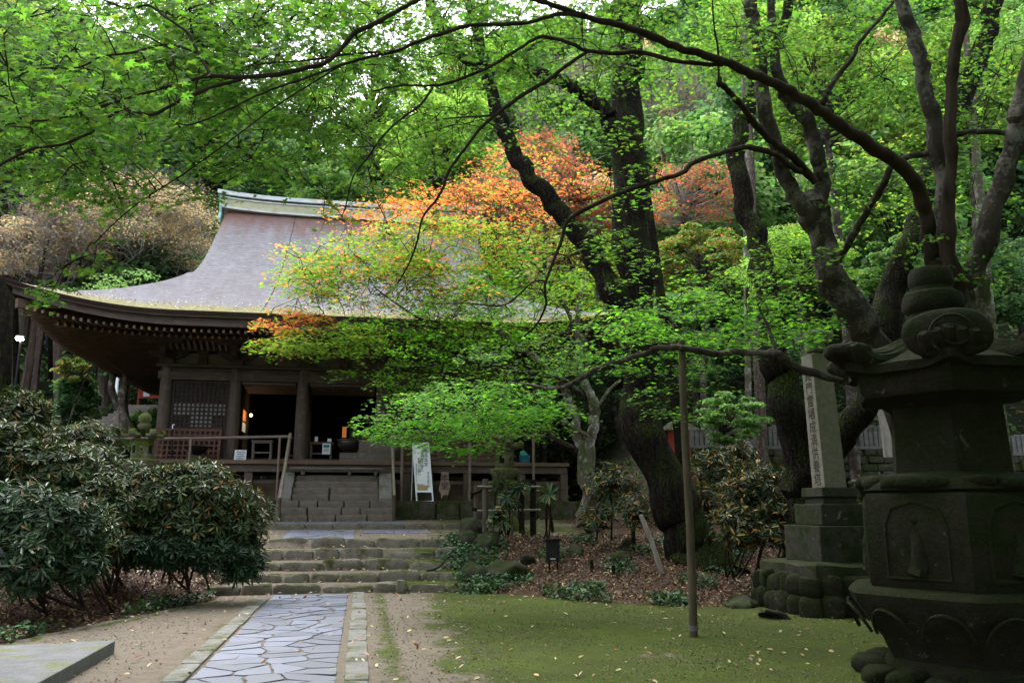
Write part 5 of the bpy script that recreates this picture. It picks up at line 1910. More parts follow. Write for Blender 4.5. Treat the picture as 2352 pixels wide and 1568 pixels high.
def prisms(mb, P0, P1, R0, R1, col=None):
    """many thin three-sided twigs at once"""
    P0, P1 = np.asarray(P0, float), np.asarray(P1, float)
    N = len(P0)
    if N == 0: return
    R0 = np.broadcast_to(R0, (N,)); R1 = np.broadcast_to(R1, (N,))
    d = P1 - P0; d /= np.linalg.norm(d, axis=1)[:, None] + 1e-9
    ref = np.where(np.abs(d[:, 2:3]) > .9, np.array([[1., 0, 0]]), np.array([[0, 0, 1.]]))
    x = np.cross(d, ref); x /= np.linalg.norm(x, axis=1)[:, None] + 1e-9
    y = np.cross(d, x)
    V = np.zeros((N, 6, 3))
    for k in range(3):
        a = 2 * math.pi * k / 3
        o = math.cos(a) * x + math.sin(a) * y
        V[:, k] = P0 + o * R0[:, None]; V[:, 3 + k] = P1 + o * R1[:, None]
    F = np.array([0, 1, 4, 3, 1, 2, 5, 4, 2, 0, 3, 5])
    L = (F[None] + (np.arange(N) * 6)[:, None]).reshape(-1)
    mb.batch(V.reshape(-1, 3), L, np.full(N * 3, 4))


class Tree:
    def __init__(s, name, base, label, group=None, cat='tree'):
        s.root = thing(name, base, label, cat, group)
        s.skel = []
        s.crown = MB(); s.twigs = MB()
        s.nc = 0
        s.km = 1.0

    def limb(s, pts, mat, name='limb', rough=.14, sides=12, flute=0.0, seed=None, nsub=5, world=False):
        """pts: (u, v, Y, width_px) in photograph pixels, or world (x, y, z, r)"""
        P, R = [], []
        for (u, v, Y, w_) in pts:
            if world: P.append(Vector((u, v, Y))); R.append(w_)
            else: P.append(at(u, v, Y)); R.append(w_ / 2 * Y / FPX)
        m_ = MB()
        m_.tube(P, R, sides, rough, seed if seed is not None else pts[0][0] * .013 + len(s.skel), True, True, nsub, 3.0, flute, .55)
        m_.build(name, mat, s.root, smooth=True)
        for i in range(len(P) - 1):
            for t in np.linspace(0, 1, 8, endpoint=False):
                s.skel.append((P[i] + (P[i + 1] - P[i]) * t)[:])
        s.skel.append(P[-1][:])
        return s

    def sprays(s, C, R, n, size, colkey, tpl=LEAF7, droop=.35, jit=.38, link=2.4, tr=.006, var=.22, flat=.10, twigs=3, nbias=(0, 0, 1)):
        """C (K,3) spray centres, R spray radius, n leaves per spray"""
        C = np.asarray(C, float); K = len(C)
        if K == 0: return
        Rk = R * RNG.uniform(.7, 1.3, K)
        # each spray is an elongated fan with its own heading
        head = RNG.uniform(0, 2 * math.pi, K)
        th = RNG.uniform(0, 2 * math.pi, (K, n)); rr = np.sqrt(RNG.uniform(.02, 1, (K, n)))
        ex = rr * np.cos(th) * 1.35; ey = rr * np.sin(th) * .75
        X = ex * np.cos(head)[:, None] - ey * np.sin(head)[:, None]
        Y = ex * np.sin(head)[:, None] + ey * np.cos(head)[:, None]
        tx = RNG.normal(0, .16, K)[:, None]; ty = RNG.normal(0, .16, K)[:, None]
        Zz = -droop * rr ** 2 + RNG.normal(0, flat, (K, n)) + tx * X + ty * Y
        P = C[:, None, :] + Rk[:, None, None] * np.stack([X, Y, Zz], -1)
        P = P.reshape(-1, 3)
        N = len(P)
        nr = np.tile(np.array(nbias, float), (N, 1)) + RNG.normal(0, jit, (N, 3))
        fw = np.stack([X, Y, -.35 * np.ones_like(X)], -1).reshape(-1, 3) + RNG.normal(0, .45, (N, 3))
        sz = size * 1.3 * RNG.uniform(.5, 1.3, N)
        base = np.repeat(1 + RNG.uniform(-.18, .18, (K, 1)), n, axis=0)
        leaves(s.crown, tpl, P, nr, sz, np.clip(rcol(MIX[colkey] if isinstance(colkey, str) else colkey, N, var) * base, 0, 1), fw)
        s.nc += N
        if twigs:
            tt = RNG.uniform(0, 2 * math.pi, (K, twigs)); r2 = RNG.uniform(.6, 1.0, (K, twigs))
            ex = r2 * np.cos(tt) * 1.3; ey = r2 * np.sin(tt) * .7
            X = ex * np.cos(head)[:, None] - ey * np.sin(head)[:, None]; Y = ex * np.sin(head)[:, None] + ey * np.cos(head)[:, None]
            E = C[:, None, :] + Rk[:, None, None] * np.stack([X, Y, -droop * r2 ** 2 + tx * X + ty * Y - .03], -1)
            C0 = np.repeat(C[:, None, :], twigs, 1)
            mid = (C0 + E) / 2 + RNG.normal(0, .06, E.shape) * Rk[:, None, None]
            prisms(s.twigs, C0.reshape(-1, 3), mid.reshape(-1, 3), tr * .6, tr * .45)
            prisms(s.twigs, mid.reshape(-1, 3), E.reshape(-1, 3), tr * .45, tr * .25)
        if link and s.skel:
            S = np.array(s.skel)
            for k in range(K):
                # a bent twig back to the nearest bough
                d = np.linalg.norm(S - C[k], axis=1) + .35 * np.clip(S[:, 2] - C[k, 2], -9, 9) * 0
                q = int(np.argmin(d))
                if d[q] < link:
                    p0, p1 = S[q], C[k]
                    m1 = p0 + (p1 - p0) * .35 + RNG.normal(0, .07, 3) * d[q] + np.array([0, 0, .08 * d[q]])
                    m2 = p0 + (p1 - p0) * .7 + RNG.normal(0, .06, 3) * d[q] + np.array([0, 0, .07 * d[q]])
                    prisms(s.twigs, [p0, m1, m2], [m1, m2, p1], [tr * 1.6, tr * 1.2, tr * .9], [tr * 1.2, tr * .9, tr * .6])
                    if k % 2 == 0:
                        s.skel.append(tuple(m1)); s.skel.append(tuple(m2))
                        S = np.array(s.skel)

    def region(s, u, v, ru, rv, Ya, Yb, K, R, n, size, colkey, clump=.0, **kw):
        """K sprays inside an ellipse of the picture, spread through real depth Ya..Yb"""
        C = []
        K = int(K * s.km)
        tries = 0
        while len(C) < K and tries < K * 30:
            tries += 1
            a, b = RNG.uniform(-1, 1), RNG.uniform(-1, 1)
            if a * a + b * b > 1: continue
            Y = RNG.uniform(Ya, Yb)
            uu, vv = u + a * ru, v + b * rv
            if clump and mnoise.noise(Vector((uu * .011, vv * .016, Y * .5))) < clump - .35: continue
            C.append(at(uu, vv, Y)[:])
        s.sprays(C, R, n, size, colkey, **kw)
        return s

    def finish(s, leafm, twigm):
        if s.crown.V: s.crown.build('crown', leafm, s.root)
        if s.twigs.V: s.twigs.build('twigs', twigm, s.root)


# ---- multi-stemmed maple behind the large lantern: its boughs cross the whole top of the view
bm = at(2250, 1000, 10.3)
m2 = Tree('maple_tree', (bm.x, bm.y, 0), 'many stemmed maple behind the huge lantern whose boughs cross the whole top', None)
m2.km = 2.1
BG_, BB_ = M['bark_grey'], M['bark_brown']
m2.limb([(2300, 1330, 10.6, 150), (2265, 1180, 10.5, 95), (2235, 1000, 10.3, 85), (2205, 850, 10.1, 88), (2190, 730, 9.9, 85), (2188, 670, 9.8, 70)], BG_, 'trunk', .12, 16, .1)
m2.limb([(2345, 1330, 11, 90), (2325, 1220, 10.9, 60), (2311, 1080, 10.8, 50), (2290, 980, 10.7, 48), (2270, 900, 10.6, 46), (2268, 760, 10.5, 44), (2255, 665, 10.4, 40), (2240, 600, 10.3, 34)], M['bark_lichen'], 'trunk', .2, 14)
m2.limb([(2192, 730, 9.9, 58), (2160, 640, 9.7, 44), (2136, 560, 9.55, 36), (2130, 500, 9.4, 34), (2112, 435, 9.2, 33), (2068, 380, 9.0, 32), (2001, 333, 8.7, 30), (1935, 290, 8.4, 29), (1868, 243, 8.1, 27),
         (1818, 213, 7.9, 25), (1768, 187, 7.7, 24), (1701, 160, 7.5, 22), (1635, 133, 7.3, 21), (1568, 113, 7.1, 20), (1484, 78, 6.9, 18), (1417, 57, 6.7, 17), (1351, 40, 6.55, 15), (1284, 17, 6.4, 14), (1214, -6, 6.3, 13), (1120, -50, 6.15, 12)], BB_, 'bough', .10)
m2.limb([(2185, 700, 9.8, 62), (2172, 610, 9.7, 44), (2161, 522, 9.6, 38), (2161, 433, 9.55, 38), (2155, 367, 9.5, 38), (2141, 267, 9.4, 38), (2121, 167, 9.3, 36), (2101, 100, 9.2, 33), (2068, 0, 9.1, 32), (2040, -90, 9, 28)], BG_, 'stem', .12)
m2.limb([(2200, 690, 9.6, 50), (2182, 600, 9.4, 36), (2178, 500, 9.3, 34), (2185, 400, 9.2, 28), (2181, 300, 9.1, 28), (2188, 200, 9.0, 27), (2191, 133, 8.9, 28), (2208, 50, 8.8, 34), (2203, -20, 8.7, 32)], BB_, 'stem', .12)
m2.limb([(2192, 720, 9.9, 60), (2213, 672, 9.8, 55), (2231, 632, 9.7, 50), (2261, 565, 9.6, 48), (2291, 467, 9.5, 48), (2318, 367, 9.4, 46), (2331, 283, 9.3, 42), (2352, 207, 9.2, 38), (2385, 80, 9.1, 34)], BG_, 'stem', .12)
m2.limb([(2186, 315, 9.1, 15), (2235, 300, 9.15, 14), (2311, 307, 9.4, 12)], BG_, 'branch', .1)
m2.limb([(2160, 345, 9.5, 14), (2138, 350, 9.5, 16), (2085, 360, 9.6, 15), (2048, 383, 9.7, 16), (2028, 427, 9.9, 16), (1995, 480, 10.3, 17), (1958, 540, 10.6, 18), (1925, 600, 10.9, 18)], BG_, 'branch', .1)
m2.limb([(1120, -50, 6.15, 12), (1030, -35, 6.05, 13), (959, 0, 6.0, 12), (917, 23, 5.95, 12), (864, 53, 5.9, 12), (811, 80, 5.85, 12), (784, 113, 5.8, 12), (745, 145, 5.75, 12), (700, 158, 5.7, 12), (640, 170, 5.65, 12), (560, 178, 5.6, 11), (485, 175, 5.55, 10),
         (420, 190, 5.5, 8), (330, 215, 5.45, 7), (250, 240, 5.4, 7), (200, 255, 5.4, 7), (120, 276, 5.35, 6), (50, 280, 5.3, 5), (-60, 300, 5.2, 4)], BB_, 'bough', .06, 9)
m2.limb([(560, 180, 5.6, 9), (490, 200, 5.55, 9), (420, 228, 5.5, 9), (350, 263, 5.45, 9), (295, 250, 5.4, 8), (265, 258, 5.4, 8), (215, 300, 5.35, 7), (150, 330, 5.3, 7), (75, 342, 5.25, 7), (0, 380, 5.2, 6), (-60, 420, 5.1, 5)], BB_, 'branch', .06, 8)
m2.limb([(485, 175, 5.55, 8), (465, 140, 5.6, 7), (450, 110, 5.65, 7), (430, 75, 5.7, 7), (380, 40, 5.75, 6), (340, 13, 5.8, 6), (290, 20, 5.8, 6), (230, -5, 5.8, 5)], BB_, 'branch', .06, 8)
m2.limb([(452, 122, 5.65, 6), (385, 103, 5.7, 6), (300, 122, 5.7, 6), (235, 130, 5.7, 5), (180, 155, 5.7, 5), (80, 160, 5.7, 4), (-20, 210, 5.6, 3)], BB_, 'branch', .06, 7)
m2.limb([(1351, 40, 6.55, 10), (1284, 32, 6.4, 11), (1234, 47, 6.35, 10), (1167, 57, 6.3, 10), (1084, 58, 6.2, 10), (1017, 77, 6.1, 10), (967, 93, 6.05, 9), (911, 117, 6.0, 9), (851, 130, 5.9, 8), (784, 150, 5.8, 7), (700, 180, 5.7, 6), (600, 215, 5.6, 5), (540, 245, 5.5, 5), (440, 286, 5.45, 4), (390, 275, 5.4, 3)], BB_, 'bough', .06, 9)
m2.limb([(911, 117, 6.0, 6), (784, 127, 5.9, 6), (700, 140, 5.8, 5), (620, 145, 5.8, 4), (520, 162, 5.75, 3)], BB_, 'branch', .05, 7)
m2.limb([(1660, 148, 7.4, 10), (1568, 143, 7.3, 11), (1467, 120, 7.2, 11), (1417, 123, 7.1, 11), (1351, 117, 7.0, 10), (1301, 97, 6.9, 9), (1267, 87, 6.9, 9), (1231, 88, 6.8, 9), (1184, 117, 6.8, 8), (1117, 157, 6.7, 8), (1034, 190, 6.7, 7), (984, 197, 6.6, 6), (917, 197, 6.5, 5), (857, 210, 6.5, 4)], BB_, 'bough', .06, 9)
m2.limb([(1351, 119, 7.0, 9), (1301, 150, 7.0, 9), (1261, 183, 7.0, 10), (1201, 217, 7.0, 10), (1141, 263, 7.0, 9), (1111, 287, 7.0, 8), (1067, 343, 7.0, 7), (1031, 393, 7.0, 7), (1018, 430, 7.0, 6), (1001, 460, 7.0, 6), (971, 500, 7.0, 5), (957, 560, 7.1, 5), (937, 610, 7.1, 4), (911, 654, 7.1, 3)], BB_, 'bough', .06, 9)
m2.limb([(1141, 263, 7.0, 6), (1117, 267, 7.0, 6), (1060, 270, 7.0, 4), (1017, 273, 7.0, 3)], BB_, 'branch', .05, 7)
m2.limb([(994, 200, 6.6, 6), (967, 240, 6.6, 6), (917, 277, 6.6, 5), (874, 320, 6.6, 5), (844, 363, 6.6, 4), (811, 407, 6.6, 4), (794, 473, 6.6, 3), (784, 500, 6.6, 2)], BB_, 'branch', .05, 7)
m2.limb([(784, 150, 5.8, 4), (640, 240, 5.9, 4), (520, 330, 6, 4), (420, 400, 6, 4), (300, 480, 6, 3), (215, 560, 6, 3)], BB_, 'branch', .05, 6)
kw = dict(link=1.1, tr=.0045, nbias=(0, -.55, .8), jit=.42, var=.14)
m2.region(240, 110, 420, 170, 5.7, 8.6, 130, .32, 30, .036, 'near', clump=.12, **kw)
m2.region(140, 150, 300, 170, 4.7, 5.4, 16, .26, 26, .036, 'near', clump=.1, **kw)
m2.region(120, 320, 260, 110, 5.5, 8.4, 52, .30, 30, .036, 'near', clump=.18, **kw)
m2.region(700, 10, 620, 55, 6.5, 11.0, 62, .34, 30, .036, 'near', **kw)
m2.region(640, 50, 330, 80, 6.5, 10.0, 40, .32, 30, .036, 'near', clump=.05, **kw)
m2.region(620, 100, 330, 130, 6.0, 9.0, 84, .32, 28, .036, 'near', clump=.2, **kw)
m2.region(560, 310, 330, 95, 6.2, 9, 48, .28, 26, .035, 'near', clump=.28, **kw)
m2.region(250, 440, 240, 50, 6, 8.0, 12, .22, 22, .034, 'near', clump=.3, **kw)
m2.region(160, 590, 100, 80, 6.1, 6.6, 3, .16, 20, .032, 'near', **kw)
m2.region(115, 680, 30, 24, 5.9, 6.1, 1, .12, 20, .03, 'near', **kw)
m2.region(950, 110, 260, 130, 7, 10, 44, .28, 26, .035, 'neard', clump=.34, **kw)
m2.region(860, 300, 240, 140, 7.4, 10.5, 34, .27, 24, .034, 'near', clump=.34, **kw)
m2.region(880, 480, 150, 80, 7.6, 9, 7, .18, 18, .032, 'ygreen', clump=.3, **kw)
m2.region(1250, 90, 260, 130, 7.5, 10.5, 50, .3, 28, .036, 'near', clump=.25, **kw)
m2.region(1230, 240, 180, 100, 8, 10.5, 14, .26, 22, .034, 'near', clump=.4, **kw)
m2.region(1560, 70, 260, 110, 8.2, 11, 46, .3, 28, .036, 'near', clump=.25, **kw)
m2.region(1950, 90, 360, 150, 9.8, 13, 66, .36, 30, .037, 'near', clump=.25, **kw)
m2.region(2250, 380, 160, 300, 10.2, 13, 36, .34, 26, .037, 'near', clump=.3, **kw)
m2.region(2000, 330, 250, 150, 10, 12.5, 30, .32, 26, .037, 'near', clump=.3, **kw)
m2.region(2190, 590, 120, 60, 9.2, 10.2, 4, .26, 26, .036, 'near', **kw)
# unseen sprays added overhead and behind the viewer to darken the lantern
Cx = np.stack([RNG.uniform(-3, 12, 1300), RNG.uniform(-6, 10, 1300), RNG.uniform(5.2, 9.5, 1300)], 1)
keep = RNG.uniform(0, 1, 1300) < ss((Cx[:, 0] + 2.5) / 4.5) * .9 + .1
Cx = Cx[keep]
# leave the picture itself to the regions above: drop sprays that would stand in the frame
dep = Cx[:, 1] * math.cos(PITCH) + (Cx[:, 2] - CAMZ) * math.sin(PITCH)
upc = -Cx[:, 1] * math.sin(PITCH) + (Cx[:, 2] - CAMZ) * math.cos(PITCH)
inside = (dep > -1.2) & (upc - 1.25 < .42 * np.maximum(dep, 0))
Cx = Cx[~inside]
m2.sprays(Cx, .85, 26, .12, 'neard', tpl=LEAF3, link=0, twigs=0)
m2.finish(M['leaf'], M['bark_brown'])

# ---- grey maple left of the lantern (forked, smooth bark)
b3 = at(2110, 1050, 11.3)
t3 = Tree('maple_tree', (b3.x, b3.y, 0), 'forked grey barked maple rising from behind the huge lantern', None)
t3.km = 1.9
t3.limb([(2190, 1300, 11.6, 130), (2150, 1180, 11.5, 92), (2100, 1010, 11.4, 80), (2050, 890, 11.2, 76), (1995, 782, 11, 72), (1961, 725, 10.9, 68), (1928, 672, 10.8, 66), (1906, 632, 10.7, 66), (1900, 585, 10.6, 62), (1880, 530, 10.5, 66), (1874, 495, 10.45, 64), (1876, 450, 10.4, 50)], BG_, 'trunk', .16, 18)
t3.limb([(1898, 690, 10.75, 20), (1890, 640, 10.7, 34), (1893, 618, 10.6, 26)], BG_, 'burl', .2, 10)
t3.limb([(1878, 520, 10.5, 56), (1850, 483, 10.4, 42), (1820, 435, 10.3, 38), (1795, 385, 10.2, 36), (1785, 340, 10.1, 34), (1768, 290, 10.05, 34), (1755, 240, 10, 34), (1748, 200, 9.95, 34), (1745, 133, 9.9, 34), (1735, 67, 9.8, 32), (1721, 0, 9.7, 30), (1705, -80, 9.6, 26)], BG_, 'stem', .14, 14)
t3.limb([(1876, 480, 10.45, 52), (1886, 433, 10.4, 42), (1882, 367, 10.3, 38), (1868, 300, 10.2, 36), (1838, 260, 10.1, 34), (1805, 217, 10.0, 30), (1785, 160, 9.9, 26), (1778, 90, 9.8, 22), (1770, 0, 9.7, 20), (1765, -60, 9.6, 18)], BG_, 'stem', .12, 14)
t3.limb([(1872, 262, 10.1, 16), (1888, 240, 10, 16), (1915, 187, 9.8, 14), (1958, 133, 9.6, 12), (1975, 97, 9.5, 10), (2035, 27, 9.3, 8), (2080, -30, 9.2, 7)], BG_, 'branch', .1, 9)
t3.limb([(1870, 420, 10.3, 20), (1851, 390, 10.2, 20), (1818, 360, 9.9, 19), (1775, 327, 9.6, 18), (1735, 287, 9.3, 17), (1701, 240, 9.0, 16), (1668, 205, 8.8, 14), (1651, 193, 8.7, 16), (1654, 180, 8.7, 10)], BB_, 'bough', .08, 10)
t3.limb([(1650, 195, 8.7, 6), (1650, 120, 8.6, 6), (1640, 60, 8.5, 5), (1636, 0, 8.4, 4)], BB_, 'branch', .06, 7)
t3.limb([(1840, 395, 10.1, 15), (1807, 378, 9.8, 16), (1785, 358, 9.6, 15), (1751, 345, 9.4, 14), (1711, 338, 9.2, 13), (1651, 353, 9.0, 12), (1588, 377, 8.8, 12), (1568, 397, 8.7, 11), (1517, 413, 8.6, 11), (1434, 440, 8.5, 11), (1351, 477, 8.4, 10), (1304, 507, 8.35, 10),
         (1291, 550, 8.4, 8), (1267, 610, 8.4, 7), (1251, 660, 8.4, 6), (1254, 697, 8.4, 6), (1234, 743, 8.4, 5), (1204, 773, 8.4, 4)], BB_, 'bough', .07, 10)
t3.limb([(1251, 645, 8.4, 4), (1220, 650, 8.4, 4), (1160, 700, 8.4, 4), (1080, 697, 8.4, 3), (1000, 697, 8.4, 2)], BB_, 'branch', .05, 6)
# the long propped bough
t3.limb([(2120, 960, 11.2, 26), (2040, 905, 10.7, 22), (1968, 880, 10.35, 19), (1901, 865, 10.2, 19), (1851, 852, 10.15, 19), (1811, 835, 10.1, 19), (1785, 810, 10.1, 18), (1755, 810, 10.1, 15), (1701, 808, 10.1, 15), (1635, 812, 10.12, 15), (1568, 799, 10.15, 15), (1506, 800, 10.3, 14),
         (1487, 810, 10.4, 12), (1419, 830, 10.8, 12), (1362, 853, 11.2, 13), (1330, 873, 11.5, 12), (1285, 890, 11.8, 10), (1246, 890, 12, 9), (1179, 880, 12.4, 6), (1120, 890, 12.6, 4)], BG_, 'bough', .09, 10)
t3.limb([(1788, 815, 10.1, 11), (1778, 790, 10.1, 10), (1765, 755, 10.1, 8), (1740, 700, 10.2, 5)], BG_, 'branch', .06, 8)
kw = dict(link=1.0, tr=.0045, nbias=(0, -.25, .95), jit=.24, flat=.06, var=.12)
t3.region(1650, 740, 270, 75, 10.3, 13, 60, .34, 34, .037, 'lit_green', clump=.1, droop=.22, **kw)
t3.region(1480, 790, 150, 80, 10.6, 13, 18, .34, 34, .037, 'lit_green', clump=.15, droop=.25, **kw)
t3.region(1100, 930, 190, 58, 11.4, 13.6, 62, .38, 40, .037, 'lit_green', clump=0, droop=.3, **kw)
t3.region(1010, 1000, 150, 40, 12, 13.4, 18, .30, 34, .036, 'lit_green', droop=.3, **kw)
t3.region(890, 975, 70, 34, 12.3, 13.2, 9, .26, 30, .035, 'lit_green', droop=.3, **kw)
t3.region(1230, 820, 160, 60, 11.5, 13.6, 18, .34, 34, .037, 'neard', clump=.1, droop=.25, **kw)
t3.region(1560, 900, 90, 80, 10.2, 12, 12, .26, 28, .036, 'near', **kw)
t3.region(1740, 620, 210, 80, 9.5, 12.5, 26, .32, 30, .037, 'near', clump=.2, droop=.25, **kw)
t3.region(1440, 500, 70, 230, 8.6, 9.8, 14, .24, 26, .036, 'near', **kw)
t3.region(1330, 610, 150, 110, 8.6, 10, 14, .24, 24, .035, 'near', clump=.2, **kw)
t3.region(1190, 700, 130, 60, 8.5, 9.4, 4, .2, 20, .034, 'near', **kw)
t3.region(1880, 640, 60, 60, 8.6, 9.8, 0, .2, 20, .034, 'near', **kw)
t3.region(1700, 220, 160, 140, 10.5, 13, 16, .3, 26, .036, 'near', clump=.3, **kw)
t3.finish(M['leaf'], M['bark_brown'])

# ---- great dark trunk by the leafy mound
g1 = ray_ground(1598, 1296)
Y1 = g1.y
t1 = Tree('big_tree', g1, 'massive black mossy trunk with a high fork rising from the leafy mound', None)
BD = M['bark_dark']
t1.limb([(1618, 1335, Y1, 190), (1606, 1290, Y1, 132), (1586, 1230, Y1, 108), (1560, 1165, Y1, 98), (1526, 1100, Y1, 94), (1494, 1009, Y1, 94), (1474, 920, Y1, 92), (1460, 830, Y1, 88), (1455, 700, Y1, 88), (1450, 600, Y1, 84), (1446, 500, Y1, 84), (1445, 400, Y1, 84), (1445, 300, Y1, 82), (1442, 200, Y1, 78), (1445, 100, Y1, 70), (1452, 0, Y1, 62), (1460, -120, Y1, 50)], BD, 'trunk', .10, 22, .05)
t1.limb([(1448, 340, Y1, 70), (1418, 305, Y1, 48), (1390, 262, Y1, 42), (1345, 218, Y1 - .2, 36), (1290, 187, Y1 - .4, 32), (1220, 165, Y1 - .6, 30), (1150, 158, Y1 - .8, 30), (1090, 148, Y1 - 1, 32), (1045, 108, Y1 - 1.1, 32), (1010, 60, Y1 - 1.2, 30), (985, 0, Y1 - 1.3, 26), (960, -80, Y1 - 1.4, 22)], BD, 'limb', .12, 14)
t1.limb([(1474, 790, Y1 - .1, 70), (1425, 700, Y1 - .1, 58), (1380, 620, Y1 - .1, 54), (1335, 550, Y1 - .15, 50), (1292, 492, Y1 - .2, 48), (1252, 450, Y1 - .2, 44), (1212, 402, Y1 - .2, 42), (1178, 345, Y1 - .2, 38), (1155, 290, Y1 - .2, 34), (1138, 240, Y1 - .2, 32), (1118, 165, Y1 - .2, 30), (1098, 80, Y1 - .2, 26), (1078, -10, Y1 - .2, 22)], M['bark_dark'], 'limb', .14, 16)
t1.region(1240, 170, 300, 120, Y1, Y1 + 3, 34, .6, 40, .05, 'near', tpl=LEAF5, link=2, tr=.008)
t1.region(1450, 80, 200, 120, Y1, Y1 + 3, 22, .6, 40, .05, 'near', tpl=LEAF5, link=2, tr=.008)
t1.sprays([at(RNG.uniform(1300, 1700), RNG.uniform(-500, -60), RNG.uniform(Y1 - 4, Y1 + 4))[:] for _ in range(110)], 1.0, 40, .08, 'neard', tpl=LEAF3, link=0, twigs=0)
t1.finish(M['leaf'], BD)

# ---- second dark tree behind the monument, with a low leaning bough to the right
g2 = at(1868, 1200, 14.6); g2.z = gz(g2.x, g2.y)
t2 = Tree('big_tree', g2, 'dark mossy tree behind the granite monument dividing low into two trunks', None)
Y2 = 14.6
t2.limb([(1900, 1290, Y2, 170), (1872, 1200, Y2, 112), (1850, 1090, Y2, 84), (1825, 980, Y2, 80), (1800, 890, Y2, 74), (1782, 815, Y2, 66), (1768, 720, Y2 + .1, 60), (1755, 640, Y2 + .3, 54), (1738, 560, Y2 + .5, 50), (1718, 490, Y2 + .8, 46), (1702, 420, Y2 + 1, 44), (1694, 345, Y2 + 1.2, 42), (1702, 280, Y2 + 1.3, 40), (1735, 200, Y2 + 1.4, 34), (1785, 100, Y2 + 1.5, 28), (1815, 0, Y2 + 1.6, 22)], BD, 'trunk', .12, 18, .05)
t2.limb([(1868, 1120, Y2 - .1, 90), (1905, 1030, Y2 - .1, 74), (1945, 985, Y2 - .1, 66), (1990, 930, Y2 - .1, 66), (2020, 850, Y2 - .1, 68), (2032, 760, Y2 - .1, 68), (2045, 670, Y2, 68), (2078, 590, Y2, 66), (2110, 510, Y2 + .1, 62), (2130, 430, Y2 + .1, 58), (2160, 330, Y2 + .2, 52), (2205, 225, Y2 + .2, 48), (2245, 140, Y2 + .3, 46), (2270, 60, Y2 + .3, 44), (2290, -40, Y2 + .3, 40)], BD, 'trunk', .12, 18)
t2.region(2150, 120, 230, 170, Y2 - 1, Y2 + 3, 34, .6, 40, .05, 'near', tpl=LEAF5, link=2, tr=.008)
t2.sprays([at(RNG.uniform(1600, 2500), RNG.uniform(-500, -60), RNG.uniform(Y2 - 4, Y2 + 4))[:] for _ in range(130)], 1.0, 40, .08, 'neard', tpl=LEAF3, link=0, twigs=0)
t2.region(2050, 420, 130, 120, Y2 + 2, Y2 + 5, 20, .6, 40, .05, 'ygreen', tpl=LEAF5, link=2, tr=.008)
t2.finish(M['leaf'], BD)

# ---- lichened maple by the right corner of the hall: its green and orange crown veils the roof
g4 = at(1352, 1190, 21.5); g4.z = gz(g4.x, g4.y)
t4 = Tree('maple_tree', g4, 'lichened pale maple at the hall corner with a green and orange crown over the roof', None)
t4.km = 2.1
ML = M['bark_lichen']; Y4 = 21.5
t4.limb([(1350, 1215, Y4, 60), (1352, 1180, Y4, 42), (1350, 1092, Y4, 36), (1358, 1003, Y4, 24), (1366, 965, Y4, 22), (1367, 936, Y4, 24), (1356, 905, Y4, 20), (1338, 869, Y4, 19), (1330, 830, Y4, 18), (1330, 792, Y4, 17), (1325, 745, Y4, 15), (1330, 700, Y4, 12), (1345, 640, Y4, 9)], ML, 'trunk', .22, 12)
t4.limb([(1345, 1110, Y4, 24), (1336, 1040, Y4, 24), (1324, 984, Y4, 20), (1323, 955, Y4, 18), (1310, 925, Y4, 17), (1296, 895, Y4 - .2, 16), (1262, 850, Y4 - .5, 12), (1215, 810, Y4 - .8, 10), (1160, 770, Y4 - 1, 8), (1130, 730, Y4 - 1, 6)], ML, 'stem', .22, 10)
t4.limb([(1330, 1040, Y4, 18), (1318, 1030, Y4, 17), (1294, 1019, Y4 - .2, 15), (1256, 996, Y4 - .4, 12), (1227, 971, Y4 - .6, 10), (1198, 961, Y4 - .8, 8), (1131, 959, Y4 - 1, 7), (1080, 940, Y4 - 1.2, 5)], M['bark_brown'], 'branch', .15, 9)
t4.limb([(1352, 1000, Y4, 10), (1330, 990, Y4 - .1, 9), (1311, 978, Y4 - .2, 8), (1291, 965, Y4 - .3, 8)], ML, 'dead_branch', .15, 8)
t4.limb([(1368, 938, Y4, 9), (1380, 922, Y4, 8), (1400, 895, Y4, 7), (1425, 873, Y4, 6)], ML, 'branch', .12, 8)
t4.limb([(1338, 905, Y4, 12), (1290, 870, Y4 - .5, 11), (1220, 855, Y4 - .9, 10), (1161, 844, Y4 - 1.3, 10), (1115, 830, Y4 - 1.6, 11), (1074, 807, Y4 - 1.8, 11), (1048, 780, Y4 - 2, 10), (1031, 760, Y4 - 2.1, 9), (1001, 740, Y4 - 2.2, 8), (961, 730, Y4 - 2.4, 6), (900, 690, Y4 - 2.6, 4), (860, 660, Y4 - 2.7, 3)], BG_, 'limb', .12, 10)
t4.limb([(1031, 762, Y4 - 2.1, 6), (970, 748, Y4 - 2.2, 6), (904, 740, Y4 - 2.4, 5), (830, 735, Y4 - 2.5, 4), (760, 760, Y4 - 2.6, 3), (680, 790, Y4 - 2.7, 2)], BG_, 'branch', .12, 8)
t4.limb([(1331, 800, Y4, 8), (1345, 770, Y4, 7), (1358, 740, Y4, 6), (1400, 690, Y4, 5)], ML, 'branch', .12, 8)
t4.limb([(1327, 770, Y4, 10), (1290, 690, Y4 - .3, 8), (1240, 620, Y4 - .5, 6), (1180, 560, Y4 - .6, 5), (1120, 520, Y4 - .8, 4), (1070, 490, Y4 - .9, 3)], BG_, 'branch', .12, 8)
kw = dict(tpl=LEAF5, link=1.6, tr=.007, jit=.22, flat=.05, droop=.25, var=.15)
t4.region(900, 640, 250, 60, 18.0, 22, 82, .66, 50, .05, 'autumn', clump=.12, **kw)
t4.region(820, 590, 180, 50, 18.5, 21.5, 36, .6, 46, .05, 'autumn', clump=.2, **kw)
t4.region(1030, 560, 200, 60, 18.5, 22.5, 50, .64, 48, .05, 'yell', clump=.25, **kw)
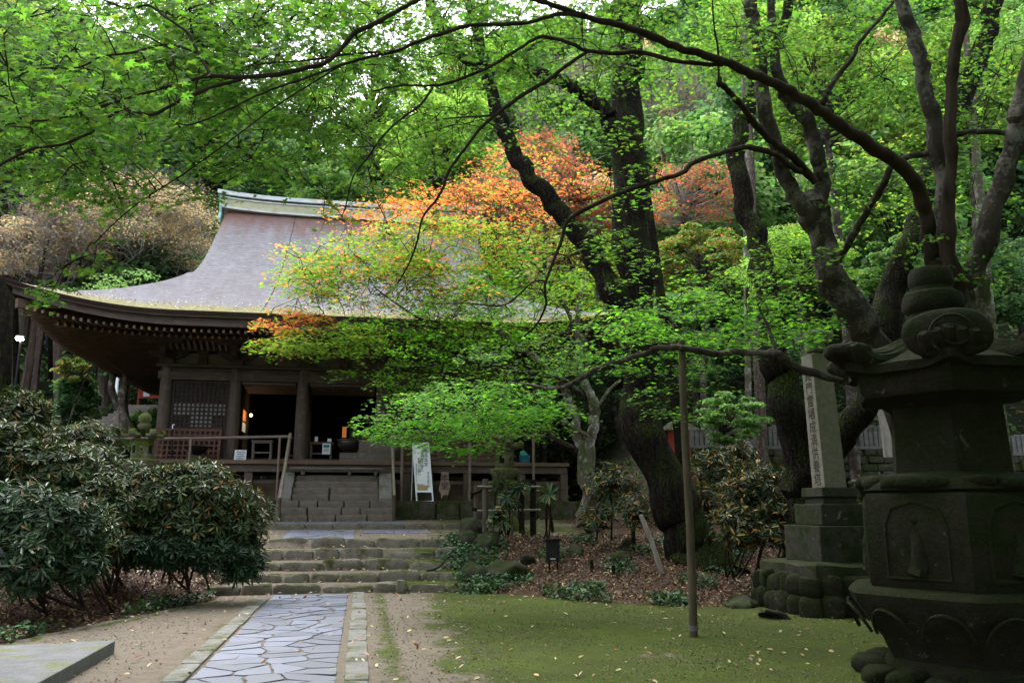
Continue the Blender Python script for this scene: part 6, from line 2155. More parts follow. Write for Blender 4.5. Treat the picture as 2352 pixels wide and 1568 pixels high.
t4.region(1230, 390, 160, 70, 20, 23, 16, .6, 40, .045, 'orange', clump=.2, **kw)
t4.region(1080, 470, 190, 60, 20, 24, 32, .6, 44, .045, 'orange', clump=.2, **kw)
t4.region(900, 500, 120, 50, 19, 23, 16, .5, 40, .045, 'orange', clump=.3, **kw)
t4.region(660, 735, 85, 30, 18.6, 20, 12, .4, 46, .044, 'redd', **kw)
t4.region(760, 775, 130, 35, 18.0, 20.5, 26, .5, 52, .046, 'ygreen', **kw)
t4.region(640, 800, 55, 22, 18.6, 19.6, 5, .4, 46, .045, 'autumn', **kw)
t4.region(790, 862, 26, 12, 19.0, 19.4, 2, .25, 40, .04, 'near', **kw)
t4.region(1010, 760, 230, 60, 18, 21.5, 34, .6, 52, .046, 'lit_green', clump=.05, **kw)
t4.region(1160, 700, 190, 90, 18.5, 22.5, 34, .6, 52, .046, 'ygreen', clump=.1, **kw)
t4.region(960, 870, 120, 45, 18.5, 20.5, 13, .5, 52, .046, 'near', **kw)
t4.region(1180, 830, 170, 45, 18.5, 22, 14, .55, 50, .046, 'near', **kw)
t4.region(1120, 980, 140, 25, 19.5, 21.5, 14, .5, 46, .045, 'neard', **kw)
t4.region(1190, 655, 150, 45, 18.5, 20.5, 15, .6, 50, .046, 'lit_green', clump=.1, **kw)
t4.region(1060, 690, 120, 30, 18, 20, 8, .6, 46, .046, 'ygreen', **kw)
t4.region(1330, 620, 130, 100, 20, 23, 24, .55, 48, .046, 'ygreen', clump=.1, **kw)
t4.finish(M['leaf'], M['bark_brown'])
# ------------------------------------------------------------------ trees beyond the hall and on the slopes
def crown_pts(c, rx, ry, rz_, nblob, nleaf, rng, flat=.6, blob=.34):
    """clumped crown: leaves on the outsides of many blobs inside an ellipsoid"""
    th = rng.uniform(0, 2 * math.pi, nblob); cz = rng.uniform(-.85, 1, nblob); k = rng.uniform(.25, 1, nblob) ** .5
    s_ = np.sqrt(1 - np.clip(cz, -1, 1) ** 2)
    B = np.stack([np.cos(th) * s_ * k * .8, np.sin(th) * s_ * k * .8, cz * k * .85], 1)
    br = blob * rng.uniform(.6, 1.25, nblob)
    idx = rng.integers(0, nblob, nleaf)
    d = rng.normal(size=(nleaf, 3)); d /= np.linalg.norm(d, axis=1)[:, None]
    d[:, 2] = np.abs(d[:, 2]) * np.where(rng.uniform(0, 1, nleaf) < .75, 1, -1)
    r = br[idx] * rng.uniform(.55, 1.05, nleaf)
    P = B[idx] + d * r[:, None] * np.array([1, 1, flat])
    nrm = d * .6 + np.array([0, 0, .8]) + rng.normal(0, .35, (nleaf, 3))
    return np.asarray(c) + P * np.array([rx, ry, rz_]), nrm, B * np.array([rx, ry, rz_]) + np.asarray(c), idx


def bgtree(name, x, y, top, cb, rx, style, label, group=None, nleaf=6000, size=.15, nblob=34, trunk=.22, barkm=None, flat=.6, bare=0, tpl=QUAD, blob=.34, seed=0, ry=None, ground=None):
    rng = np.random.default_rng(int(abs(x * 7 + y * 13)) + seed)
    z0 = gz(x, y) if ground is None else ground
    root = thing(name, (x, y, z0), label, 'tree', group)
    barkm = barkm or M['bark_grey']
    cz = (top + cb) / 2; rz_ = (top - cb) / 2
    P, nr, B, idx = crown_pts((x, y, cz), rx, ry or rx, rz_, nblob, nleaf, rng, flat, blob)
    lx, ly = x + rng.uniform(-.4, .4), y
    m_ = MB()
    m_.tube([(x, y, z0 - .3), (x + rng.uniform(-.2, .2), y, z0 + (cb - z0) * .5), (lx, ly, cb + rz_ * .3), (lx + rng.uniform(-.4, .4), ly, top - rz_ * .5)], [trunk * 1.3, trunk, trunk * .7, trunk * .25], 10, .12, seed)
    m_.build('trunk', barkm, root, smooth=True)
    c = MB()
    tone = rng.uniform(.75, 1.25, nblob)[idx][:, None]
    sz = size * 1.4 * rng.uniform(.6, 1.3, nleaf)
    C = rcol(MIX[style], nleaf, .25) * tone
    leaves(c, tpl, P, nr, sz, np.clip(C, 0, 1))
    c.build('crown', M['leaf_far'], root)
    tw = MB()
    ax = np.array([lx, ly, cb + rz_ * .2])
    S0 = np.tile(ax, (nblob, 1)); S0[:, 2] += np.clip((B[:, 2] - cb) * .45, -rz_ * .2, rz_)
    mid = (S0 + B) / 2 + rng.normal(0, .12, B.shape) * rx * .3
    prisms(tw, S0, mid, trunk * .3, trunk * .18); prisms(tw, mid, B, trunk * .18, trunk * .08)
    if bare:
        i2 = rng.integers(0, nblob, bare)
        E = B[i2] + rng.normal(0, .27, (bare, 3)) * np.array([rx, rx, rz_])
        st_ = B[i2] + rng.normal(0, .05, (bare, 3)) * rx
        mm = (st_ + E) / 2 + rng.normal(0, .05, (bare, 3)) * rx
        prisms(tw, st_, mm, .013, .009); prisms(tw, mm, E, .009, .004)
    tw.build('limbs', M['bark_pale'] if bare else barkm, root)
    return root


def place(u, Y, vtop, vbot, ru, **kw):
    """a tree whose crown spans vtop..vbot and ru either side of u when seen from the path"""
    c = at(u, (vtop + vbot) / 2, Y)
    top = at(u, vtop, Y).z; cb = at(u, vbot, Y).z
    return bgtree(x=c.x, y=Y, top=top, cb=cb, rx=ru * Y / FPX, **kw)


GRP = 'trees on the slope behind the hall'
place(840, 50, 90, 380, 150, name='broadleaf_tree', style='light', label='airy light green tree high above the middle of the ridge', nleaf=14000, size=.14, nblob=90, blob=.2, flat=.45, trunk=.24, seed=41)
place(1060, 58, 40, 330, 170, name='broadleaf_tree', style='light', label='airy light green tree highest in the upper middle', nleaf=14000, size=.16, nblob=90, blob=.2, flat=.45, trunk=.26, seed=42)
place(470, 54, 70, 400, 160, name='broadleaf_tree', style='midg', label='mid green tree high above the left end of the roof', nleaf=14000, size=.16, nblob=90, blob=.2, flat=.45, trunk=.26, seed=43)
place(1370, 37, 390, 600, 120, name='orange_maple', style='orange', label='orange maple seen between the leaning limb and the black trunk', nleaf=12000, size=.09, nblob=70, blob=.22, flat=.3, trunk=.12, bare=300, seed=31)
place(2090, 36, 60, 480, 200, name='green_maple', style='light', label='tall pale green tree between the stems of the right hand maple', nleaf=18000, size=.12, nblob=90, blob=.2, flat=.4, trunk=.2, seed=32)
place(2330, 33, -20, 560, 190, name='green_maple', style='midg', label='tall mid green tree beyond the right picture edge', nleaf=16000, size=.12, nblob=90, blob=.2, flat=.4, trunk=.2, seed=33)
place(1930, 40, 330, 700, 190, name='broadleaf_tree', style='midg', label='dense mid green tree on the slope above the monument', nleaf=16000, size=.13, nblob=90, blob=.22, flat=.5, trunk=.2, seed=34)
place(880, 56, 240, 500, 150, name='broadleaf_tree', style='midg', label='grey green tree closing the gap above the middle of the roof', nleaf=12000, size=.17, nblob=80, blob=.22, flat=.5, trunk=.2, seed=35)
place(560, 60, 200, 480, 140, name='broadleaf_tree', style='light', label='pale green tree above the left end of the ridge', nleaf=12000, size=.18, nblob=80, blob=.22, flat=.5, trunk=.2, seed=36)
place(330, 41, 385, 690, 215, name='autumn_tree', style='tan', label='tan brown thin leaved tree left of the hall roof', nleaf=19000, size=.095, nblob=100, bare=1500, blob=.26, trunk=.2, barkm=M['bark_brown'])
place(95, 38, 430, 680, 150, name='autumn_tree', style='tan', label='sparse brownish tree at the far left under the green boughs', nleaf=6000, size=.11, nblob=40, bare=1400, blob=.28, trunk=.16, seed=3, barkm=M['bark_brown'])
place(600, 48, 290, 520, 130, name='evergreen_tree', style='ever', label='dark grey green evergreen just above the left end of the ridge', nleaf=12000, size=.16, nblob=60, blob=.26)
place(760, 46, 360, 560, 120, name='evergreen_tree', style='midg', label='rounded mid green tree above the middle of the ridge', nleaf=10000, size=.15, nblob=50, blob=.26)
place(700, 62, 150, 430, 190, name='broadleaf_tree', style='midg', label='tall mid green tree high behind the roof under the sky gap', nleaf=14000, size=.2, nblob=70, blob=.24, trunk=.3)
place(1010, 40, 185, 520, 170, name='zelkova_tree', style='light', label='tall light yellow green tree behind the right half of the roof', nleaf=20000, size=.13, nblob=80, blob=.24, trunk=.28, flat=.4)
place(1240, 36, 290, 560, 170, name='orange_maple', style='redd', label='vivid orange red maple behind the leaning dark limb', nleaf=8500, size=.09, nblob=110, blob=.2, flat=.16, trunk=.14, bare=500)
place(1130, 34, 400, 560, 150, name='orange_maple', style='orange', label='lower orange and yellow maple right of the roof ridge', nleaf=7000, size=.09, nblob=60, blob=.2, flat=.16, trunk=.12, bare=300)
place(1580, 33, 350, 560, 150, name='orange_maple', style='orange', label='muted orange maple right of the black trunk', nleaf=3600, size=.09, nblob=80, blob=.2, flat=.16, trunk=.14, bare=300)
place(1600, 30, 500, 690, 170, name='yellow_maple', style='autumn', label='yellow green and orange maple low right of the black trunk', nleaf=12000, size=.09, nblob=70, blob=.2, flat=.28, trunk=.12)
place(1330, 50, 130, 400, 150, name='bare_tree', style='tan', label='almost bare pale twigged tree above the orange maple', nleaf=2500, size=.1, nblob=60, bare=3200, blob=.3, trunk=.2, barkm=M['bark_pale'])
place(1560, 48, 150, 400, 130, name='bare_tree', style='yell', label='pale bare twigged tree with few yellow leaves right of the black trunk', nleaf=2600, size=.12, nblob=50, bare=2400, blob=.3, trunk=.2, seed=4, barkm=M['bark_pale'])
place(1890, 27, 30, 420, 190, name='green_maple', style='ygreen', label='bright yellow green maple behind the grey fork', nleaf=22000, size=.085, nblob=110, blob=.17, flat=.28, trunk=.16)
place(2200, 24, 40, 430, 190, name='green_maple', style='ygreen', label='bright green maple high at the far right', nleaf=20000, size=.08, nblob=110, blob=.17, flat=.28, trunk=.16, seed=2)
place(1830, 23, 500, 720, 180, name='green_maple', style='light', label='layered light green maple low behind the grey fork', nleaf=15000, size=.075, nblob=80, blob=.2, flat=.26, trunk=.12, seed=5)
place(1560, 25, 640, 860, 120, name='green_maple', style='midg', label='shaded green maple between the black trunk and prop pole', nleaf=9000, size=.075, nblob=60, blob=.2, flat=.28, trunk=.1, seed=6)
place(2060, 24, 520, 760, 130, name='green_maple', style='midg', label='shaded green maple behind the lantern finial', nleaf=9000, size=.075, nblob=60, blob=.2, flat=.28, trunk=.1, seed=7)
place(1680, 20.5, 880, 1050, 100, name='green_maple', style='midg', label='small shaded maple drooping before the pale picket fence', nleaf=8000, size=.06, nblob=60, blob=.2, flat=.28, trunk=.05, seed=8)
place(2270, 26, 520, 800, 150, name='evergreen_tree', style='ever', label='dark evergreen at the right edge behind the lantern', nleaf=12000, size=.10, nblob=70, blob=.24, trunk=.14, seed=9)
place(1420, 34, 640, 1000, 140, name='evergreen_tree', style='ever', label='dark bluish evergreen right of the hall behind the lichened maple', nleaf=16000, size=.10, nblob=90, blob=.22, trunk=.14, seed=10)
place(1290, 38, 760, 1040, 110, name='evergreen_tree', style='midg', label='dull green shrubby tree beside the right end of the veranda', nleaf=12000, size=.11, nblob=70, blob=.22, trunk=.14, seed=11)
place(1700, 32, 700, 990, 150, name='evergreen_tree', style='ever', label='dark evergreen above the pale picket fence', nleaf=14000, size=.11, nblob=80, blob=.22, trunk=.14, seed=12)
place(170, 60, 30, 420, 230, name='broadleaf_tree', style='midg', label='tall dull green tree at the upper left behind the boughs', nleaf=14000, size=.2, nblob=70, blob=.24, trunk=.3, seed=13)
place(430, 66, 60, 420, 190, name='broadleaf_tree', style='light', label='tall pale green tree above the tan tree', nleaf=12000, size=.2, nblob=70, blob=.24, trunk=.3, seed=14)
place(1750, 56, -60, 350, 200, name='broadleaf_tree', style='light', label='far tall yellow green tree above the second dark trunk', nleaf=12000, size=.2, nblob=70, blob=.24, trunk=.3, seed=15)
place(1200, 70, 60, 380, 150, name='broadleaf_tree', style='midg', label='far tall green tree beyond the bare twigs', nleaf=13000, size=.26, nblob=80, blob=.24, trunk=.3, seed=16)
place(170, 30, 812, 905, 52, name='yellow_maple', style='yell', label='small yellow leaved maple among the left bushes', nleaf=3500, size=.07, nblob=30, blob=.24, flat=.25, trunk=.05, seed=17)
place(170, 30.5, 850, 985, 62, name='dark_shrub', style='ever', label='round dark shrub beneath the small yellow maple', nleaf=9000, size=.075, nblob=50, blob=.26, flat=.8, trunk=.05, seed=18)
place(335, 33, 930, 1060, 60, name='dark_shrub', style='midg', label='bush of pale green leaves by the left hall corner', nleaf=7000, size=.08, nblob=40, blob=.26, flat=.8, trunk=.05, seed=19)
place(200, 26, 960, 1080, 100, name='dark_shrub', style='midg', label='low leafy bush below the hillside steps', nleaf=9000, size=.08, nblob=50, blob=.26, flat=.8, trunk=.05, seed=20)

# forest on the slopes: prototypes and copies
protos = []
for k, (st_, h_, r_, nm, lb) in enumerate((('midg', 15, 4.6, 'forest_tree', ''), ('ever', 16, 4.2, 'forest_tree', ''), ('light', 14, 4.8, 'forest_tree', ''), ('cedar', 19, 3.4, 'cedar_tree', ''), ('tan', 13, 4.4, 'forest_tree', ''))):
    protos.append((nm, st_, h_, r_))
adj = {'midg': 'mid green', 'ever': 'dark evergreen', 'light': 'pale green', 'cedar': 'dark conical cedar', 'tan': 'brown leaved'}
rng = np.random.default_rng(77)
made = {}
cands = []
for row, b in enumerate(np.arange(47, 108, 6.4)):
    for a in np.arange(-66, 72, 6.6):
        aa, bb_2 = a + rng.uniform(-2, 2), b + rng.uniform(-2, 2)
        p = H(aa, bb_2)
        uu = 1176 + FPX * p.x / (p.y * .98 + 3)
        if uu < -160 or uu > 2520: continue
        cands.append((p.x, p.y, aa, bb_2))
for a, b in ((-31, 46), (-35, 38), (-33, 54), (14, 46), (20, 40), (26, 36), (22, 30), (30, 42), (16, 36), (12, 41), (28, 30), (34, 34)):
    p = H(a, b); cands.append((p.x, p.y, a, b))
count = 0
for (x, y, aa, bb_2) in cands:
    zone = 'cedar' if (aa < -15 and bb_2 < 56) else rng.choice(['midg', 'ever', 'light', 'tan'], p=[.36, .38, .14, .12])
    z = gz(x, y)
    ht = 1.0
    # keep the sky gap of the upper middle free
    u_ = 1176 + FPX * x / (y * .98 + 5)
    if 480 < u_ < 1120:
        lim = CAMZ + y * (.56 if u_ < 700 else .60)
        ht = min(1.0, max(.55, (lim - z) / 16))
    key = str(zone)
    word = 'left' if x < -18 else ('central' if x < 8 else 'right')
    lab = '%s tree on the %s wooded slope behind the hall' % (adj[key], {'left': 'left hand', 'central': 'middle', 'right': 'right hand'}[word])
    grp = '%s trees on the %s slope' % (adj[key], word)
    if key not in made:
        st_ = key; h_, r_ = {p[1]: (p[2], p[3]) for p in protos}[key]
        nm = 'cedar_tree' if key == 'cedar' else 'forest_tree'
        if key == 'cedar':
            r0 = bgtree(nm, x, y, z + h_, z + 5, r_, 'cedar', lab, grp, nleaf=9000, size=.26, nblob=90, blob=.2, flat=.5, trunk=.38, barkm=M['bark_cedar'])
        else:
            r0 = bgtree(nm, x, y, z + h_, z + 3.0, r_, st_, lab, grp, nleaf=13000, size=.26, nblob=80, blob=.27, flat=.7, trunk=.26, bare=500 if key == 'tan' else 0)
        made[key] = r0
    else:
        r0 = copy_tree(made[key])
        r0['label'] = lab; r0['group'] = grp
    r0.location = (x, y, z)
    r0.rotation_euler = (0, 0, rng.uniform(0, 6.28))
    s_ = rng.uniform(.85, 1.2) * ht
    r0.scale = (rng.uniform(.9, 1.15), rng.uniform(.9, 1.15), s_)
    count += 1
# unseen trees added behind the viewer to cut the light on the lantern
for k, (x, y) in enumerate(((-14, -9), (-7, -13), (1, -11), (8, -8), (13, -3), (16, 5), (-19, -3), (5, -16), (15, 12))):
    r0 = copy_tree(made['midg']); r0['label'] = 'broad unseen tree added behind the viewer to block light'; r0['group'] = 'unseen trees added to block light'
    r0.location = (x, y, 0); r0.scale = (1.1, 1.1, .85); r0.rotation_euler = (0, 0, k * 1.3)


# cedar trunks seen below the left eave, and pale trunks at the right
TR = [(12, 660, 0, 1000, 25, 36, 'bark_dark', 'dark reddish trunk cut by the left picture edge beneath the eave'),
      (135, 690, 138, 960, 45, 27, 'bark_cedar', 'pale straight cedar trunk seen under the left eave'), (237, 800, 240, 960, 46, 26, 'bark_cedar', 'second pale cedar trunk nearer the hall'),
      (118, 700, 120, 960, 47, 18, 'bark_dark', 'dark cedar trunk just left of the pale one'), (33, 780, 35, 960, 45, 20, 'bark_dark', 'dark trunk below the glowing lamp'), (22, 780, 22, 960, 44, 14, 'bark_cedar', 'slim cedar trunk left of the lamp'),
      (1735, 640, 1748, 968, 27, 24, 'bark_cedar', 'pale reddish cedar trunk above the stone fence'), (1716, 700, 1722, 1050, 25, 15, 'bark_lichen', 'thin lichened trunk beside the pale cedar'),
      (2255, 500, 2290, 900, 15, 22, 'bark_lichen', 'slim pale trunk behind the lantern shoulder'), (1520, 700, 1560, 1000, 24, 24, 'bark_dark', 'dark trunk right behind the massive black one')]
for (u0, v0, u1, v1, Y, w_, bk, lb) in TR:
    gb_ = at(u1, v1, Y); z0 = gz(gb_.x, gb_.y)
    tt_ = thing('cedar_tree', (gb_.x, gb_.y, z0), lb, 'tree', 'single trunks between the bushes')
    tp = at(u0, v0, Y); d = tp - gb_
    r_ = w_ / 2 * Y / FPX
    m_ = MB(); m_.tube([Vector((gb_.x, gb_.y, min(z0, gb_.z) - .2)), gb_, tp, tp + d * (.03 if u0 == 12 else .9), tp + d * (.06 if u0 == 12 else 2.2)], [r_ * 1.25, r_ * 1.05, r_ * .95, r_ * .75, r_ * .4], 12, .08, u0 * .1)
    m_.build('trunk', M[bk], tt_, smooth=True)
    rng2 = np.random.default_rng(u0)
    top = (tp + d * 2.2)
    if 12 < u0 < 300:
        P, nr, B, idx = crown_pts((top.x, top.y, top.z), 2.6, 2.6, 3.2, 40, 3000, rng2, .5, .25)
        c = MB(); leaves(c, QUAD, P, nr, .2 * rng2.uniform(.6, 1.3, 3000), rcol(MIX['cedar'], 3000)); c.build('crown', M['leaf_far'], tt_)
# paired leaning trunks in front of the hillside steps
pt_ = thing('twin_tree', at(285, 975, 31), 'pair of leaning mossy trunks before the hillside steps', 'tree')
for pts in ([(310, 1010, 31, 20), (295, 970, 31, 18), (270, 930, 31, 16), (256, 890, 31, 15), (262, 850, 31, 14), (268, 780, 31, 12)], [(292, 1010, 31, 26), (285, 960, 31, 24), (282, 910, 31, 20), (290, 860, 31, 18), (285, 790, 31, 15)]):
    m_ = MB(); m_.tube([at(u, v, Y) for u, v, Y, w_ in pts], [w_ / 2 * Y / FPX for u, v, Y, w_ in pts], 12, .15, pts[0][0]); m_.build('trunk', M['bark_lichen'], pt_, smooth=True)
c0 = at(280, 700, 31); P, nr, B, idx = crown_pts(c0[:], 2.4, 2.4, 1.6, 30, 2500, np.random.default_rng(4), .5, .25)
c = MB(); leaves(c, QUAD, P, nr, .13 * RNG.uniform(.6, 1.3, 2500), rcol(MIX['midg'], 2500)); c.build('crown', M['leaf_far'], pt_)


# ------------------------------------------------------------------ rhododendrons
def rhodo(name, label, blobs, nsh, size, mix, seed, droop=.45, skirt=0.0, stems=True, per=9, group=None, dens=None):
    """blobs: [(u, v, Y, ru, rv)] ; shoots sit on the blobs' outsides, each carrying a whorl of long leaves"""
    rng = np.random.default_rng(seed)
    cs, rs = [], []
    for (u, v, Y, ru, rv) in blobs:
        cs.append(np.array(at(u, v, Y)[:])); rs.append(np.array([ru * Y / FPX, (ru + rv) / 2 * Y / FPX * .9, rv * Y / FPX]))
    cs, rs = np.array(cs), np.array(rs)
    wgt = rs[:, 0] * rs[:, 2]; wgt /= wgt.sum()
    base = cs.mean(0); gzb = gz(base[0], base[1])
    root = thing(name, (base[0], base[1], gzb), label, 'bush', group)
    idx = rng.choice(len(cs), nsh, p=wgt)
    d = rng.normal(size=(nsh, 3)); d /= np.linalg.norm(d, axis=1)[:, None]
    k = rng.uniform(.5, .98, nsh)
    P = cs[idx] + d * rs[idx] * k[:, None]
    P += rng.normal(0, .05, P.shape)
    gh = hgt(P[:, 0], P[:, 1])
    ok = P[:, 2] > gh + .12
    P, d, idx = P[ok], d[ok], idx[ok]
    K = len(P)
    ax = d * .8 + np.array([0, 0, .75]) + rng.normal(0, .2, (K, 3)); ax /= np.linalg.norm(ax, axis=1)[:, None]
    ref = rng.normal(size=(K, 3)); e1 = np.cross(ax, ref); e1 /= np.linalg.norm(e1, axis=1)[:, None]; e2 = np.cross(ax, e1)
    th = np.arange(per) * 2.4 + rng.uniform(0, 6, (K, 1)) + rng.normal(0, .2, (K, per))
    el = rng.uniform(-.2, .75, (K, 1)) + rng.normal(0, .16, (K, per)) - droop * .2
    out = (np.cos(th)[..., None] * e1[:, None] + np.sin(th)[..., None] * e2[:, None])
    fw = out * np.cos(el)[..., None] + ax[:, None] * np.sin(el)[..., None]
    nr = ax[:, None] * np.cos(el)[..., None] - out * np.sin(el)[..., None] + rng.normal(0, .12, fw.shape)
    pos = P[:, None] + fw * .012 - ax[:, None] * (rng.uniform(0, .04, (K, per, 1)))
    N = K * per
    C = rcol(mix, N, .25, .12)
    fol = MB()
    leaves(fol, BLADE, pos.reshape(-1, 3), nr.reshape(-1, 3), (size * 1.05 * rng.uniform(.7, 1.25, (K, per))).reshape(-1), C, fw.reshape(-1, 3))
    fol.build('foliage', M['leaf_gloss'], root)
    tw = MB()
    inner = cs[idx] + (P - cs[idx]) * .45
    prisms(tw, inner, P, .009, .005)
    low = cs[idx].copy(); low[:, 2] -= rs[idx][:, 2] * .5
    prisms(tw, low, inner, .016, .009)
    if stems:
        for q in range(len(cs)):
            if (blobs[q][4] < 50 and len(blobs) > 2) or 500 < blobs[q][0] < 640: continue
            for s_ in range(3):
                b0 = np.array([cs[q][0] + rng.uniform(-.4, .4) * rs[q][0], cs[q][1] + rng.uniform(-.3, .3), 0]); b0[2] = gz(b0[0], b0[1])
                b0[1] += .8
                b0[2] = gz(b0[0], b0[1])
                e_ = cs[q] + rng.normal(0, .25, 3) * rs[q]
                m1 = (b0 + e_) / 2 + rng.normal(0, .1, 3)
                tw.tube([b0, m1, e_], [.024, .017, .01], 6, .1, s_)
    tw.build('stems', M['bark_brown'], root, smooth=True)
    return root


RHS = 1.28
RH = [((.034, .058, .024), 6), ((.052, .078, .03), 4), ((.085, .10, .03), 3), ((.30, .13, .03), .35), ((.09, .05, .02), .4)]
RH2 = [((.02, .045, .02), 5), ((.045, .06, .02), 3), ((.25, .18, .04), 1.0), ((.40, .18, .04), .7)]
rhodo('rhododendron_bush', 'tall glossy rhododendron at the far left edge with yellowing leaves', [(30, 965, 13.5, 85, 75), (20, 1060, 13, 120, 90), (110, 1095, 13, 130, 85), (195, 1075, 13.8, 90, 55)], 1700, .15, RH, 1)
rhodo('rhododendron_bush', 'low near rhododendron drooping over the leaf litter at the left edge', [(30, 1200, 11.4, 110, 95), (130, 1215, 11.3, 105, 90), (60, 1285, 10.9, 105, 60), (175, 1290, 11.2, 60, 50)], 1150, .145, [((.026, .054, .026), 6), ((.045, .08, .034), 4), ((.2, .09, .03), .25)], 2)
rhodo('rhododendron_bush', 'rhododendron filling the gap between the left edge bush and the wide one', [(225, 1160, 12.8, 70, 60), (215, 1240, 12.2, 60, 60)], 560, .14, RH, 12)
rhodo('rhododendron_bush', 'wide glossy rhododendron spreading from the left mound to the stone steps', [(320, 1140, 13.6, 140, 72), (450, 1145, 13.8, 120, 90), (535, 1200, 14, 90, 78), (400, 1205, 13.6, 140, 62), (270, 1185, 13.6, 100, 55)], 2400, .14, RH, 3)
rhodo('rhododendron_bush', 'lower fringe of rhododendron hanging beside the left end of the steps', [(480, 1268, 13.4, 75, 36), (560, 1295, 13.6, 50, 34), (390, 1262, 13.2, 75, 36), (300, 1262, 12.9, 60, 34)], 620, .14, [((.018, .042, .02), 6), ((.03, .058, .024), 4)], 4)
rhodo('rhododendron_bush', 'yellow and green rhododendron left of the granite monument', [(1740, 1130, 15.5, 95, 70), (1700, 1210, 15, 80, 50), (1790, 1200, 14.8, 60, 60)], 400, .14, RH2, 5)
rhodo('rhododendron_bush', 'pale leaved rhododendron right of the massive black trunk', [(1640, 1080, 18.5, 60, 60), (1620, 1160, 18, 50, 50), (1690, 1060, 19, 60, 45)], 260, .14, RH2, 6)
rhodo('rhododendron_bush', 'thin rhododendron between the bamboo fence and the massive trunk', [(1400, 1110, 18.6, 80, 60), (1460, 1170, 17.8, 50, 50), (1380, 1180, 18.2, 60, 40)], 170, .15, RH2, 7)
rhodo('rhododendron_bush', 'small rhododendron behind the lantern pedestal right of the monument', [(2000, 1140, 14.5, 45, 50), (1975, 1190, 14, 30, 30)], 80, .14, RH2, 8)
rhodo('rhododendron_bush', 'mid distance rhododendron bank left of the middle stone lantern', [(60, 1000, 19, 110, 50), (200, 1010, 20, 90, 45)], 420, .15, RH, 9)
for (u, v, Y, k, lb) in ((1150, 1105, 19.6, 1, 'drooping leaf tuft above the bamboo fence rail'), (1200, 1115, 19.5, 2, 'second drooping leaf tuft right on the bamboo rail'), (1165, 1150, 19.3, 2, 'leaf tuft hanging inside the bamboo fence'), (1140, 1185, 18.8, 3, 'spiky green plant at the foot of the bamboo fence'), (1258, 1135, 18.2, 2, 'leaf tuft on the leaning dark post')):
    rhodo('young_rhododendron', lb, [(u, v, Y, 14 + 4 * k, 12)], 3 + k * 2, .22, [((.035, .07, .03), 5), ((.06, .1, .04), 3), ((.3, .2, .05), .5)], int(u), droop=2.4, per=12, group='young rhododendrons by the bamboo fence')

# ------------------------------------------------------------------ fallen leaves, ivy
def scatter(n, fn, size, mix, up=.02, lie=.25):
    P = []
    rng = np.random.default_rng(n)
    tries = 0
    A, B = [], []
    while sum(len(x) for x in A) < n and tries < 60:
        tries += 1
        a = rng.uniform(-11, 12, n * 3); b = rng.uniform(5.0, 26, n * 3)
        k = rng.uniform(0, 1, n * 3) < fn(a, b)
        A.append(a[k]); B.append(b[k])
    a = np.concatenate(A)[:n]; b = np.concatenate(B)[:n]
    x = a * RC - b * RS; y = a * RS + b * RC
    z = hgt(x, y) + rng.uniform(.004, up, len(x))
    P = np.stack([x, y, z], 1)
    nr = np.array([0, 0, 1.]) + rng.normal(0, lie, (len(x), 3))
    return P, nr, size * rng.uniform(.6, 1.3, len(x)), rcol(mix, len(x), .35, .15)
LIT = [((.085, .045, .026), 6), ((.15, .08, .042), 4), ((.27, .165, .08), 2), ((.04, .025, .018), 5), ((.36, .26, .10), 1.3)]
YL = [((.34, .24, .10), 4), ((.42, .34, .16), 3), ((.30, .11, .05), 2), ((.12, .06, .04), 4)]
def f_mound(a, b):
    toe = np.interp(a, TA, TB)
    return ((b > toe + .05) & (b < 19.9) & ((a > 2.0) | (a < -2.45)) & (a > -8)) * np.clip((b - toe) * 1.4 + .25, 0, 1)
mb = MB(); P, nr, sz, C = scatter(46000, f_mound, .062, LIT, .07, .55)
leaves(mb, OVAL, P, nr, sz, C)
o = mb.build('leaf_litter', M['litter']); tag(o, 'brown fallen leaves carpeting the two mounds', 'fallen leaves', kind='stuff')
def f_yard(a, b):
    toe = np.interp(a, TA, TB)
    f = np.where(b < toe + .3, .10 + .25 * np.exp(-np.maximum(toe - b, 0) / .5), 0.0)
    f = np.where((a > -2.4) & (a < 1.95) & (b > 15.4), .35, f)
    f = np.where((a > .2) & (a < 1.4) & (b < 15), f * 1.3, f)
    f = np.where((a > -1.7) & (a < -.15) & (b < 15.5), f * .5, f)
    return np.where(b > 19.4, .1, f)
mb = MB(); P, nr, sz, C = scatter(3400, f_yard, .068, YL, .03, .3)
P[:, 2] += np.where((toab(P[:, 0], P[:, 1])[0] < .2) & (toab(P[:, 0], P[:, 1])[0] > -2), .03, 0)
leaves(mb, OVAL, P, nr, sz, C)
o = mb.build('fallen_leaves', M['litter']); tag(o, 'scattered yellow and brown leaves on the yard and steps', 'fallen leaves', kind='stuff')
# green ground cover: ivy beside the steps and along the mound edges
def f_ivy(a, b):
    toe = np.interp(a, TA, TB)
    near = np.exp(-((a - 2.25) / .35) ** 2) * ((b > 15.0) & (b < 19.6))
    edge = np.exp(-((b - toe - .25) / .28) ** 2) * .5 * ((a < -2.4) | (a > 2)) * (np.sin(a * 4.1) + np.sin(a * 1.7 + 1) > .3)
    patch = .35 * ((a > 2) & (b > toe) & (b < 19.5)) * (np.sin(a * 3.1 + 2) * np.sin(b * 2.3) > .55)
    return np.clip(near + edge + patch, 0, 1)
mb = MB(); P, nr, sz, C = scatter(11000, f_ivy, .055, [((.03, .075, .025), 5), ((.05, .11, .03), 3), ((.02, .05, .03), 3)], .16, .6)
leaves(mb, LEAF3, P, nr, sz, C)
o = mb.build('ground_ivy', M['leaf_gloss']); tag(o, 'dark green ivy over the step edge and mound rim', 'ground cover', kind='stuff')
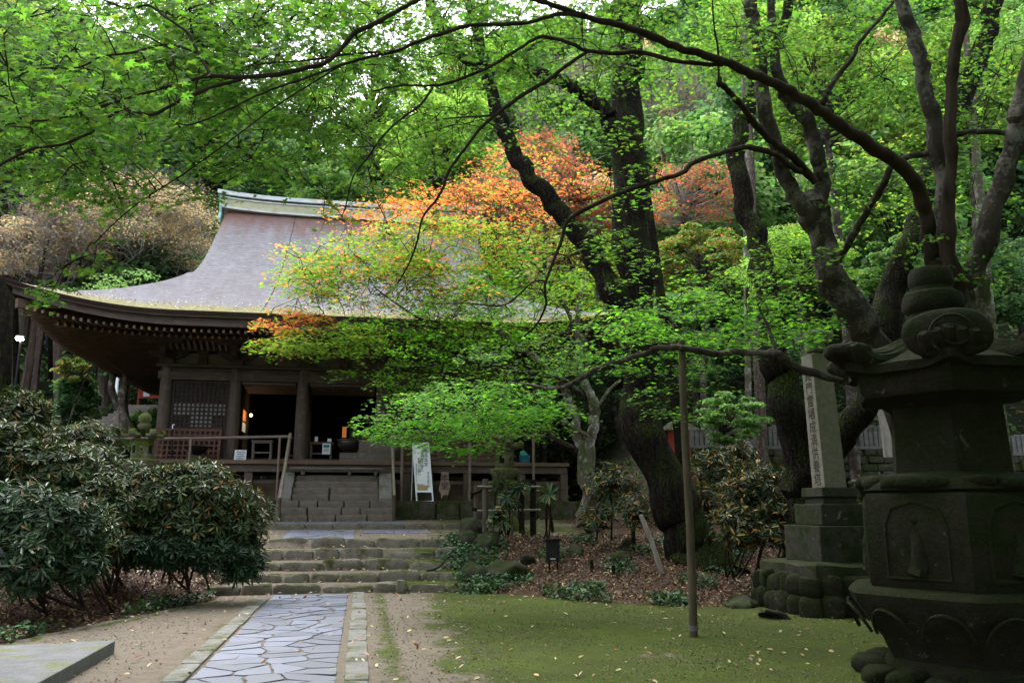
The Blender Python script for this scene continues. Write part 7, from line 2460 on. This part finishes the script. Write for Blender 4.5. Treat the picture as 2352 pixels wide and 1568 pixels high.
# forest undergrowth on the slopes
rng = np.random.default_rng(99)
n = 150000
a = rng.uniform(-62, 68, n); b = 24 + 100 * rng.uniform(0, 1, n) ** 1.2
x = a * RC - b * RS; y = a * RS + b * RC
ok = ~((a > PA0 - .6) & (a < PA1 + .8) & (b < 44)) & ~((a > -9) & (a < 8.5) & (b < 27)) & ((b > 40) | (a < -9.5) | (a > 8.6))
x, y, b = x[ok], y[ok], b[ok]
z = hgt(x, y) + rng.uniform(0, .9, len(x)) * (.4 + .6 * np.sin(x * .9) * np.sin(y * .7) ** 2)
sz = .09 + .006 * b
mb = MB()
leaves(mb, QUAD, np.stack([x, y, z], 1), np.array([0, -.3, 1.]) + rng.normal(0, .5, (len(x), 3)), sz * rng.uniform(.6, 1.4, len(x)), rcol([((.05, .10, .035), 5), ((.08, .15, .05), 4), ((.14, .19, .06), 2), ((.2, .14, .07), 1)], len(x), .3))
o = mb.build('undergrowth', M['leaf_far']); tag(o, 'ferns and low plants covering the wooded slopes', 'undergrowth', kind='stuff')

# pale leaves lying on the lower roof
rng = np.random.default_rng(5)
n = 1500
df = np.abs(rng.normal(0, .9, n)) + .1; aa = rng.uniform(EA0 + .6, EA1 - .6, n)
P = np.array([H(a_, EB0 + d_, zp(d_) + float(lift(min(a_ - EA0, EA1 - a_), d_)) + .02)[:] for a_, d_ in zip(aa, df) if a_ - EA0 > d_ and EA1 - a_ > d_])
mb = MB(); leaves(mb, OVAL, P, np.array([0, -.4, 1.]) + rng.normal(0, .3, P.shape), .06 * rng.uniform(.6, 1.3, len(P)), rcol([((.4, .36, .26), 4), ((.3, .2, .1), 2), ((.5, .47, .4), 2)], len(P)))
o = mb.build('roof_leaves', M['litter']); tag(o, 'pale fallen leaves sprinkled over the lower thatch', 'fallen leaves', kind='stuff')
# grit and pebbles on the bare soil
def f_grit(a, b):
    return np.where((b < np.interp(a, TA, TB)) & (a < 1.4) & ~((a > -1.95) & (a < .15)), .8, 0.0)
P, nr, sz, C = scatter(5000, f_grit, .012, [((.12, .105, .09), 3), ((.2, .18, .16), 2), ((.05, .045, .04), 2)], .006, .2)
mb = MB(); leaves(mb, (np.array([(-1, 0, 0), (0, -1, 0), (1, 0, 0), (0, 1, 0), (0, 0, .8)]), [(0, 1, 4), (1, 2, 4), (2, 3, 4), (3, 0, 4)]), P, nr, sz, C)
o = mb.build('gravel', M['litter']); tag(o, 'grit and tiny pebbles on the bare yard soil', 'gravel', kind='stuff')

# moss tufts
def f_moss(a, b):
    toe = np.interp(a, TA, TB)
    return np.clip((a - .45 - .05 * (b - 8)) / 1.2, 0, 1) * np.where((b < toe + .1), .55 + .45 * np.sin(a * 2.3 + np.sin(b * 1.9)) * np.sin(b * 1.7), 0) + np.where((b < 15.4) & (np.abs(a - .35) < .14), .5, 0)
P, nr, sz, C = scatter(42000, f_moss, .020, [((.05, .065, .013), 4), ((.075, .10, .02), 4), ((.11, .13, .03), 2)], .006, .45)
mb = MB(); leaves(mb, QUAD, P, nr, sz, C)
o = mb.build('moss', M['litter']); tag(o, 'short moss tufts over the yard right of the path', 'moss', kind='stuff')
